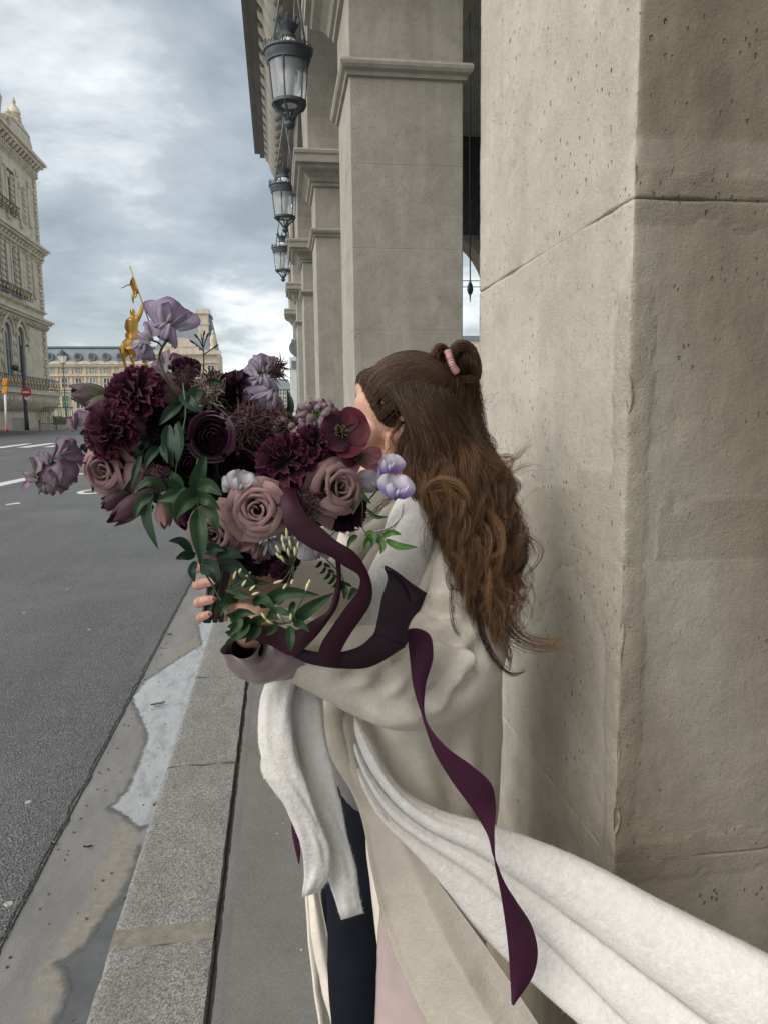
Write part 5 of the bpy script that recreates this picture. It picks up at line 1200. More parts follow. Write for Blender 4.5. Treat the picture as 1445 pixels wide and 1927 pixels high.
# ---- coat
def fold(p, s=11, a=0.008): return a*fbm((p[0]*s, p[1]*s, p[2]*s*0.33), 1.0, 3, 2.0)
rows = []
for y, pts in ((985, [(735, 1.44), (760, 1.39), (800, 1.41), (822, 1.5), (800, 1.57), (760, 1.57), (735, 1.52)]),
               (1020, [(700, 1.39), (750, 1.33), (830, 1.38), (872, 1.5), (835, 1.61), (750, 1.62), (700, 1.54)]),
               (1070, [(665, 1.38), (740, 1.30), (855, 1.35), (908, 1.5), (868, 1.65), (750, 1.68), (655, 1.56)]),
               (1180, [(640, 1.38), (740, 1.28), (855, 1.32), (928, 1.5), (880, 1.67), (750, 1.70), (635, 1.58)]),
               (1330, [(668, 1.36), (740, 1.27), (850, 1.32), (937, 1.5), (880, 1.67), (740, 1.70), (615, 1.58)]),
               (1500, [(690, 1.34), (760, 1.28), (860, 1.33), (934, 1.5), (880, 1.66), (740, 1.69), (592, 1.56)]),
               (1680, [(705, 1.32), (770, 1.27), (850, 1.33), (912, 1.48), (870, 1.65), (740, 1.68), (578, 1.55)]),
               (1850, [(725, 1.30), (780, 1.26), (845, 1.32), (900, 1.46), (880, 1.63), (760, 1.66), (596, 1.53)]),
               (2150, [(760, 1.28), (810, 1.24), (870, 1.30), (930, 1.44), (910, 1.62), (790, 1.66), (650, 1.52)])):
    rows.append([(x, y, d) for x, d in pts])
CTC = creases([([(812, 1375), (822, 1450), (838, 1540)], 5, -0.006), ([(884, 1280), (893, 1370), (897, 1500)], 4.5, -0.005), ([(905, 1270), (880, 1360), (872, 1460), (880, 1540)], 16, -0.012), ([(860, 1350), (850, 1450), (850, 1540)], 18, 0.010), ([(780, 1380), (800, 1470), (830, 1540)], 14, -0.008), ([(925, 1300), (915, 1400), (910, 1520)], 12, 0.008), ([(860, 1330), (800, 1372), (740, 1380)], 14, -0.010), ([(820, 1400), (828, 1470), (840, 1530)], 9, 0.006)])
def cw(u_, v, p): return CTC(p)+0.010*fbm((p[0]*7, p[1]*7, p[2]*1.7), 1.0, 3, 5.0)*(0.4+u_)+0.003*nz(p, 18)
V, F = sheet(rows, 110, 90, 0.007, cw); coat = obj('coat', V, F, M['coat'], wo, True)
# near sleeve: one big soft bag from shoulder to elbow to cuff
SLC = creases([([(770, 1180), (830, 1196), (885, 1222), (925, 1255)], 15, -0.012), ([(800, 1210), (860, 1232), (905, 1262)], 14, 0.010), ([(905, 1190), (900, 1240), (872, 1285), (835, 1318)], 12, -0.009), ([(875, 1200), (872, 1250), (850, 1290)], 13, 0.009),
    ([(700, 1296), (748, 1240), (800, 1214)], 13, -0.010), ([(722, 1310), (775, 1262), (830, 1250)], 15, 0.009), ([(840, 1268), (818, 1300), (775, 1330)], 9, -0.008), ([(862, 1270), (845, 1305), (805, 1338)], 10, 0.008), ([(640, 1270), (690, 1240), (735, 1200)], 13, -0.008), ([(660, 1290), (715, 1266), (760, 1218)], 12, 0.006),
    ([(580, 1240), (620, 1226), (660, 1200)], 10, -0.006), ([(600, 1262), (650, 1252), (690, 1228)], 12, 0.005), ([(800, 1130), (850, 1120), (905, 1130)], 16, 0.008), ([(790, 1158), (845, 1152), (915, 1165)], 12, -0.010), ([(680, 1330), (740, 1345), (800, 1340)], 16, 0.006), ([(850, 1090), (880, 1130), (890, 1170)], 12, -0.007)])
def slw(u_, v, p): return 0.007*fbm((p[0]*8, p[1]*8, p[2]*8), 1.0, 3, 1.0)+SLC(p)*1.8
V, F = sleeve([(835, 1030, 1.42, 0.085, 0.08), (862, 1085, 1.365, 0.090, 0.085), (872, 1160, 1.33, 0.082, 0.085), (842, 1235, 1.285, 0.096, 0.085), (770, 1268, 1.235, 0.090, 0.082), (690, 1262, 1.195, 0.074, 0.072), (610, 1238, 1.155, 0.056, 0.060), (545, 1218, 1.12, 0.043, 0.05), (492, 1205, 1.098, 0.036, 0.043)], 110, 64, slw)
sl_ = obj('sleeve', V, F, M['coat'], coat, True)
# far sleeve
V, F = sleeve([(770, 1075, 1.56, 0.09, 0.08), (720, 1110, 1.46, 0.085, 0.08), (655, 1118, 1.34, 0.072, 0.07), (600, 1106, 1.25, 0.054, 0.054), (556, 1096, 1.205, 0.042, 0.044), (532, 1092, 1.195, 0.038, 0.040)], 60, 48, lambda u_, v, p: slw(u_*0.7+0.2, v, p)*0.8)
obj('sleeve', V, F, M['coat'], coat, True)
# turned-out satin cuff with a dark opening
cf = sleeve([(548, 1220, 1.118, 0.042, 0.046), (512, 1230, 1.102, 0.042, 0.044), (484, 1236, 1.088, 0.036, 0.040), (466, 1230, 1.076, 0.028, 0.036), (460, 1218, 1.068, 0.025, 0.034), (458, 1209, 1.064, 0.027, 0.036)], 44, 60, lambda u_, v, p: 0.006*nz((v*7, u_*2.0, 2.0), 1.0)*(0.4+u_)+0.004*nz(p, 45)+0.0035*math.sin(v*25+u_*3)*u_*u_)
obj('cuff_lining', cf[0], cf[1], M['satin'], coat, True)
cf = sleeve([(500, 1224, 1.10, 0.028, 0.030), (480, 1228, 1.085, 0.024, 0.028), (467, 1222, 1.074, 0.021, 0.028), (462, 1213, 1.068, 0.021, 0.028)], 20, 36, lambda u_, v, p: 0.003*nz(p, 50))
obj('shirt_cuff', cf[0], cf[1], M['denim'], wo, True)
# near front panel blown to the right, its lapel roll and pink lining
PL = [(600, 1318, 1.31), (628, 1420, 1.275), (680, 1520, 1.245), (703, 1640, 1.225), (742, 1790, 1.205), (803, 1927, 1.18), (880, 2080, 1.15)]
PR_ = [(662, 1325, 1.275), (700, 1480, 1.235), (762, 1570, 1.205), (832, 1668, 1.18), (912, 1780, 1.155), (1012, 1927, 1.13), (1110, 2080, 1.10)]
rows = [[a, ((a[0]*2+b[0])/3, (a[1]*2+b[1])/3, a[2]*.67+b[2]*.33-0.018), ((a[0]+2*b[0])/3, (a[1]+2*b[1])/3, a[2]*.33+b[2]*.67-0.018), b] for a, b in zip(PL, PR_)]
def pw_(u_, v, p):
    k = 0.006*fbm((p[0]*6, p[1]*6, p[2]*3), 1.0, 3, 9.0)+0.016*(ridge(max(-1, min(1, (v-0.52-0.13*math.sin(u_*3))*4.5)))-0.4)*min(1, max(0, (u_-0.42)*3))
    return k+0.004*(v < 0.06)
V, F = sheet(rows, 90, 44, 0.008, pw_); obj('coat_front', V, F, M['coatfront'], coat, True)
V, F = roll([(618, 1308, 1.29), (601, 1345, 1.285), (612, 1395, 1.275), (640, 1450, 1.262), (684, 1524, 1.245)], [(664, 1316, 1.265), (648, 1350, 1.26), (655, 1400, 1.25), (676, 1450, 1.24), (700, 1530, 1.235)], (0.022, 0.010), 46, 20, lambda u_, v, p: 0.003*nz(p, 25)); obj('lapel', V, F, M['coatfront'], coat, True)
LL = [(722, 1640, 1.27), (713, 1735, 1.275), (708, 1830, 1.28), (704, 1927, 1.285), (700, 2080, 1.29)]
rows = [[a, ((a[0]+b[0])/2, (a[1]+b[1])/2, (a[2]+b[2])/2+0.004), b] for a, b in zip(LL, [(724, 1650, 1.24), (738, 1738, 1.225), (768, 1830, 1.21), (812, 1927, 1.19), (890, 2080, 1.17)])]
V, F = sheet(rows, 40, 22, 0.003, lambda u_, v, p: 0.005*nz((v*4, u_*2, 1), 1.0)+0.003*nz(p, 30)); obj('pink_lining', V, F, M['lining'], coat, True)
rows = [[(578, 1675, 1.50), (600, 1668, 1.50)], [(584, 1740, 1.49), (612, 1735, 1.49)], [(600, 1840, 1.48), (632, 1835, 1.48)], [(622, 1927, 1.47), (655, 1927, 1.47)], [(650, 2100, 1.46), (690, 2100, 1.46)]]
rows = [[a, ((a[0]+b[0])/2, a[1], a[2]-0.012), b] for a, b in rows]
V, F = sheet(rows, 40, 12, 0.007, lambda u_, v, p: 0.003*nz(p, 20)); obj('coat_front', V, F, M['coat'], coat, True)
# hood folds on the shoulder
for EA, EB, b in (([(808, 985, 1.345), (790, 1050, 1.318), (768, 1110, 1.30), (745, 1170, 1.285)], [(850, 1010, 1.35), (835, 1062, 1.325), (805, 1115, 1.305), (775, 1172, 1.285)], 0.022),
                  ([(845, 1020, 1.345), (828, 1075, 1.32), (800, 1125, 1.302), (775, 1170, 1.285)], [(888, 1045, 1.35), (866, 1095, 1.325), (832, 1140, 1.305), (795, 1185, 1.285)], 0.020)):
    V, F = roll(EA, EB, b, 40, 22, lambda u_, v, p: 0.004*fbm(p, 16, 2)); obj('hood_fold', V, F, M['coat'], coat, True)
V, F = roll([(640, 1000, 1.40), (628, 1050, 1.37), (640, 1110, 1.34), (650, 1180, 1.33)], [(690, 1030, 1.36), (690, 1090, 1.335), (690, 1150, 1.32), (700, 1210, 1.31)], 0.02, 40, 20, lambda u_, v, p: 0.004*fbm(p, 16, 2)); obj('coat_front', V, F, M['coat'], coat, True)
# ---- grey hood with a zip at the throat
hd_ = None
for EA, EB, b in (([(742, 935, 1.37), (706, 978, 1.35), (668, 1005, 1.345), (640, 1045, 1.35)], [(775, 965, 1.35), (745, 1010, 1.325), (705, 1048, 1.32), (668, 1085, 1.33)], 0.026),
                  ([(730, 985, 1.335), (700, 1030, 1.32), (672, 1075, 1.32), (655, 1115, 1.33)], [(760, 1015, 1.32), (735, 1065, 1.305), (708, 1105, 1.305), (690, 1140, 1.315)], 0.022)):
    V, F = roll(EA, EB, b, 44, 24, lambda u_, v, p: 0.004*fbm(p, 22, 2)); o = obj('hoodie', V, F, M['hoodie'], wo, True); hd_ = hd_ or o
q = cr(PP([(759, 950, 1.305), (752, 976, 1.297), (735, 992, 1.293), (712, 1000, 1.296), (690, 1001, 1.30)]), 60); mb = MB()
for i in range(0, 60): mb.add(*tube([q[i]-UPV*0.0022, q[i]+UPV*0.0022], 0.0011 if i % 2 else 0.0007, 5))
mb.build('zip', M['metal'], hd_, True)

# ---- scarf: collar, front end and the long tail on the wind
sc = MB(); FUZ = []
def scarf_roll(EA, EB, b, n=70, m=34, amp=0.006, s=14, **k):
    V, F = roll(EA, EB, b, n, m, lambda u_, v, p: amp*fbm((u_*2.2*s/9, math.cos(6.283*v)*0.9, math.sin(6.283*v)*0.9+s), 1.0, 2, 6.0)+0.0005*nz(p, 70), **k); sc.add(V, F); FUZ.append((V, [f for f in F if len(f) == 4]))
scarf_roll([(752, 925, 1.35), (728, 990, 1.315), (698, 1060, 1.295), (676, 1130, 1.285), (664, 1200, 1.29)], [(812, 930, 1.37), (818, 1000, 1.33), (795, 1075, 1.30), (770, 1150, 1.285), (748, 1215, 1.285)], 0.034)
scarf_roll([(548, 1225, 1.20), (520, 1260, 1.17), (497, 1320, 1.145), (486, 1390, 1.13), (496, 1455, 1.125), (540, 1520, 1.125), (568, 1590, 1.13), (574, 1640, 1.14), (566, 1690, 1.15)], [(590, 1215, 1.20), (566, 1260, 1.165), (550, 1330, 1.135), (556, 1420, 1.12), (578, 1490, 1.115), (606, 1560, 1.12), (622, 1610, 1.13), (622, 1650, 1.14), (604, 1678, 1.15)], (0.014, 0.010), 90, 44, 0.008)
scarf_roll([(560, 1225, 1.20), (545, 1330, 1.175), (552, 1430, 1.16), (574, 1520, 1.155), (602, 1600, 1.16), (624, 1670, 1.165), (640, 1732, 1.17)], [(600, 1270, 1.195), (612, 1370, 1.175), (626, 1450, 1.165), (642, 1530, 1.16), (660, 1600, 1.16), (674, 1660, 1.165), (686, 1718, 1.17)], (0.014, 0.008), 90, 44, 0.007)
scarf_roll([(528, 1230, 1.19), (506, 1300, 1.165), (500, 1370, 1.15), (520, 1440, 1.15)], [(560, 1230, 1.19), (545, 1300, 1.16), (545, 1370, 1.145), (575, 1450, 1.145)], 0.012, 50, 34, 0.007)
# tail: three rolls side by side
eT = [(640, 1340, 1.275), (700, 1392, 1.245), (752, 1478, 1.22), (820, 1522, 1.205), (930, 1556, 1.185), (1090, 1618, 1.15), (1250, 1700, 1.085), (1445, 1796, 1.005), (1640, 1900, 0.94)]
e1 = [(646, 1298, 1.33), (694, 1440, 1.238), (745, 1510, 1.215), (800, 1552, 1.205), (900, 1602, 1.188), (1100, 1742, 1.14), (1240, 1848, 1.075), (1400, 1965, 1.0), (1600, 2080, 0.94)]
e2 = [(642, 1304, 1.33), (690, 1457, 1.238), (742, 1537, 1.215), (800, 1580, 1.205), (896, 1646, 1.188), (1060, 1800, 1.145), (1180, 1920, 1.085), (1330, 2060, 1.02), (1500, 2180, 0.97)]
e3 = [(638, 1310, 1.33), (686, 1472, 1.24), (735, 1550, 1.22), (800, 1622, 1.207), (896, 1748, 1.19), (1000, 1848, 1.155), (1110, 1945, 1.10), (1240, 2060, 1.05), (1400, 2200, 1.0)]
eT[0] = (650, 1290, 1.33)
scarf_roll(eT, e1, (0.020, 0.044), 150, 60, 0.005, 6); scarf_roll(e1, e2, (0.016, 0.036), 140, 44, 0.004, 6); scarf_roll(e2, e3, (0.014, 0.028), 140, 40, 0.004, 6)
# shallow under-folds bridging the valleys
def mid(a, b, k, dd): return [(x[0]*(1-k)+y[0]*k, x[1]*(1-k)+y[1]*k, (x[2]*(1-k)+y[2]*k)+dd) for x, y in zip(a, b)]
scarf_roll(mid(eT, e1, 0.55, 0.012), mid(e1, e2, 0.5, 0.012), 0.016, 100, 20, 0.004, 9)
scarf_roll(mid(e1, e2, 0.5, 0.012), mid(e2, e3, 0.5, 0.012), 0.014, 100, 20, 0.004, 9)
scarf_o = sc.build('scarf', M['scarf'], wo, True)
# mohair fuzz on the scarf
def fuzz(srcs, count, ln, w=0.00022, name='fuzz', mat=None, parent=None):
    VV = []; FF = []
    per = [len(f) for _, f in srcs]; tot = sum(per); k0 = 0
    for V, F in srcs:
        F4 = np.array(F); N_ = normals(V, F); n = int(count*len(F)/tot); idx = rng.integers(0, len(F4), n)
        a, b = rng.random(n), rng.random(n); q = V[F4[idx]]; nn = N_[F4[idx, 0]]
        p = q[:, 0]*((1-a)*(1-b))[:, None]+q[:, 1]*(a*(1-b))[:, None]+q[:, 2]*(a*b)[:, None]+q[:, 3]*((1-a)*b)[:, None]
        t = nn+rng.normal(0, 0.75, (n, 3))+np.array([0.35, -0.1, -0.15]); t /= np.linalg.norm(t, axis=1)[:, None]
        L_ = (ln*(0.4+rng.random(n)))[:, None]; side = np.cross(t, FWD); side /= np.linalg.norm(side, axis=1)[:, None]+1e-9
        bend = rng.normal(0, 0.35, (n, 3)); m1 = p+t*L_*0.55; m2 = p+(t+bend)*L_
        V5 = np.stack([p-side*w, p+side*w, m1-side*w*0.8, m1+side*w*0.8, m2], 1).reshape(-1, 3); VV.append(V5)
        for i in range(n): k = k0+i*5; FF.append((k, k+1, k+3, k+2)); FF.append((k+2, k+3, k+4))
        k0 += n*5
    o = obj(name, np.concatenate(VV), FF, mat, parent, False); o['kind'] = 'stuff'; return o
M['fuzz'] = simple('mohair_fibre', (0.70, 0.68, 0.65), None, 30, 0.9, 90, 0.0)
fuzz(FUZ, 42000, 0.0034, 0.00010, 'fuzz', M['fuzz'], scarf_o)
# cream sewn label peeping from under the scarf end
rows = [[(491, 1428, 1.135), (507, 1440, 1.13)], [(490, 1446, 1.137), (510, 1452, 1.13)], [(497, 1466, 1.14), (513, 1460, 1.132)]]
V, F = sheet(rows, 10, 8, 0.0012); lab_ = obj('sewn_label', V, F, M['label'], scarf_o, True)
mb = MB()
for i in range(5): a = P(496+2.6*i, 1437+1.6*i, 1.1295-0.0006*i); mb.tube([a, a+UPV*(0.0022+0.001*(i % 2))+RGT*0.0006], 0.00035, 4)
mb.build('printed_word', M['black'], lab_)
V, F = roll([(551, 1520, 1.16), (549, 1560, 1.16), (556, 1600, 1.16), (562, 1625, 1.16)], [(556, 1518, 1.16), (562, 1560, 1.16), (566, 1600, 1.16), (564, 1626, 1.16)], 0.002, 16, 8)
DARK_RIB = (V, F)

# ---- hair
HV = []; HF = []; HT = []; hk = 0
def add_strands(paths, r0, r1, tone0, tone1):
    """paths: (n, m, 3); thin three-sided strands with a tone from root to tip"""
    global hk
    n, m, _ = paths.shape
    t = np.gradient(paths, axis=1); t /= np.linalg.norm(t, axis=2)[:, :, None]+1e-9
    a = np.cross(t, FWD+0.01); a /= np.linalg.norm(a, axis=2)[:, :, None]+1e-9; b = np.cross(t, a)
    rr = np.linspace(1, 0, m)**0.6; rad = (np.broadcast_to(np.asarray(r0), (n,))[:, None]*rr+np.broadcast_to(np.asarray(r1), (n,))[:, None]*(1-rr))[:, :, None]
    ring = np.stack([paths+rad*(a*math.cos(x)+b*math.sin(x)) for x in (0, 2.094, 4.189)], 2)
    HV.append(ring.reshape(-1, 3))
    tt = np.linspace(0, 1, m); tone = np.clip(np.asarray(tone0)[:, None]*(1-tt)+np.asarray(tone1)[:, None]*tt, 0, 1)
    HT.append(np.repeat(tone.reshape(-1), 3))
    i = np.arange(n)[:, None, None]; j = np.arange(m-1)[None, :, None]; k = np.arange(3)[None, None, :]; k2 = (k+1) % 3
    base_ = hk+i*m*3+j*3
    HF.append(np.stack([base_+k, base_+k2, base_+3+k2, base_+3+k], -1).reshape(-1, 4)); hk += n*m*3
def lerp(a, b, w): return a*(1-w)+b*w
def clump(guide, n, spread, curl, wl, tone0, tone1, m=26, r0=0.00042, ends=0.45, frizz=0.0016, conv=0.75):
    """n strands around a guide, gathering towards the tip, with a shared curl"""
    g = cr(PP(guide) if len(guide[0]) == 3 and abs(guide[0][0]) > 50 else np.asarray(guide), m)
    T, A1, B1 = frames(g); s = np.linspace(0, 1, m); L_ = np.sum(np.linalg.norm(np.diff(g, axis=0), axis=1))
    ph = rng.random()*6.28; q = 2*math.pi*L_/wl*s+ph; am = curl*np.clip(s*2.2, 0, 1)
    g = g+A1*(am*np.cos(q))[:, None]+B1*(am*np.sin(q))[:, None]
    off = rng.normal(0, 1, (n, 2))*spread; w = (1-conv*s**1.2)
    ph2 = rng.random((n, 1))*6.28; fz = frizz*np.clip(s*3, 0.15, 1)[None]
    k1 = rng.uniform(6, 16, (n, 1)); k2 = rng.uniform(6, 16, (n, 1))
    oa = off[:, :1]*w+fz*np.sin(k1*s+ph2); ob = off[:, 1:]*w+fz*np.sin(k2*s+ph2*1.7)
    p = g[None]+oa[:, :, None]*A1[None]+ob[:, :, None]*B1[None]
    cut = rng.uniform(1-ends, 1, n)                             # uneven lengths
    idx = np.clip(s[None]*cut[:, None]*(m-1), 0, m-1.001); i0 = idx.astype(int); fr = (idx-i0)[:, :, None]
    ar = np.arange(n)[:, None]; p = p[ar, i0]*(1-fr)+p[ar, i0+1]*fr
    add_strands(p, r0*rng.uniform(0.7, 1.3, n), 0.00012, np.clip(tone0+rng.normal(0, 0.09, n), 0, 1), np.clip(tone1+rng.normal(0, 0.13, n), 0, 1))
# under-layer so that no gap shows: cap on the skull and a soft core of the hanging hair
from mathutils.bvhtree import BVHTree
_bw = [v.co+Vector(WL[wo.name]) for v in body_o.data.vertices]
BVH = BVHTree.FromPolygons(_bw, [tuple(q.vertices) for q in body_o.data.polygons])
HC0 = HC+np.array([-0.012, 0, 0.045])@RB
def cap_pt(f, l, z, k=1.0):
    c = np.array([-0.012, 0, 0.045]); v = np.array([f, l, z])-c; r_ = np.array([0.092, 0.072, 0.092])+0.006
    u0 = v/np.linalg.norm(v); re_ = 1.0/np.linalg.norm(u0/r_); dw = u0@RB
    hit = BVH.ray_cast(Vector(HC0+dw*0.25), Vector(-dw), 0.25)
    rr = re_
    if hit[0] is not None:
        rh = 0.25-hit[3]+0.0022
        if rh < re_*(1.13 if f < 0.022 else 1.5): rr = max(re_*0.99, rh)
    return HC0+dw*(rr+re_*(k-1.0))
def hairline_at(px, py):
    r_ = ray(px, py); h = BVH.ray_cast(Vector(CAM), Vector(r_/np.linalg.norm(r_)))[0]
    return (np.array(h)-HC)@RB.T if h is not None else None
_h = [hairline_at(*q) for q in ((677, 708), (684, 722), (692, 741), (702, 763), (712, 782), (722, 798), (729, 812))]
_h = [np.array((0.086, -0.03, 0.085)), np.array((0.088, 0.0, 0.092))]+[q for q in _h if q is not None and q[1] > 0]
hlf = cr(np.array(_h), 300)
_ax, _e1, _e2 = np.array([-0.62, 0, 0.78]), np.array([0.78, 0, 0.62]), np.array([0, 1.0, 0])
_dirs = hlf[::12]-np.array([-0.012, 0, 0.045]); _dirs /= np.linalg.norm(_dirs, axis=1)[:, None]
_lim = [(abs(math.degrees(math.atan2(q@_e2, q@_e1))), math.acos(q@_ax)-0.02) for q in _dirs if q[1] >= 0]; _lim.sort()
_lx = [q[0] for q in _lim]+[_lim[-1][0]+18, 180]; _ly = [q[1] for q in _lim]+[1.78, 1.85]
mb = MB(); V = []; nu, nv = 30, 40
for i in range(nu):
    for j in range(nv):
        th = math.pi*i/(nu-1); ph = 2*math.pi*j/nv                # pole at the back-top of the head
        ax = np.array([-0.62, 0, 0.78]); e1_ = np.array([0.78, 0, 0.62]); e2_ = np.array([0, 1.0, 0])
        lim = float(np.interp(abs((math.degrees(ph)+180) % 360-180), _lx, _ly))
        d = ax*math.cos(th/math.pi*lim)+(e1_*math.cos(ph)+e2_*math.sin(ph))*math.sin(th/math.pi*lim)
        V.append(cap_pt(-0.012+d[0]*0.1, d[1]*0.1, 0.045+d[2]*0.1, 1.0))
mb.add(V, grid_faces(nu, nv, True)); mb.build('hair_cap', M['scalp'], wo, True)
LC = [(776, 812, 1.385), (757, 862, 1.362), (772, 905, 1.325), (805, 950, 1.295), (832, 1010, 1.275), (862, 1080, 1.255), (884, 1150, 1.24), (912, 1225, 1.24)]
RC = [(886, 700, 1.49), (897, 770, 1.48), (914, 835, 1.45), (950, 890, 1.42), (962, 960, 1.39), (972, 1030, 1.36), (970, 1105, 1.33), (958, 1190, 1.31)]
TOP = [(760, 745, 1.385), (800, 705, 1.40), (850, 690, 1.43)]
core = [(830, 790, 1.50), (842, 850, 1.47), (862, 920, 1.425), (886, 990, 1.385), (908, 1060, 1.345), (922, 1120, 1.32)]
V, F = sleeve([(*core[0], 0.058, 0.05), (*core[1], 0.066, 0.045), (*core[2], 0.066, 0.04), (*core[3], 0.056, 0.035), (*core[4], 0.046, 0.03), (*core[5], 0.022, 0.02)], 30, 24, lambda u_, v, p: 0.006*nz(p, 30), True)
obj('hair_core', V, F, M['scalp'], wo, True)
lc, rc = np.array(LC), np.array(RC)
for k in range(230):
    w = rng.random(); w = w**0.9; layer = rng.random()
    g = lerp(lc, rc, w)[:]
    bow = math.sin(math.pi*w)
    g[:, 2] -= 0.055*bow*np.linspace(0.75, 1.0, len(g))*(1-layer*0.9)
    g[0] = lerp(np.array((784, 772, 1.382)), np.array((890, 695, 1.48)), w)+np.array((0, -14*bow, -0.035*bow))
    g[:, :2] += rng.normal(0, 9, (len(g), 2))*np.linspace(0.2, 1.5, len(g))[:, None]; g[:, 0] += rng.normal(4, 9)*np.linspace(0, 1, len(g))**2*1.6
    nend = rng.integers(5, len(g)+1) if rng.random() < 0.5 else len(g)
    g = g[:nend]
    hi = rng.random() < 0.22+0.14*(1-w)
    clump([tuple(x) for x in g], 26, 0.0060, rng.uniform(0.006, 0.017), rng.uniform(0.085, 0.19), 0.14+0.34*rng.random(), (0.85 if hi else 0.50)+0.22*rng.random()-0.12*w, 34, ends=0.4, frizz=0.0026)
# combed-back top: from the hairline over the skull to the bun
hlb = cr(np.array([(0.018, 0.073, 0.040), (0.0, 0.076, 0.046), (-0.024, 0.079, 0.042), (-0.032, 0.078, 0.015), (-0.030, 0.075, -0.01)]), 100)
hl = np.concatenate([hlf, hlb])
bun = HL(-0.088, 0.025, 0.112)
paths = []
for i in range(2600):
    a = hl[rng.integers(0, 255) if rng.random() < 0.78 else rng.integers(300, 400)]+rng.normal(0, 0.0022, 3); m_ = 18; pp = []
    tgt = np.array([-0.088, 0.02, 0.098])+rng.normal(0, 0.012, 3); arch = rng.uniform(0.0, 0.02)
    k = 1.03+0.05*rng.random(); wv = rng.normal(0, 0.003); ph = rng.random()*6
    for s in np.linspace(0, 1, m_):
        q = a*(1-s)+tgt*s+np.array([0, 0.0, arch*math.sin(math.pi*s)+wv*math.sin(s*9+ph)])
        pp.append(cap_pt(*q, 1.0+(k-1)*min(1, s*4)+0.02*max(0, s-0.7)))
    paths.append(pp)
n = len(paths); add_strands(np.array(paths), 0.0005*rng.uniform(0.7, 1.4, n), 0.0004, np.clip(rng.normal(0.27, 0.17, n), 0, 1), np.clip(rng.normal(0.22, 0.15, n), 0, 1))
paths = []
for i in range(1500):
    w = rng.random(); w = 0.06+0.94*w; a0 = np.array([lerp(0.0, -0.10, w), 0.072*math.sqrt(max(0, 1-(w-0.35)**2*1.2)), lerp(0.075, 0.09, w)])+rng.normal(0, 0.006, 3); pp = []
    tx = lerp(790, 905, w)+rng.normal(0, 8); end = P(tx, 905+rng.normal(0, 20), lerp(1.345, 1.42, w)-0.03*math.sin(math.pi*w))
    st_ = cap_pt(*a0, 1.05); mid_ = (st_+end)/2+l_*0.022*math.sin(math.pi*min(1, w+0.2))+RGT*0.012; ph = rng.random()*6; wa = rng.uniform(0.001, 0.005)
    q = cr(np.array([st_, st_*0.6+mid_*0.4+l_*0.01, mid_, end]), 20); sx_ = np.linspace(0, 1, 20)
    paths.append(q+RGT*(wa*np.sin(sx_*11+ph)*sx_)[:, None]-FWD*(wa*np.cos(sx_*9+ph)*sx_)[:, None])
n = len(paths); add_strands(np.array(paths), 0.00048*rng.uniform(0.7, 1.4, n), 0.0003, np.clip(rng.normal(0.20, 0.13, n), 0, 1), np.clip(rng.normal(0.48, 0.22, n), 0, 1))
for i in range(8):                                              # stray wisps at the temple and the forehead
    a = hl[rng.integers(60, 300)]; p0 = cap_pt(*a, 1.03); dr = f_*rng.uniform(-0.03, 0.012)+up*rng.uniform(-0.05, 0.02)+l_*0.01
    clump([tuple(p0), tuple(p0+dr*0.35+l_*0.004), tuple(p0+dr*0.6-up*0.008)], 3, 0.001, 0.001, 0.05, 0.5, 0.6, 10, 0.0002)
# bun of two loops with a pink scrunchie
def loop(pts, r, n, tone): 
    for i in range(n):
        rr = r*math.sqrt(rng.random()); a = rng.random()*6.28; tw = rng.uniform(2.5, 4.5)
        g = cr(PP(pts), 24); T, A1, B1 = frames(g); s = np.linspace(0, 1, 24)
        rad = rr*np.sin(np.pi*np.clip(s*0.86+0.07, 0, 1))**0.5
        p = g+A1*(rad*np.cos(a+tw*s))[:, None]+B1*(rad*np.sin(a+tw*s))[:, None]+rng.normal(0, 0.0004, (24, 3))
        add_strands(p[None], np.array([0.0006]), 0.0005, np.array([tone+rng.normal(0, 0.1)]), np.array([tone+rng.normal(0, 0.1)]))
loop([(838, 700, 1.42), (822, 686, 1.41), (818, 668, 1.405), (828, 655, 1.41), (842, 668, 1.42), (850, 690, 1.42)], 0.010, 130, 0.35)
loop([(848, 700, 1.42), (852, 665, 1.41), (864, 652, 1.405), (880, 658, 1.41), (890, 680, 1.415), (892, 708, 1.42), (876, 716, 1.42), (860, 706, 1.42)], 0.014, 260, 0.30)
loop([(872, 660, 1.41), (888, 690, 1.41), (893, 715, 1.425)], 0.013, 120, 0.28)
mb = MB()
blob(mb, P(829, 675, 1.418), (0.011, 0.011, 0.016)); blob(mb, P(872, 686, 1.42), (0.019, 0.016, 0.028)); blob(mb, P(850, 700, 1.42), (0.02, 0.018, 0.016)); mb.build('hair_bun', M['scalp'], wo, True)
V = []; nr_ = 40; q = cr(PP([(842, 660, 1.395), (846, 674, 1.390), (852, 690, 1.390), (860, 702, 1.395)]), nr_); T, A1, B1 = frames(q)
for i in range(nr_):
    for j in range(14):
        t = 2*math.pi*j/14; r_ = 0.0062*(1+0.28*math.sin(i*1.9)+0.15*nz((i, j, 0), 0.6)); V.append(q[i]+A1[i]*r_*1.0*math.cos(t)+B1[i]*r_*0.9*math.sin(t))
obj('scrunchie', V, grid_faces(nr_, 14, True)+[tuple(range(14))[::-1], tuple((nr_-1)*14+i for i in range(14))], M['pinksatin'], wo, True)
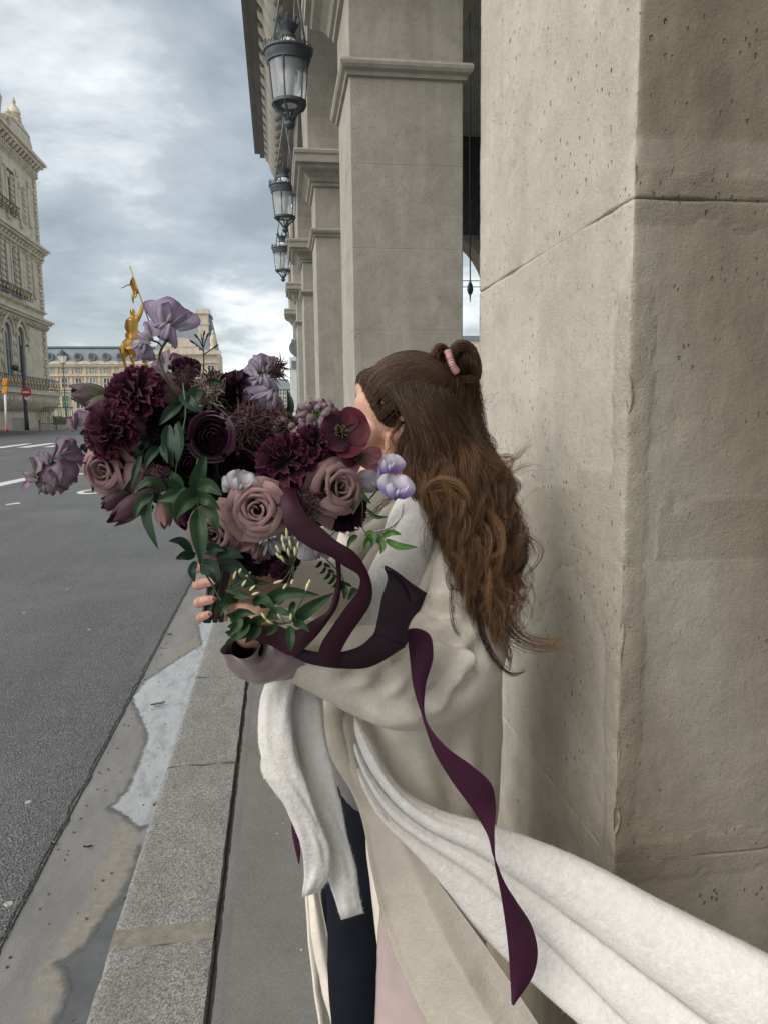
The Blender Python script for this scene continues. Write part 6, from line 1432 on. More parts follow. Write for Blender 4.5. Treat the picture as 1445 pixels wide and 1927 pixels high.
# single locks on the wind
for g, n, sp, cu, wl, t0, t1, cv in (
    ([(880, 800, 1.400), (915, 850, 1.380), (945, 868, 1.375), (970, 858, 1.370), (992, 838, 1.370), (1004, 838, 1.370)], 26, 0.006, 0.002, 0.2, 0.35, 0.55, 0.3),
    ([(890, 860, 1.390), (915, 892, 1.375), (945, 898, 1.370), (975, 882, 1.370), (1000, 876, 1.370), (1025, 884, 1.370)], 18, 0.006, 0.002, 0.2, 0.35, 0.55, 0.4),
    ([(870, 830, 1.385), (900, 858, 1.370), (930, 872, 1.365), (955, 885, 1.360)], 46, 0.009, 0.002, 0.2, 0.35, 0.55, 0.5),
    ([(925, 1060, 1.300), (952, 1078, 1.295), (976, 1072, 1.290), (988, 1052, 1.290), (986, 1018, 1.290), (988, 998, 1.315)], 34, 0.0035, 0.0, 0.2, 0.12, 0.15, 0.6),
    ([(976, 1072, 1.290), (990, 1040, 1.292), (994, 1010, 1.292), (1000, 1030, 1.292), (1009, 1052, 1.292), (996, 1062, 1.292)], 8, 0.002, 0.0, 0.2, 0.15, 0.2, 0.5),
    ([(890, 1088, 1.285), (925, 1075, 1.280), (955, 1082, 1.280), (978, 1098, 1.280), (992, 1106, 1.280), (985, 1095, 1.280)], 30, 0.004, 0.001, 0.2, 0.3, 0.45, 0.6),
    ([(925, 1120, 1.260), (950, 1165, 1.255), (975, 1195, 1.280), (1010, 1208, 1.275), (1050, 1210, 1.275), (1092, 1222, 1.275)], 70, 0.0085, 0.002, 0.25, 0.3, 0.72, 0.25),
    ([(890, 1120, 1.225), (903, 1180, 1.220), (922, 1225, 1.220), (945, 1256, 1.220), (972, 1268, 1.250), (986, 1262, 1.250), (980, 1256, 1.250)], 44, 0.0045, 0.0, 0.2, 0.25, 0.3, 0.75),
    ([(915, 1120, 1.235), (930, 1180, 1.230), (955, 1215, 1.230), (960, 1245, 1.260), (952, 1262, 1.230)], 40, 0.005, 0.003, 0.12, 0.4, 0.75, 0.6),
    ([(920, 1130, 1.230), (930, 1165, 1.225), (935, 1200, 1.225), (948, 1232, 1.225)], 50, 0.006, 0.003, 0.1, 0.5, 0.85, 0.5),
    ([(790, 930, 1.295), (822, 905, 1.285), (856, 908, 1.280), (880, 930, 1.280), (888, 960, 1.285)], 46, 0.0045, 0.002, 0.2, 0.55, 0.9, 0.5),
    ([(795, 925, 1.295), (835, 925, 1.283), (862, 950, 1.280), (880, 985, 1.283)], 40, 0.005, 0.003, 0.15, 0.5, 0.85, 0.5),
    ([(830, 880, 1.330), (835, 905, 1.285), (850, 930, 1.280), (872, 945, 1.280), (890, 975, 1.285)], 30, 0.004, 0.003, 0.12, 0.6, 0.95, 0.5),
    ([(850, 1040, 1.255), (880, 1075, 1.245), (905, 1100, 1.245), (930, 1108, 1.220)], 40, 0.005, 0.003, 0.15, 0.55, 0.85, 0.5),
    ([(745, 800, 1.385), (735, 830, 1.365), (742, 865, 1.350), (765, 890, 1.345)], 16, 0.005, 0.004, 0.06, 0.45, 0.8, 0.4),
    ([(755, 780, 1.380), (742, 815, 1.365), (728, 845, 1.360), (735, 880, 1.352)], 14, 0.003, 0.004, 0.05, 0.55, 0.9, 0.4),
    ([(850, 1100, 1.240), (848, 1140, 1.200), (855, 1175, 1.195), (868, 1212, 1.250)], 14, 0.003, 0.002, 0.1, 0.5, 0.6, 0.5),
    ([(815, 970, 1.290), (800, 1010, 1.240), (803, 1040, 1.235), (818, 1060, 1.235)], 16, 0.003, 0.003, 0.1, 0.55, 0.75, 0.4),
    ([(770, 905, 1.305), (740, 935, 1.295), (715, 950, 1.295), (690, 975, 1.300), (655, 985, 1.305)], 30, 0.004, 0.002, 0.1, 0.5, 0.8, 0.3),
    ([(930, 985, 1.325), (955, 980, 1.320), (965, 1000, 1.320), (955, 1025, 1.295)], 26, 0.003, 0.002, 0.1, 0.2, 0.25, 0.5),
    ([(935, 1120, 1.260), (965, 1130, 1.285), (985, 1125, 1.285), (975, 1145, 1.285), (960, 1165, 1.285)], 20, 0.004, 0.002, 0.1, 0.35, 0.5, 0.4)):
    clump(g, n, sp, cu, wl, t0, t1, 30, 0.00042, 0.3, 0.002, cv)
for k in range(260):                                            # frizz round the whole mass
    w = rng.random(); i = rng.integers(1, len(lc)); p0 = lerp(lc[i], rc[i], 0.55+0.5*w); a = P(*p0)
    dr = RGT*rng.uniform(0.0, 0.05)+UPV*rng.normal(0, 0.022)-FWD*0.005
    clump([tuple(a-dr*0.8), tuple(a), tuple(a+dr*0.6+UPV*rng.normal(0, 0.006)), tuple(a+dr+UPV*rng.normal(0, 0.014))], 2, 0.001, 0.003, 0.05, 0.35, 0.5, 14, 0.00028, 0.3, 0.001, 0.2)
HVa = np.concatenate(HV); HFa = np.concatenate(HF)
def fast_mesh(name, V, F4, mat, parent, attr=None):
    o0 = WL[parent.name]; me = bpy.data.meshes.new(name); me.vertices.add(len(V)); me.vertices.foreach_set('co', (V-o0).astype(np.float32).ravel())
    me.loops.add(len(F4)*4); me.loops.foreach_set('vertex_index', F4.astype(np.int32).ravel()); me.polygons.add(len(F4))
    me.polygons.foreach_set('loop_start', np.arange(0, len(F4)*4, 4, dtype=np.int32)); me.polygons.foreach_set('use_smooth', np.ones(len(F4), bool))
    me.update(calc_edges=True); me.materials.append(mat)
    if attr is not None: at = me.attributes.new('tone', 'FLOAT', 'POINT'); at.data.foreach_set('value', attr.astype(np.float32))
    o = bpy.data.objects.new(name, me); COL.objects.link(o); o.parent = parent; WL[o.name] = o0; return o
hair_o = fast_mesh('hair', HVa, HFa, M['hair'], wo, np.concatenate(HT)); hair_o['kind'] = 'stuff'
# ================================================================== THE BOUQUET
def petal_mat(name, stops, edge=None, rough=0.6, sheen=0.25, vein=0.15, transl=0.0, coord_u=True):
    """colour runs from the petal's base (0) to its rim (1) as on the real flower, plus gap shade on roses, with fine veins"""
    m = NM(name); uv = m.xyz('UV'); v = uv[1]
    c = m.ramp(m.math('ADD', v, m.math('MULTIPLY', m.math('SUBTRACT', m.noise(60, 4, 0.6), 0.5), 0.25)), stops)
    w = m.noise(1.0, 4, 0.6, m.map((26, 3, 1), 'UV'))
    c = m.mix(m.ramp(w, [(0.45, 0.0), (0.7, vein*2)]), c, tuple(x*0.55 for x in stops[-1][1]))
    if edge:
        e = m.math('MAXIMUM', m.math('ABSOLUTE', m.math('MULTIPLY', m.math('SUBTRACT', uv[0], 0.5), 2.0)), v)
        c = m.mix(m.ramp(e, [(edge[1], 0.0), (1.0, edge[2])]), c, edge[0])
    m.color(c).set(rough=rough, spec=0.3, sheen=sheen)
    m.bump(w, 0.25, 0.002)
    if transl:
        tr = m.N.new('ShaderNodeBsdfTranslucent'); m.L.new(c, tr.inputs[0]); mx_ = m.N.new('ShaderNodeMixShader'); mx_.inputs[0].default_value = transl
        m.L.new(m.b.outputs[0], mx_.inputs[1]); m.L.new(tr.outputs[0], mx_.inputs[2]); m.L.new(mx_.outputs[0], m.N['Material Output'].inputs[0])
    return m.m
PM = {
 'rose': petal_mat('dusty_rose_petal', [(0.0, (0.10, 0.040, 0.042)), (0.45, (0.21, 0.105, 0.108)), (0.85, (0.31, 0.180, 0.180)), (1.0, (0.37, 0.225, 0.222))], None, 0.6, 0.2, 0.12, 0.2),  # base darkened to paint shade into the gaps between petals
 'rosedark': petal_mat('dark_mauve_petal', [(0.0, (0.14, 0.07, 0.07)), (0.6, (0.27, 0.155, 0.15)), (1.0, (0.33, 0.20, 0.19))], None, 0.6, 0.2, 0.12, 0.15),  # mauve petal in a darker tone
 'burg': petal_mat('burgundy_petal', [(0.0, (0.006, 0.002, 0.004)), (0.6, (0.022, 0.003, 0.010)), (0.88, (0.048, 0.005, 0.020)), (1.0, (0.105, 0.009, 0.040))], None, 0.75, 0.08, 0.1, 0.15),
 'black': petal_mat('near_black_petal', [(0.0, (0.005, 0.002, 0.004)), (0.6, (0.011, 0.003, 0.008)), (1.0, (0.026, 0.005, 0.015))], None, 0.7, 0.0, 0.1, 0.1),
 'magenta': petal_mat('plum_petal', [(0.0, (0.015, 0.003, 0.010)), (0.6, (0.055, 0.006, 0.034)), (1.0, (0.13, 0.022, 0.085))], None, 0.5, 0.3, 0.1, 0.15),
 'red': petal_mat('crimson_petal', [(0.0, (0.022, 0.003, 0.007)), (0.5, (0.085, 0.006, 0.018)), (1.0, (0.13, 0.012, 0.032))], None, 0.55, 0.2, 0.15, 0.25),
 'pink': petal_mat('rosy_petal', [(0.0, (0.24, 0.08, 0.10)), (0.6, (0.42, 0.19, 0.21)), (1.0, (0.36, 0.10, 0.14))], None, 0.55, 0.2, 0.2, 0.25),
 'lilac': petal_mat('lilac_petal', [(0.0, (0.46, 0.43, 0.47)), (0.5, (0.41, 0.355, 0.455)), (1.0, (0.33, 0.25, 0.40))], ((0.17, 0.06, 0.22), 0.80, 0.85), 0.55, 0.2, 0.25, 0.4),
 'mauvepea': petal_mat('mauve_petal', [(0.0, (0.32, 0.27, 0.295)), (0.5, (0.30, 0.24, 0.275)), (1.0, (0.19, 0.115, 0.175))], ((0.13, 0.03, 0.13), 0.70, 0.9), 0.55, 0.2, 0.3, 0.4),
 'whitepea': petal_mat('white_violet_petal', [(0.0, (0.26, 0.13, 0.55)), (0.35, (0.44, 0.33, 0.66)), (0.62, (0.74, 0.72, 0.80)), (1.0, (0.78, 0.77, 0.82))], ((0.40, 0.26, 0.55), 0.90, 0.6), 0.5, 0.2, 0.15, 0.35),
 'greypea': petal_mat('grey_lilac_petal', [(0.0, (0.34, 0.30, 0.35)), (0.5, (0.56, 0.53, 0.57)), (1.0, (0.60, 0.57, 0.60))], ((0.28, 0.18, 0.30), 0.88, 0.6), 0.55, 0.2, 0.2, 0.35),
 'tulip': petal_mat('purple_tulip_petal', [(0.0, (0.06, 0.065, 0.03)), (0.35, (0.07, 0.04, 0.045)), (0.7, (0.075, 0.024, 0.048)), (1.0, (0.055, 0.012, 0.034))], None, 0.5, 0.2, 0.3, 0.15),
 'parrot': petal_mat('green_purple_petal', [(0.0, (0.10, 0.17, 0.05)), (0.4, (0.10, 0.11, 0.06)), (0.7, (0.085, 0.045, 0.055)), (1.0, (0.06, 0.02, 0.038))], None, 0.5, 0.2, 0.35, 0.15),
 'leaf': petal_mat('jasmine_leaf', [(0.0, (0.022, 0.050, 0.022)), (0.5, (0.030, 0.066, 0.028)), (1.0, (0.026, 0.058, 0.025))], None, 0.5, 0.0, 0.3, 0.2),
 'leafdark': petal_mat('dark_leaf', [(0.0, (0.013, 0.034, 0.019)), (0.5, (0.019, 0.045, 0.026)), (1.0, (0.017, 0.040, 0.023))], None, 0.5, 0.0, 0.3, 0.15),
 'leaflight': petal_mat('fresh_leaf', [(0.0, (0.08, 0.16, 0.035)), (0.5, (0.075, 0.165, 0.04)), (1.0, (0.06, 0.14, 0.035))], None, 0.4, 0.0, 0.2, 0.25),
}
M['stem'] = simple('green_stem', (0.06, 0.10, 0.035), (0.035, 0.06, 0.03), 40, 0.5, 90, 0.1)
M['stemdark'] = simple('dark_stem', (0.028, 0.030, 0.022), (0.045, 0.035, 0.03), 40, 0.6, 90, 0.1)
M['stembright'] = simple('bright_green_stem', (0.20, 0.36, 0.06), (0.14, 0.26, 0.05), 40, 0.5, 90, 0.1)
m = NM('fritillary_bud'); uvz = m.xyz('UV'); c = m.ramp(uvz[1], [(0.0, (0.16, 0.22, 0.07)), (0.35, (0.15, 0.13, 0.10)), (0.7, (0.17, 0.10, 0.13)), (1.0, (0.12, 0.07, 0.09))])
c = m.mix(m.ramp(m.noise(1.0, 3, 0.5, m.map((22, 1, 1), 'UV')), [(0.45, 0.0), (0.65, 0.5)]), c, (0.07, 0.035, 0.05)); m.color(c).set(rough=0.55, sheen=0.3); M['bud'] = m.m
M['jbud'] = simple('jasmine_bud', (0.62, 0.60, 0.30), (0.50, 0.52, 0.24), 60, 0.5, 90, 0.0)
M['scab'] = simple('scabiosa', (0.115, 0.055, 0.055), (0.05, 0.022, 0.028), 60, 0.8, 200, 0.4)
M['scabdry'] = simple('dry_scabiosa', (0.30, 0.24, 0.20), (0.16, 0.12, 0.11), 60, 0.8, 200, 0.4)
M['stamen'] = simple('stamen', (0.16, 0.13, 0.04), (0.07, 0.05, 0.02), 60, 0.7, 200, 0.2)
m = NM('satin_ribbon'); m.color(m.ramp(m.noise(11, 3), [(0.3, (0.044, 0.008, 0.026)), (0.7, (0.032, 0.005, 0.018))])).set(rough=0.55, spec=0.22); m.bump(m.wave(900, 0.3, None, 'DIAGONAL', 0), 0.12, 0.0006); M['ribbon'] = m.m
m = NM('satin_ribbon_back_shade'); m.color(m.ramp(m.noise(11, 3), [(0.3, (0.017, 0.005, 0.012)), (0.7, (0.012, 0.004, 0.008))])).set(rough=0.5, spec=0.28); M['ribbonback_shade'] = m.m  # back of the ribbon, with its shadow put into the dark colour
m = NM('burgundy_ribbon'); m.color(m.ramp(m.noise(11, 3), [(0.3, (0.034, 0.005, 0.014)), (0.7, (0.022, 0.003, 0.009))])).set(rough=0.55, spec=0.22); m.bump(m.wave(900, 0.3, None, 'DIAGONAL', 0), 0.12, 0.0006); M['ribbonred'] = m.m

bc = P(405, 1130, 1.125)
bq = empty('bouquet', bc, 'big wild bouquet of dusty roses, burgundy carnations and lilac sweet peas with a trailing ribbon', 'bouquet')
def basis(N_, roll=0.0):
    n = np.asarray(N_, float); n = RGT*n[0]+UPV*n[1]-FWD*n[2]; n /= np.linalg.norm(n)
    x = np.cross(UPV+0.01*RGT, n); x /= np.linalg.norm(x); y = np.cross(n, x)
    c, s = math.cos(roll), math.sin(roll); return np.stack([x*c+y*s, -x*s+y*c, n])
def put(L_, C, B): return np.asarray(L_)@B+C
def surf(f, nu, nv):
    """f(u in -1..1, v in 0..1) -> xyz; returns grid, faces, uv"""
    V = []; UV = []
    for i in range(nv):
        v = i/(nv-1)
        for j in range(nu):
            u_ = -1+2*j/(nu-1); V.append(f(u_, v)); UV.append(((u_+1)/2, v))
    return np.array(V, float), grid_faces(nv, nu), UV
class Flower:
    def __init__(s, name, C, N_, roll, core_mat, label=None):
        s.C, s.B, s.name, s.label = C, basis(N_, roll), name, label; s.cV, s.cF, s.cU, s.n = [], [], [], 0; s.pet = []; s.cm = core_mat
    def core(s, VFU):
        V, F, U = VFU; s.cV.append(V); s.cF += [tuple(i+s.n for i in f) for f in F]; s.cU += list(U); s.n += len(V)
    def petal(s, VFU, mat): s.pet.append((VFU, mat))
    def done(s):
        o = obj(s.name, put(np.concatenate(s.cV), s.C, s.B), s.cF, s.cm, bq, True, uv=s.cU)
        if s.label: o['label'] = s.label
        for (V, F, U), m_ in s.pet: obj('petal', put(V, s.C, s.B), F, m_, o, True, uv=U)
        return o
def bowl(R_, h, n=10):
    def f(u_, v): a = math.pi*u_; return (R_*v*math.cos(a), R_*v*math.sin(a), -h*(1-v*v))
    return surf(f, n+1, 4)
def rose(C, N_, R_, roll=0.0, mat='rose', n=24, label=None, open_=1.0):
    fl = Flower('rose', C, N_, roll, PM[mat], label); sd = rng.random()*50; n = 24
    ox, oy = rng.normal(0, 0.05, 2)*R_
    for i in range(n):
        t = i/(n-1); phi = i*2.39996+rng.normal(0, 0.25); rt = R_*(0.07+0.93*t**0.85); rb = rt*(0.86-0.28*t); zt = R_*(0.34+0.16*math.sin(math.pi*t)-0.50*t**3.2+rng.normal(0, 0.025)); zb = -R_*0.55
        w = 1.30-0.52*t**0.8; cu = R_*(0.035+0.13*t)*rng.uniform(0.7, 1.3); wav = R_*0.05*(0.4+t); tilt = rng.normal(0, 0.07)
        def f(u_, v):
            sh = math.sin(math.pi*(0.20+0.52*v)); az = phi+u_*w*(0.55+0.45*sh)
            rho = rb+(rt-rb)*v**1.6; z = zb+(zt-zb)*math.sin(math.pi/2*min(1, v*1.03))
            k = max(0, (v-0.66)/0.34)**2; rho += cu*k*(1+0.5*abs(u_)); z -= cu*0.9*k + R_*(0.10+0.14*t)*u_*u_*v
            e = wav*nz((u_*1.7, v*1.5, i*3.3+sd), 1.0)*v; rho += e+(abs(u_)**3)*0.05*R_*t + R_*tilt*u_*v
            cx_ = (1-t)**1.5
            return (rho*math.cos(az)+ox*cx_, rho*math.sin(az)+oy*cx_, z+e*0.8)
        g = surf(f, 12, 11)
        if i < 8: fl.core(g)
        else: fl.petal(g, PM[mat])
    fl.core(bowl(R_*0.55, R_*0.55)); return fl.done()
def carnation(C, N_, R_, roll=0.0, mat='burg', n=46, label=None, name='carnation', dome=0.75):
    fl = Flower(name, C, N_, roll, PM[mat], label); sd = rng.random()*50
    for i in range(n):
        t = ((i+0.5)/n)**0.62; phi = i*2.39996+rng.normal(0, 0.2); el = 1.45*(1-t)+0.05+rng.normal(0, 0.10); ln = R_*(0.80+0.25*rng.random()); w = R_*(0.26+0.14*rng.random())
        ce, se = math.cos(el), math.sin(el); c_, s_ = math.cos(phi), math.sin(phi); bend = rng.normal(-0.1, 0.25); k0 = rng.random()*9
        def f(u_, v):
            fr = 1.0-0.10*abs(math.sin(u_*7.0+k0))*(v > 0.8)-0.10*u_*u_
            r_ = ln*v*fr; lat = w*u_*(0.12+0.95*v**1.2); ruf = R_*(0.11*math.sin(u_*6.0+k0)+0.07*math.sin(u_*13+k0*2))*v**2.0
            up_ = ruf+bend*R_*v*v*0.5-0.10*R_*u_*u_*v
            x = r_*ce-up_*se; z = (r_*se+up_*ce)*dome; return (x*c_-lat*s_, x*s_+lat*c_, z-R_*0.25)
        g = surf(f, 13, 6)
        if i < n*0.45: fl.core(g)
        else: fl.petal(g, PM[mat])
    fl.core(bowl(R_*0.5, R_*0.4)); return fl.done()
def ranunculus(C, N_, R_, roll=0.0, mats=('black', 'magenta'), n=20, label=None):
    n = 20
    fl = Flower('ranunculus', C, N_, roll, PM[mats[0]], label); sd = rng.random()*50
    for i in range(n):
        t = i/(n-1); phi = i*2.2+rng.normal(0, 0.15); rt = R_*(0.08+0.92*t); zt = R_*(0.30-0.12*(1-t)+0.12*t); rb = rt*0.7; w = 1.25-0.35*t
        def f(u_, v):
            az = phi+u_*w*(0.5+0.5*math.sin(math.pi*(0.25+0.5*v))); rho = rb+(rt-rb)*math.sin(math.pi*0.62*v)/math.sin(math.pi*0.62)*1.02-0.16*R_*max(0, v-0.7)*3*(1-t*0.8); z = -R_*0.5+(zt+R_*0.5)*v-0.20*R_*u_*u_*v
            e = 0.02*R_*nz((u_*2, v*2, i+sd), 1.0); return ((rho+e)*math.cos(az), (rho+e)*math.sin(az), z)
        g = surf(f, 10, 7)
        if i < 9: fl.core(g)
        else: fl.petal(g, PM[mats[0] if t < 0.72 else mats[1]])
    fl.core(bowl(R_*0.6, R_*0.5)); return fl.done()
def sweet_pea(C, N_, s, roll=0.0, mat='lilac', label=None, wings=True):
    fl = Flower('sweet_pea', C, N_, roll, PM[mat], label); k0 = rng.random()*20; fold_ = rng.uniform(-0.05, 0.28); wv = rng.uniform(0.12, 0.24)
    def std(u_, v):
        wd = 0.74*math.sin(math.pi*(0.10+0.66*v))**0.7; notch = 0.10*max(0, 1-abs(u_)*3)*max(0, v-0.8)*5
        x = s*wd*u_; y = s*(0.92*v*(1-0.16*u_*u_)-notch-0.30); z = -s*(fold_*u_*u_*1.2+0.30*v*v)+s*wv*math.sin(u_*4.2+k0)*v*v+s*0.05*math.sin(u_*11+k0*3)*v**3+s*0.10*nz((u_*2, v*2, k0), 1.0)
        return (x, y, z)
    fl.petal(surf(std, 15, 10), PM[mat])
    if wings:
        for sg in (-1, 1):
            k1 = rng.uniform(0.2, 0.5)
            def wing(u_, v):
                wd = 0.22*math.sin(math.pi*(0.12+0.7*v)); return (sg*s*(0.06+0.42*v*k1*1.6)+s*wd*u_*0.8, s*(0.52*v-0.30+0.10*u_), s*(0.05+0.34*v-0.22*v*v-0.12*u_*u_*1.0)+s*0.04*math.sin(u_*4+k0*sg))
            fl.petal(surf(wing, 9, 8), PM[mat])
    def keel(u_, v): a = math.pi*u_; r_ = s*0.085*math.sin(math.pi*(0.06+0.9*v)); return (r_*math.cos(a), s*(0.34*v-0.30), s*(0.06+0.14*v)+r_*math.sin(a))
    fl.core(surf(keel, 9, 8))
    def calyx(u_, v): a = math.pi*u_; r_ = s*(0.03+0.06*v); return (r_*math.cos(a), s*(-0.40+0.12*v), r_*math.sin(a)-s*0.03)
    fl.petal(surf(calyx, 8, 4), M['stem'])
    return fl.done()
def bud_ell(mb_list, C, D, ln, r, UVs):
    """one bud: pointed egg along D with uv from base to tip"""
    z = D/np.linalg.norm(D); x = np.cross(z, FWD+0.05); x /= np.linalg.norm(x); y = np.cross(z, x); k0 = rng.random()*6
    def f(u_, v): a = math.pi*u_+k0; rr = r*math.sin(math.pi*(0.04+0.93*v))**0.65*(1+0.07*math.cos(3*a)); return C+x*rr*math.cos(a)+y*rr*math.sin(a)+z*ln*v
    return surf(f, 10, 9)
def leaf(pts, wpx, mat='leaf', parent=None, curl=0.25, name='leaf', tw=0.0):
    """leaf along three or more (px, py, d); width in photo pixels"""
    q = cr(PP(pts), 13); T = np.gradient(q, axis=0); T /= np.linalg.norm(T, axis=1)[:, None]
    S_ = np.cross(T, np.broadcast_to(FWD, T.shape)); S_ /= np.linalg.norm(S_, axis=1)[:, None]; Nn = np.cross(S_, T)
    d0 = pts[1][2]; w = wpx*d0/FPX/2; V = []; UV = []; ph = rng.random()*6; tl = tw+rng.normal(0, 0.35)
    for i in range(13):
        v = i/12; ww = w*math.sin(math.pi*min(1, (0.03+0.97*v)**0.78))**0.85+0.0003
        for j in range(7):
            u_ = -1+2*j/6; n_ = abs(u_)*curl*ww*1.6+0.12*ww*math.sin(v*9+ph)*abs(u_)-0.10*w*(1-abs(u_))**3
            V.append(q[i]+S_[i]*ww*u_*math.cos(tl)+Nn[i]*(ww*u_*math.sin(tl)+n_*-1)); UV.append(((u_+1)/2, v))
    return obj(name, V, grid_faces(13, 7), PM[mat], parent or bq, True, uv=UV)
def stem(pts, r, mat='stem', parent=None, name='stem', n=24, tip=0.6):
    V, F = tube(cr(PP(pts), n), np.linspace(r, r*tip, n), 7); return obj(name, V, F, M[mat], parent or bq, True)
px2m = lambda px, d: px*d/FPX
def at(x, y, d): return P(x, y, d)

# --- dark heart of the bouquet: stems and leaves packed together
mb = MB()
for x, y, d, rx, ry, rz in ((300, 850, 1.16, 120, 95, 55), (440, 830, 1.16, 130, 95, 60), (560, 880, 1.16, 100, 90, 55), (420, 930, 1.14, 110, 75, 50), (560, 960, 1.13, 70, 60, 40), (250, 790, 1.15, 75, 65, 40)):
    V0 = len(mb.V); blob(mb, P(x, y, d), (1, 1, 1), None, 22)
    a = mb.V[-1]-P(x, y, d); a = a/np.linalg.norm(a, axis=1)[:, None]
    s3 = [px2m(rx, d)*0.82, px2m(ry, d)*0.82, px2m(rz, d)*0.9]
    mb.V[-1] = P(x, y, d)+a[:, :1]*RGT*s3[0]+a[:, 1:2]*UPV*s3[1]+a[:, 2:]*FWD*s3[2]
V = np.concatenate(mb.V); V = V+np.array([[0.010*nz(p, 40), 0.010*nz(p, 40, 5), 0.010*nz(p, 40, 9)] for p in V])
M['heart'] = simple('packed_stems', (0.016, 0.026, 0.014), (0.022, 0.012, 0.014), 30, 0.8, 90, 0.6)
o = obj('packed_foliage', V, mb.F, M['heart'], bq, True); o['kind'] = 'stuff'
fV = []; fF = []; fU = []; k = 0
for i in range(420):                                            # small dark leaves filling the gaps
    a = rng.random()*6.28; r_ = rng.random()**0.5; x = 415+265*r_*math.cos(a); y = 850+(120-30*(x-415)/265)*r_*math.sin(a); d = 1.075+0.06*r_*r_+rng.normal(0, 0.012)
    C = P(x, y, d); B = basis((rng.normal(0, 0.7), rng.normal(0, 0.7), 1), rng.random()*6.28); s = rng.uniform(0.012, 0.026)
    V, F, U = surf(lambda u_, v: (s*0.36*u_*math.sin(math.pi*(0.05+0.93*v)), s*(v-0.5), -s*0.25*(v-0.5)**2*2+s*0.12*abs(u_)), 5, 6)
    fV.append(put(V, C, B)); fF += [tuple(q+k for q in f) for f in F]; fU += U; k += len(V)
o = obj('filler_leaves', np.concatenate(fV), fF, PM['leafdark'], bq, True, uv=fU); o['kind'] = 'stuff'

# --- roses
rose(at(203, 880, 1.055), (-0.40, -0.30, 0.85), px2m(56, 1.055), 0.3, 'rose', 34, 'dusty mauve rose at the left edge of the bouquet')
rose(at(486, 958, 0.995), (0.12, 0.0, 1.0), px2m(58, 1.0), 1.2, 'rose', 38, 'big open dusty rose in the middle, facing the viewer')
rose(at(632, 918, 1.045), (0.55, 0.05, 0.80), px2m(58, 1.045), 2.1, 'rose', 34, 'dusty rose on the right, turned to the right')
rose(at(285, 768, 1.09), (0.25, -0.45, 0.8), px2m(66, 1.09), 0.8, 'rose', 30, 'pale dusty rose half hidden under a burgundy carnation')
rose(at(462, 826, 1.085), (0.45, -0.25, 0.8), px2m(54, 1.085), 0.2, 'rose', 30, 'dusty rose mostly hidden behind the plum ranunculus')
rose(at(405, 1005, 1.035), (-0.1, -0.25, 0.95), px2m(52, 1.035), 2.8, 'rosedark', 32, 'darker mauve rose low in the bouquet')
# --- burgundy carnations
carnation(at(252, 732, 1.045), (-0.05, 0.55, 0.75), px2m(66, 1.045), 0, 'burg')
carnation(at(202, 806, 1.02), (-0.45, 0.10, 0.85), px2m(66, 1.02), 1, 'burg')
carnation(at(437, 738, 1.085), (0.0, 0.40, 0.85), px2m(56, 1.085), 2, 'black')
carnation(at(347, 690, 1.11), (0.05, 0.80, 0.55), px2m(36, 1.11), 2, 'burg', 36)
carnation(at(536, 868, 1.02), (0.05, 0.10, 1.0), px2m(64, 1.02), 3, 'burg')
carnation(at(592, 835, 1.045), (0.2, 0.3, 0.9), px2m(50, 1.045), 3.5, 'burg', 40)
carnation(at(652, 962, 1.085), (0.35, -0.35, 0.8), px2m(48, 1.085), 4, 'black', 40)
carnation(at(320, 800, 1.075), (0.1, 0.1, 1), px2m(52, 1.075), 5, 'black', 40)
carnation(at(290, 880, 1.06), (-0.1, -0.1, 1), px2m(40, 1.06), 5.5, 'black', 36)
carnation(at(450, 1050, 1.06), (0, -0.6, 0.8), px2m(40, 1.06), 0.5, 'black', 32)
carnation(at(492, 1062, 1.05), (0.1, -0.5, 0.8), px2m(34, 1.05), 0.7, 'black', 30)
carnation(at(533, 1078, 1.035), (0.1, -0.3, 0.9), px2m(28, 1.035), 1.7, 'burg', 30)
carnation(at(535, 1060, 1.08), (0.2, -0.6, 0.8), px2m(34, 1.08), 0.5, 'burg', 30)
# --- ranunculus
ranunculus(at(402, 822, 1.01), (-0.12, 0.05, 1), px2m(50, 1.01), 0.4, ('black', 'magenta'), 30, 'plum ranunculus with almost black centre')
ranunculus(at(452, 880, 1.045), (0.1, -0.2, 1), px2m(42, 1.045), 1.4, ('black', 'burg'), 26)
ranunculus(at(360, 875, 1.06), (0, -0.2, 1), px2m(44, 1.06), 2.4, ('black', 'black'), 26)
# --- crimson open flower with stamens, and a rosy one beside it
def open_flower(name, C, N_, petals, label):
    fl = Flower(name, C, N_, 0, M['stamen'], label)
    for ang, ln, w, mat, lift in petals:
        ca, sa = math.cos(ang), math.sin(ang); k0 = rng.random()*9
        def f(u_, v):
            r_ = ln*v*(1-0.10*u_*u_); lat = w*u_*math.sin(math.pi*(0.12+0.70*v))**0.8; z = ln*(lift*v-0.35*lift*v*v)-0.10*ln*u_*u_*(-1)+0.03*ln*math.sin(u_*5+k0)*v
            return (r_*ca-lat*sa, r_*sa+lat*ca, z)
        fl.petal(surf(f, 13, 10), PM[mat])
    R_ = petals[0][1]
    for i in range(46):
        a = rng.random()*6.28; rr = R_*0.20*math.sqrt(rng.random()); h = R_*rng.uniform(0.16, 0.34)
        V, F = tube([(rr*0.4*math.cos(a), rr*0.4*math.sin(a), 0), (rr*math.cos(a), rr*math.sin(a), h*0.7), (rr*1.3*math.cos(a), rr*1.3*math.sin(a), h)], [0.0004, 0.0004, 0.0009], 4)
        fl.core((V, F, [(0.5, 0.5)]*len(V)))
    return fl.done()
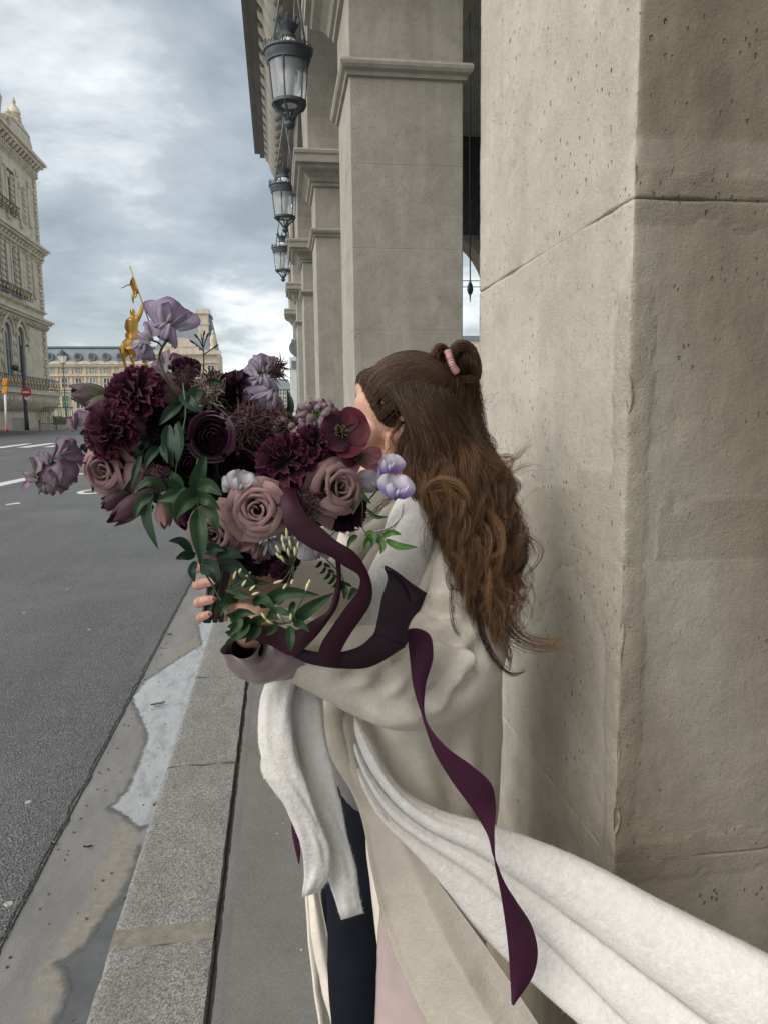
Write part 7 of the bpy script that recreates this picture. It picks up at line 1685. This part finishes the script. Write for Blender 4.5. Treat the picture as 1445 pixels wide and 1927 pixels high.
open_flower('hellebore', at(642, 815, 1.05), (0.15, 0.15, 0.95), [(0.45, px2m(56, 1.05), px2m(40, 1.05), 'red', 0.15), (1.6, px2m(42, 1.05), px2m(34, 1.05), 'red', 0.2), (-0.7, px2m(52, 1.05), px2m(40, 1.05), 'red', 0.2), (2.9, px2m(40, 1.05), px2m(30, 1.05), 'burg', 0.35), (4.0, px2m(40, 1.05), px2m(30, 1.05), 'burg', 0.35)], 'open crimson flower with dark stamens in front of the face')
open_flower('hellebore', at(672, 862, 1.06), (0.5, -0.1, 0.8), [(0.25, px2m(52, 1.06), px2m(17, 1.06), 'pink', 0.2), (-0.25, px2m(46, 1.06), px2m(15, 1.06), 'pink', 0.1), (3.0, px2m(40, 1.06), px2m(22, 1.06), 'red', 0.3), (3.8, px2m(36, 1.06), px2m(20, 1.06), 'pink', 0.2)], 'rosy pointed flower below the crimson one')
# --- sweet peas
for x, y, d, s, N_, ro, mt in (
    (322, 596, 1.05, 74, (0.35, 0.15, 0.9), -0.3, 'lilac'), (308, 618, 1.045, 52, (-0.5, -0.2, 0.8), 2.2, 'lilac'), (276, 630, 1.04, 52, (-0.4, 0.1, 0.9), 0.9, 'lilac'), (266, 655, 1.045, 38, (-0.2, -0.3, 0.9), 2.6, 'lilac'),
    (92, 858, 0.995, 50, (-0.1, 0.6, 0.8), 0.6, 'mauvepea'), (106, 898, 0.985, 54, (0.25, -0.1, 0.95), 0.1, 'mauvepea'), (62, 890, 0.99, 54, (-0.5, 0.15, 0.85), 1.1, 'mauvepea'), (128, 846, 1.0, 44, (0.5, 0.2, 0.85), -0.9, 'mauvepea'), (88, 920, 0.995, 40, (-0.1, -0.7, 0.7), 3.0, 'mauvepea'), (128, 905, 1.0, 32, (0.6, -0.4, 0.7), -2.0, 'mauvepea'),
    (139, 795, 1.07, 40, (-0.4, 0.1, 0.9), 0.4, 'mauvepea'),
    (486, 688, 1.095, 50, (-0.2, 0.2, 0.95), 0.3, 'lilac'), (504, 690, 1.10, 46, (0.5, 0.4, 0.7), -0.4, 'lilac'), (492, 722, 1.085, 46, (0.0, -0.3, 0.95), 3.0, 'lilac'), (503, 752, 1.08, 62, (0.25, -0.2, 0.9), 2.6, 'lilac'), (474, 712, 1.09, 40, (-0.5, -0.1, 0.8), 1.4, 'lilac'),
    (320, 690, 1.12, 50, (0.1, 0.1, 0.95), 0.1, 'mauvepea'), (302, 684, 1.125, 42, (-0.5, 0.2, 0.8), 0.9, 'mauvepea'), (330, 708, 1.11, 40, (0.3, -0.2, 0.9), -0.7, 'greypea'),
    (433, 908, 1.0, 38, (-0.3, 0.1, 0.95), 0.7, 'greypea'), (456, 912, 0.985, 44, (0.2, 0.0, 0.95), -0.3, 'greypea'), (470, 905, 1.0, 34, (0.5, 0.3, 0.8), -1.0, 'greypea'),
    (732, 876, 1.075, 48, (0.15, 0.15, 0.95), 0.0, 'whitepea'), (747, 922, 1.065, 52, (0.25, -0.05, 0.95), -0.15, 'whitepea'), (702, 906, 1.085, 52, (-0.2, -0.1, 0.95), 0.6, 'greypea'),
    (592, 1036, 1.02, 46, (0.2, 0.0, 0.95), 0.6, 'greypea'), (562, 1020, 1.03, 38, (-0.2, 0.3, 0.9), -0.6, 'greypea'), (545, 992, 1.03, 30, (0.1, 0.4, 0.9), 0.6, 'lilac'),
    (478, 1035, 1.03, 50, (-0.1, -0.4, 0.9), 2.6, 'rosedark'), (512, 1028, 1.03, 44, (0.2, -0.4, 0.9), 3.5, 'greypea'), (428, 962, 1.03, 40, (-0.3, -0.3, 0.9), 2.0, 'rosedark'), (605, 1030, 1.03, 36, (0.6, 0.2, 0.7), -1.2, 'greypea')):
    sweet_pea(at(x, y, d), N_, px2m(s, d), ro, mt)
for pts, r, mt in (([(325, 630, 1.06), (308, 650, 1.06), (300, 672, 1.06), (312, 708, 1.06), (345, 780, 1.08), (390, 900, 1.12), (405, 1100, 1.125)], 0.0019, 'stem'), ([(286, 640, 1.05), (300, 646, 1.06), (306, 654, 1.06)], 0.0016, 'stemdark'),
                   ([(120, 862, 1.0), (140, 868, 1.02), (168, 872, 1.06), (230, 880, 1.12)], 0.0016, 'stem'), ([(125, 900, 1.0), (138, 880, 1.01), (145, 870, 1.02)], 0.0015, 'stemdark'), ([(490, 760, 1.1), (470, 800, 1.13), (440, 900, 1.13)], 0.0018, 'stem'),
                   ([(725, 905, 1.085), (712, 920, 1.09), (690, 945, 1.10), (620, 1010, 1.12)], 0.0014, 'stem'), ([(712, 920, 1.08), (725, 925, 1.07), (735, 925, 1.07)], 0.0013, 'stem')):
    stem(pts, r, mt)
# --- drooping bell buds on a bright green stalk
def bud_cluster(c, d, lst, label=None):
    mb = MB(); cc = P(*c, d)
    for bx, by, dd, ln, r in lst:
        b = P(bx, by, d+dd); mb.tube(cr([cc, (cc+b)/2+UPV*0.003, b], 8), 0.0010, 5)
    o = mb.build('bud_cluster', M['stembright'], bq, True)
    if label: o['label'] = label
    for bx, by, dd, ln, r in lst:
        b = P(bx, by, d+dd); D = (b-cc); D = D/np.linalg.norm(D)+rng.normal(0, 0.12, 3); V, F, U = bud_ell(None, b-D*0.001, D, px2m(ln, d), px2m(r, d), None); obj('bud', V, F, M['bud'], o, True, uv=U)
L_ = []
for i in range(34):
    a = i*2.39996; rr = 0.35+0.65*((i+0.5)/34)**0.5; x = 597+26*rr*math.cos(a); y = 772+17*rr*math.sin(a)+4; L_.append((x, y, -0.012*(1-rr)-0.004+0.014*(rr > 0.9), 20+5*rng.random(), 8.2+2*rng.random()))
bud_cluster((598, 766), 1.065, L_, 'cluster of grey purple bell buds on a bright green stalk')
bud_cluster((555, 800), 1.075, [(540+14*math.cos(i*2.4), 808+14*math.sin(i*2.4), -0.008, 19, 8) for i in range(8)]+[(536, 788, 0.0, 26, 9)], None)
bud_cluster((590, 812), 1.07, [(585+18*math.cos(i*2.4), 815+12*math.sin(i*2.4), -0.01, 21, 9) for i in range(11)], None)
stem([(598, 768, 1.065), (590, 800, 1.10), (560, 880, 1.14)], 0.003, 'stembright')
# --- scabiosa heads
def scabiosa(C, N_, R_, mat, n=150, name='scabiosa', ln=0.35):
    B = basis(N_); mb = MB(); blob(mb, C, R_*0.72, None, 12)
    for i in range(n):
        z = 1-1.5*(i+0.5)/n; r_ = math.sqrt(max(0, 1-z*z)); a = i*2.39996; q = np.array((r_*math.cos(a), r_*math.sin(a), z))@B+rng.normal(0, 0.08, 3)
        p = C+q*R_*0.7; mb.tube([p, p+q*R_*ln*0.6, p+(q+rng.normal(0, 0.35, 3))*R_*ln*(0.8+0.5*rng.random())], [R_*0.045, R_*0.05, R_*0.02], 4)
    return mb.build(name, M[mat], bq, False)
scabiosa(at(352, 712, 1.09), (0, 0.2, 1), px2m(24, 1.09), 'scab'); scabiosa(at(577, 944, 1.03), (0, 0, 1), px2m(30, 1.03), 'scab', 190)
scabiosa(at(470, 800, 1.07), (0, 0.2, 1), px2m(34, 1.07), 'scab', 200, ln=0.5); scabiosa(at(515, 695, 1.11), (0.5, 0.2, 0.8), px2m(20, 1.11), 'scab', 120, ln=0.6); scabiosa(at(396, 742, 1.075), (0, 0.1, 1), px2m(24, 1.075), 'scabdry', 150, ln=0.8)
scabiosa(at(520, 800, 1.08), (0, 0.2, 1), px2m(32, 1.08), 'scab', 200, ln=0.5); scabiosa(at(400, 715, 1.11), (0, 0.4, 0.9), px2m(20, 1.11), 'scab', 120); scabiosa(at(588, 968, 1.035), (0, 0, 1), px2m(15, 1.03), 'scabdry', 80); scabiosa(at(300, 900, 1.04), (0, 0, 1), px2m(26, 1.04), 'scab', 160)
# --- tulips
def tulip(a, b, wpx, mat, label=None, n=4):
    n = 4
    A_, B_ = P(*a), P(*b); z = B_-A_; L0 = np.linalg.norm(z); z /= L0; x = np.cross(z, FWD); x /= np.linalg.norm(x); y = np.cross(x, z); w = px2m(wpx, a[2])/2
    def mk(ph, k, ext):
        k0 = rng.random()*9
        def f(u_, v):
            r_ = w*k*math.sin(math.pi*(0.08+0.78*v))**0.7; az = ph+u_*1.05*math.sin(math.pi*(0.1+0.80*v))**0.6; e = 1+0.06*math.sin(u_*5+k0)*v+0.12*nz((u_*1.5, v*2, k0), 1.0)
            return A_+(x*math.cos(az)+y*math.sin(az))*r_*e+z*L0*v*ext*(1-0.10*u_*u_*v)
        return surf(f, 11, 12)
    V, F, U = mk(0.3, 0.85, 0.95); o = obj('tulip', V, F, PM[mat], bq, True, uv=U)
    if label: o['label'] = label
    for i in range(n): V, F, U = mk(i*2*math.pi/n*1.0+0.4, 0.95+0.12*(i % 2), 0.9+0.14*rng.random()); obj('petal', V, F, PM[mat], o, True, uv=U)
tulip((212, 752, 1.06), (130, 738, 1.045), 46, 'parrot', 'green and purple parrot tulip bud pointing left'); tulip((292, 925, 1.055), (204, 985, 1.03), 44, 'tulip', 'dark purple tulip pointing down to the left')
tulip((245, 925, 1.06), (192, 958, 1.045), 32, 'tulip'); tulip((306, 938, 1.06), (311, 992, 1.05), 32, 'rosedark', None, 5); tulip((338, 945, 1.065), (350, 995, 1.055), 34, 'burg', None, 5); tulip((215, 748, 1.05), (160, 770, 1.035), 30, 'parrot')
# --- leaves, traced one by one
SPR = stem([(374, 862, 0.985), (368, 890, 0.98), (372, 925, 0.975), (374, 960, 0.98), (376, 1010, 0.99), (390, 1080, 1.05)], 0.0012, 'stem', None, 'leaf_sprig')
def lv(lst, mat, parent=None):
    for pts, w in lst: leaf(pts, w, mat, parent)
lv([([(284, 926, .99), (278, 975, .975), (298, 1033, .975)], 24), ([(312, 917, .99), (283, 905, .98), (252, 925, .975)], 22), ([(288, 930, .985), (264, 948, .975), (255, 975, .97)], 20), ([(318, 922, .98), (328, 953, .97), (334, 982, .97)], 27), ([(334, 924, .99), (332, 905, .975), (322, 888, .975)], 30),
    ([(366, 922, .975), (378, 888, .96), (388, 857, .96)], 28), ([(373, 917, .97), (394, 914, .955), (419, 932, .95)], 28), ([(374, 928, .97), (350, 944, .955), (331, 974, .955)], 34), ([(374, 957, .975), (377, 1005, .955), (380, 1062, .955)], 32), ([(378, 950, .975), (401, 968, .96), (411, 1003, .96)], 27), ([(345, 915, .98), (330, 930, .965), (296, 942, .965)], 26), ([(372, 935, .97), (392, 940, .955), (414, 958, .955)], 26)], 'leaf', SPR)
SP2 = stem([(345, 720, 1.05), (350, 780, 1.03), (338, 840, 1.02), (330, 900, 1.03)], 0.0013, 'stem', None, 'leaf_sprig')
lv([([(333, 796, 1.0), (339, 833, .985), (334, 874, .985)], 34), ([(318, 800, 1.0), (318, 840, .99), (326, 880, .99)], 24), ([(301, 841, 1.0), (284, 858, .985), (272, 882, .98)], 18), ([(302, 839, 1.0), (311, 853, .985), (316, 872, .98)], 16), ([(266, 858, 1.01), (256, 887, 1.0), (247, 919, 1.0)], 13), ([(376, 728, 1.06), (366, 750, 1.04), (353, 778, 1.035)], 26), ([(390, 724, 1.06), (404, 718, 1.05), (420, 722, 1.05)], 15), ([(543, 787, 1.08), (548, 762, 1.07), (541, 734, 1.07)], 13), ([(345, 740, 1.05), (362, 762, 1.03), (384, 776, 1.03)], 24), ([(340, 760, 1.04), (322, 775, 1.025), (300, 800, 1.02)], 22), ([(520, 775, 1.08), (500, 785, 1.07), (485, 802, 1.065)], 16)], 'leafdark', SP2)
SP3 = stem([(378, 1010, 1.03), (374, 1050, 1.035), (400, 1100, 1.07), (430, 1150, 1.06), (470, 1175, 1.04), (545, 1172, 1.015)], 0.0015, 'stem', None, 'leaf_sprig')
lv([([(362, 1038, 1.03), (342, 1018, 1.02), (318, 1018, 1.015)], 17), ([(368, 1045, 1.03), (350, 1045, 1.02), (331, 1052, 1.015)], 19), ([(368, 1056, 1.03), (363, 1076, 1.02), (367, 1096, 1.02)], 17), ([(408, 1051, 1.03), (431, 1040, 1.015), (460, 1050, 1.01)], 25), ([(380, 1062, 1.03), (402, 1074, 1.01), (410, 1098, 1.01)], 32), ([(415, 1064, 1.03), (444, 1066, 1.01), (478, 1095, 1.005)], 36), ([(385, 1040, 1.03), (405, 1030, 1.015), (424, 1036, 1.01)], 22)], 'leafdark', SP3)
lv([([(490, 1142, 1.02), (536, 1116, .995), (602, 1120, .985)], 26), ([(552, 1171, 1.01), (586, 1143, .985), (629, 1116, .98)], 26), ([(553, 1172, 1.01), (568, 1175, .99), (583, 1189, .985)], 16), ([(545, 1178, 1.0), (548, 1204, .985), (546, 1226, .985)], 17), ([(473, 1178, 1.03), (493, 1164, 1.0), (518, 1162, .995)], 21), ([(440, 1152, 1.03), (447, 1176, 1.005), (430, 1198, 1.0)], 24), ([(466, 1174, 1.02), (457, 1190, 1.0), (440, 1206, .995)], 20), ([(476, 1134, 1.03), (500, 1129, 1.0), (524, 1156, .995)], 20), ([(554, 1132, 1.01), (549, 1150, .995), (558, 1171, .99)], 11), ([(505, 1160, 1.01), (528, 1150, .99), (552, 1158, .985)], 20), ([(450, 1130, 1.03), (430, 1128, 1.01), (410, 1140, 1.0)], 18), ([(462, 1150, 1.04), (446, 1158, 1.02), (426, 1158, 1.01)], 24), ([(466, 1160, 1.04), (452, 1174, 1.02), (428, 1180, 1.015)], 24), ([(478, 1168, 1.04), (474, 1184, 1.02), (462, 1200, 1.015)], 22), ([(440, 1120, 1.05), (424, 1136, 1.03), (414, 1160, 1.02)], 22), ([(470, 1176, 1.03), (450, 1192, 1.01), (424, 1190, 1.005)], 24), ([(484, 1168, 1.03), (478, 1192, 1.01), (462, 1210, 1.0)], 24), ([(470, 1080, 1.04), (486, 1094, 1.01), (510, 1098, 1.0)], 22), ([(440, 1088, 1.04), (466, 1096, 1.015), (488, 1112, 1.005)], 24), ([(436, 1100, 1.04), (452, 1118, 1.01), (478, 1124, 1.0)], 20), ([(520, 1170, 1.01), (512, 1186, .995), (500, 1196, .99)], 16), ([(440, 1160, 1.02), (462, 1152, 1.0), (482, 1156, .995)], 18)], 'leaf', SP3)
SP4 = stem([(655, 895, 1.06), (672, 915, 1.055), (682, 945, 1.05), (686, 1000, 1.05), (715, 1008, 1.045), (740, 1022, 1.045)], 0.0010, 'stemdark', None, 'leaf_sprig')
lv([([(727, 1016, 1.045), (748, 1027, 1.035), (787, 1030, 1.03)], 15), ([(711, 1010, 1.045), (720, 1027, 1.035), (716, 1043, 1.03)], 15), ([(706, 1006, 1.045), (692, 1020, 1.035), (684, 1036, 1.035)], 15), ([(720, 1008, 1.045), (738, 1002, 1.035), (755, 1006, 1.035)], 12), ([(672, 1008, 1.05), (660, 1017, 1.04), (654, 1032, 1.035)], 11), ([(690, 1000, 1.05), (702, 1012, 1.035), (700, 1030, 1.03)], 18)], 'leaflight', SP4)
lv([([(664, 933, 1.055), (655, 935, 1.045), (645, 940, 1.045)], 15), ([(667, 941, 1.055), (663, 950, 1.045), (666, 962, 1.045)], 13), ([(671, 917, 1.055), (684, 934, 1.045), (698, 948, 1.045)], 11), ([(690, 958, 1.05), (706, 972, 1.045), (730, 973, 1.04)], 9)], 'leaf', SP4)
SP5 = stem([(612, 1050, 1.05), (628, 1066, 1.045), (642, 1080, 1.045), (652, 1110, 1.045)], 0.0009, 'stemdark', None, 'leaf_sprig')
for i in range(12):
    t = i/11; x = 606+44*t; y = 1056+20*math.sin(t*2)+24*t; sg = 1 if i % 2 else -1; leaf([(x, y, 1.045), (x+6*sg, y+5-3*sg, 1.04), (x+13*sg, y+9-3*sg, 1.035)], 7, 'leafdark', SP5)
lv([([(644, 1102, 1.045), (650, 1114, 1.035), (648, 1128, 1.035)], 13), ([(668, 1106, 1.045), (664, 1118, 1.035), (654, 1130, 1.035)], 15)], 'leaf', SP5)
# thin budding twigs rising over the top
TW = stem([(380, 722, 1.09), (384, 690, 1.085), (383, 655, 1.08), (379, 628, 1.08)], 0.0011, 'stemdark', None, 'twig')
for pts in ([(383, 668, 1.08), (395, 660, 1.078), (412, 648, 1.076)], [(383, 660, 1.08), (372, 650, 1.078), (357, 640, 1.076)], [(383, 655, 1.08), (376, 640, 1.078), (366, 628, 1.078)], [(383, 655, 1.08), (388, 640, 1.078), (393, 626, 1.078)], [(382, 648, 1.08), (383, 636, 1.078), (386, 622, 1.078)]):
    q = cr(PP(pts), 10); V, F = tube(q, [0.0009]*6+[0.0011, 0.0017, 0.0015, 0.0004], 6); obj('bud_tip', V, F, M['stemdark'], TW, True)
# jasmine buds
def jbuds(root, d, tips, label=None):
    mb = MB(); r0 = P(*root, d)
    for x, y in tips: b = P(x, y, d-0.01); mb.tube(cr([r0, (r0*0.45+b*0.55)-UPV*0.002, b], 8), 0.0006, 5)
    o = mb.build('jasmine_sprig', M['stem'], bq, True)
    for x, y in tips:
        b = P(x, y, d-0.01); D = b-r0; D /= np.linalg.norm(D); D = D*0.6+rng.normal(0, 0.1, 3)+UPV*0.4; V, F, U = bud_ell(None, b, D, px2m(15+4*rng.random(), d), px2m(2.8, d), None); obj('bud', V, F, M['jbud'], o, True, uv=U)
jbuds((553, 1062), 1.0, [(533, 1022), (541, 1012), (549, 1003), (556, 1015), (527, 1040), (538, 1036), (548, 1030), (561, 1033), (529, 1052), (536, 1058), (556, 1045), (545, 1046), (533, 1092), (541, 1098), (552, 1090)])
jbuds((425, 1112), 1.02, [(450, 1080), (462, 1088), (456, 1104), (470, 1112), (474, 1120), (440, 1090)])
jbuds((545, 1172), .985, [(502, 1166), (514, 1174), (530, 1165), (548, 1168), (576, 1112), (580, 1106)])
# --- stems in the hand and the cut ends below
mb_st = None
for i in range(16):
    a = i*2.39996; r_ = math.sqrt((i+0.5)/16); x, y = 26*r_*math.cos(a), 26*r_*math.sin(a)
    st_ = [(430+x*3.0, 960+y*0.5, 1.12+y*0.001), (415+x*0.9, 1060, 1.125+y*0.0006), (405+x*0.7, 1120, 1.125+y*0.0007), (404+x*0.8-6, 1166+6*math.sin(i*2.0), 1.125+y*0.0007)]
    stem(st_, 0.0030+0.0012*(i % 3), 'stemdark' if i % 3 else 'stem', None, 'stem', 18, 0.95)

# --- satin ribbon
def ribbon(EL, ER, n=60, wave_=0.0, mat='ribbon', name='ribbon', parent=None):
    a = cr(PP(EL), n); b = cr(PP(ER), n); V = []; m_ = 8
    for i in range(n):
        for j in range(m_):
            t = j/(m_-1); V.append(a[i]*(1-t)+b[i]*t)
    V = np.array(V); F = grid_faces(n, m_); nn = normals(V, F); s_ = np.sign(np.mean(np.sum((V-CAM)*nn, 1)))
    bow = np.array([math.sin(math.pi*(k % m_)/(m_-1)) for k in range(len(V))])*0.003
    V = V-nn*(s_*bow)[:, None]
    V, F = thicken(V, F, n, m_, 0.0004); return obj(name, V, F, M[mat], parent or bq, True, auto=50)
rb = ribbon([(520, 890, 1.06), (524, 918, 1.01), (530, 950, .985), (536, 985, .98), (553, 1008, .98), (586, 1032, .98), (619, 1046, .982), (646, 1064, .985), (676, 1084, .995), (674, 1111, 1.01), (651, 1142, 1.025), (626, 1178, 1.035), (604, 1213, 1.04), (594, 1250, 1.045)],
       [(548, 885, 1.06), (556, 920, 1.01), (566, 950, .985), (582, 975, .98), (604, 992, .98), (634, 1018, .98), (664, 1036, .982), (686, 1064, .99), (700, 1102, 1.0), (698, 1134, 1.015), (680, 1164, 1.03), (658, 1196, 1.037), (642, 1226, 1.042), (634, 1257, 1.047)], 80, 0, 'ribbonred')
ribbon([(631, 1045, 1.03), (634, 1090, 1.035), (628, 1120, 1.035), (618, 1148, 1.03), (588, 1168, 1.03), (555, 1186, 1.035), (512, 1174, 1.045), (478, 1180, 1.05)], [(640, 1045, 1.03), (642, 1100, 1.035), (636, 1138, 1.035), (614, 1174, 1.03), (586, 1208, 1.03), (553, 1234, 1.035), (508, 1214, 1.045), (474, 1202, 1.05)], 60, 0, 'ribbonred')
ribbon([(548, 1206, 1.045), (575, 1222, 1.043), (605, 1227, 1.045), (640, 1227, 1.05), (680, 1214, 1.06), (702, 1194, 1.068)], [(552, 1236, 1.045), (575, 1247, 1.043), (598, 1253, 1.045), (638, 1258, 1.05), (694, 1256, 1.062), (764, 1217, 1.074)], 50, 0, 'ribbonback_shade')
ribbon([(690, 1206, 1.072), (702, 1194, 1.070), (711, 1162, 1.074), (718, 1125, 1.080), (729, 1087, 1.084), (722, 1067, 1.088)], [(752, 1222, 1.080), (765, 1212, 1.078), (767, 1186, 1.082), (778, 1162, 1.086), (790, 1148, 1.09), (803, 1116, 1.094)], 50, 0, 'ribbonback_shade')
ribbon([(723, 1066, 1.085), (740, 1078, 1.08), (762, 1100, 1.078), (776, 1134, 1.078)], [(724, 1068, 1.085), (748, 1080, 1.086), (775, 1098, 1.088), (804, 1117, 1.09)], 20, 0, 'scab' if False else 'ribbonback_shade', 'ribbon_end')
ribbon([(752, 1206, 1.092), (764, 1204, 1.098), (769, 1222, 1.108), (772, 1250, 1.11), (777, 1290, 1.11), (796, 1354, 1.11), (814, 1408, 1.11), (847, 1466, 1.11), (893, 1530, 1.11), (921, 1582, 1.11), (932, 1636, 1.10), (944, 1698, 1.09), (955, 1781, 1.08), (962, 1889, 1.075)],
       [(756, 1188, 1.090), (782, 1182, 1.096), (808, 1194, 1.102), (815, 1232, 1.105), (800, 1294, 1.11), (801, 1352, 1.105), (836, 1402, 1.095), (889, 1442, 1.09), (923, 1474, 1.09), (932, 1510, 1.10), (930, 1574, 1.10), (937, 1640, 1.105), (968, 1692, 1.10), (1001, 1745, 1.095), (1011, 1792, 1.085), (1004, 1832, 1.08), (967, 1890, 1.075)], 110)
obj('ribbon', DARK_RIB[0], DARK_RIB[1], M['ribbon'], bq, True)
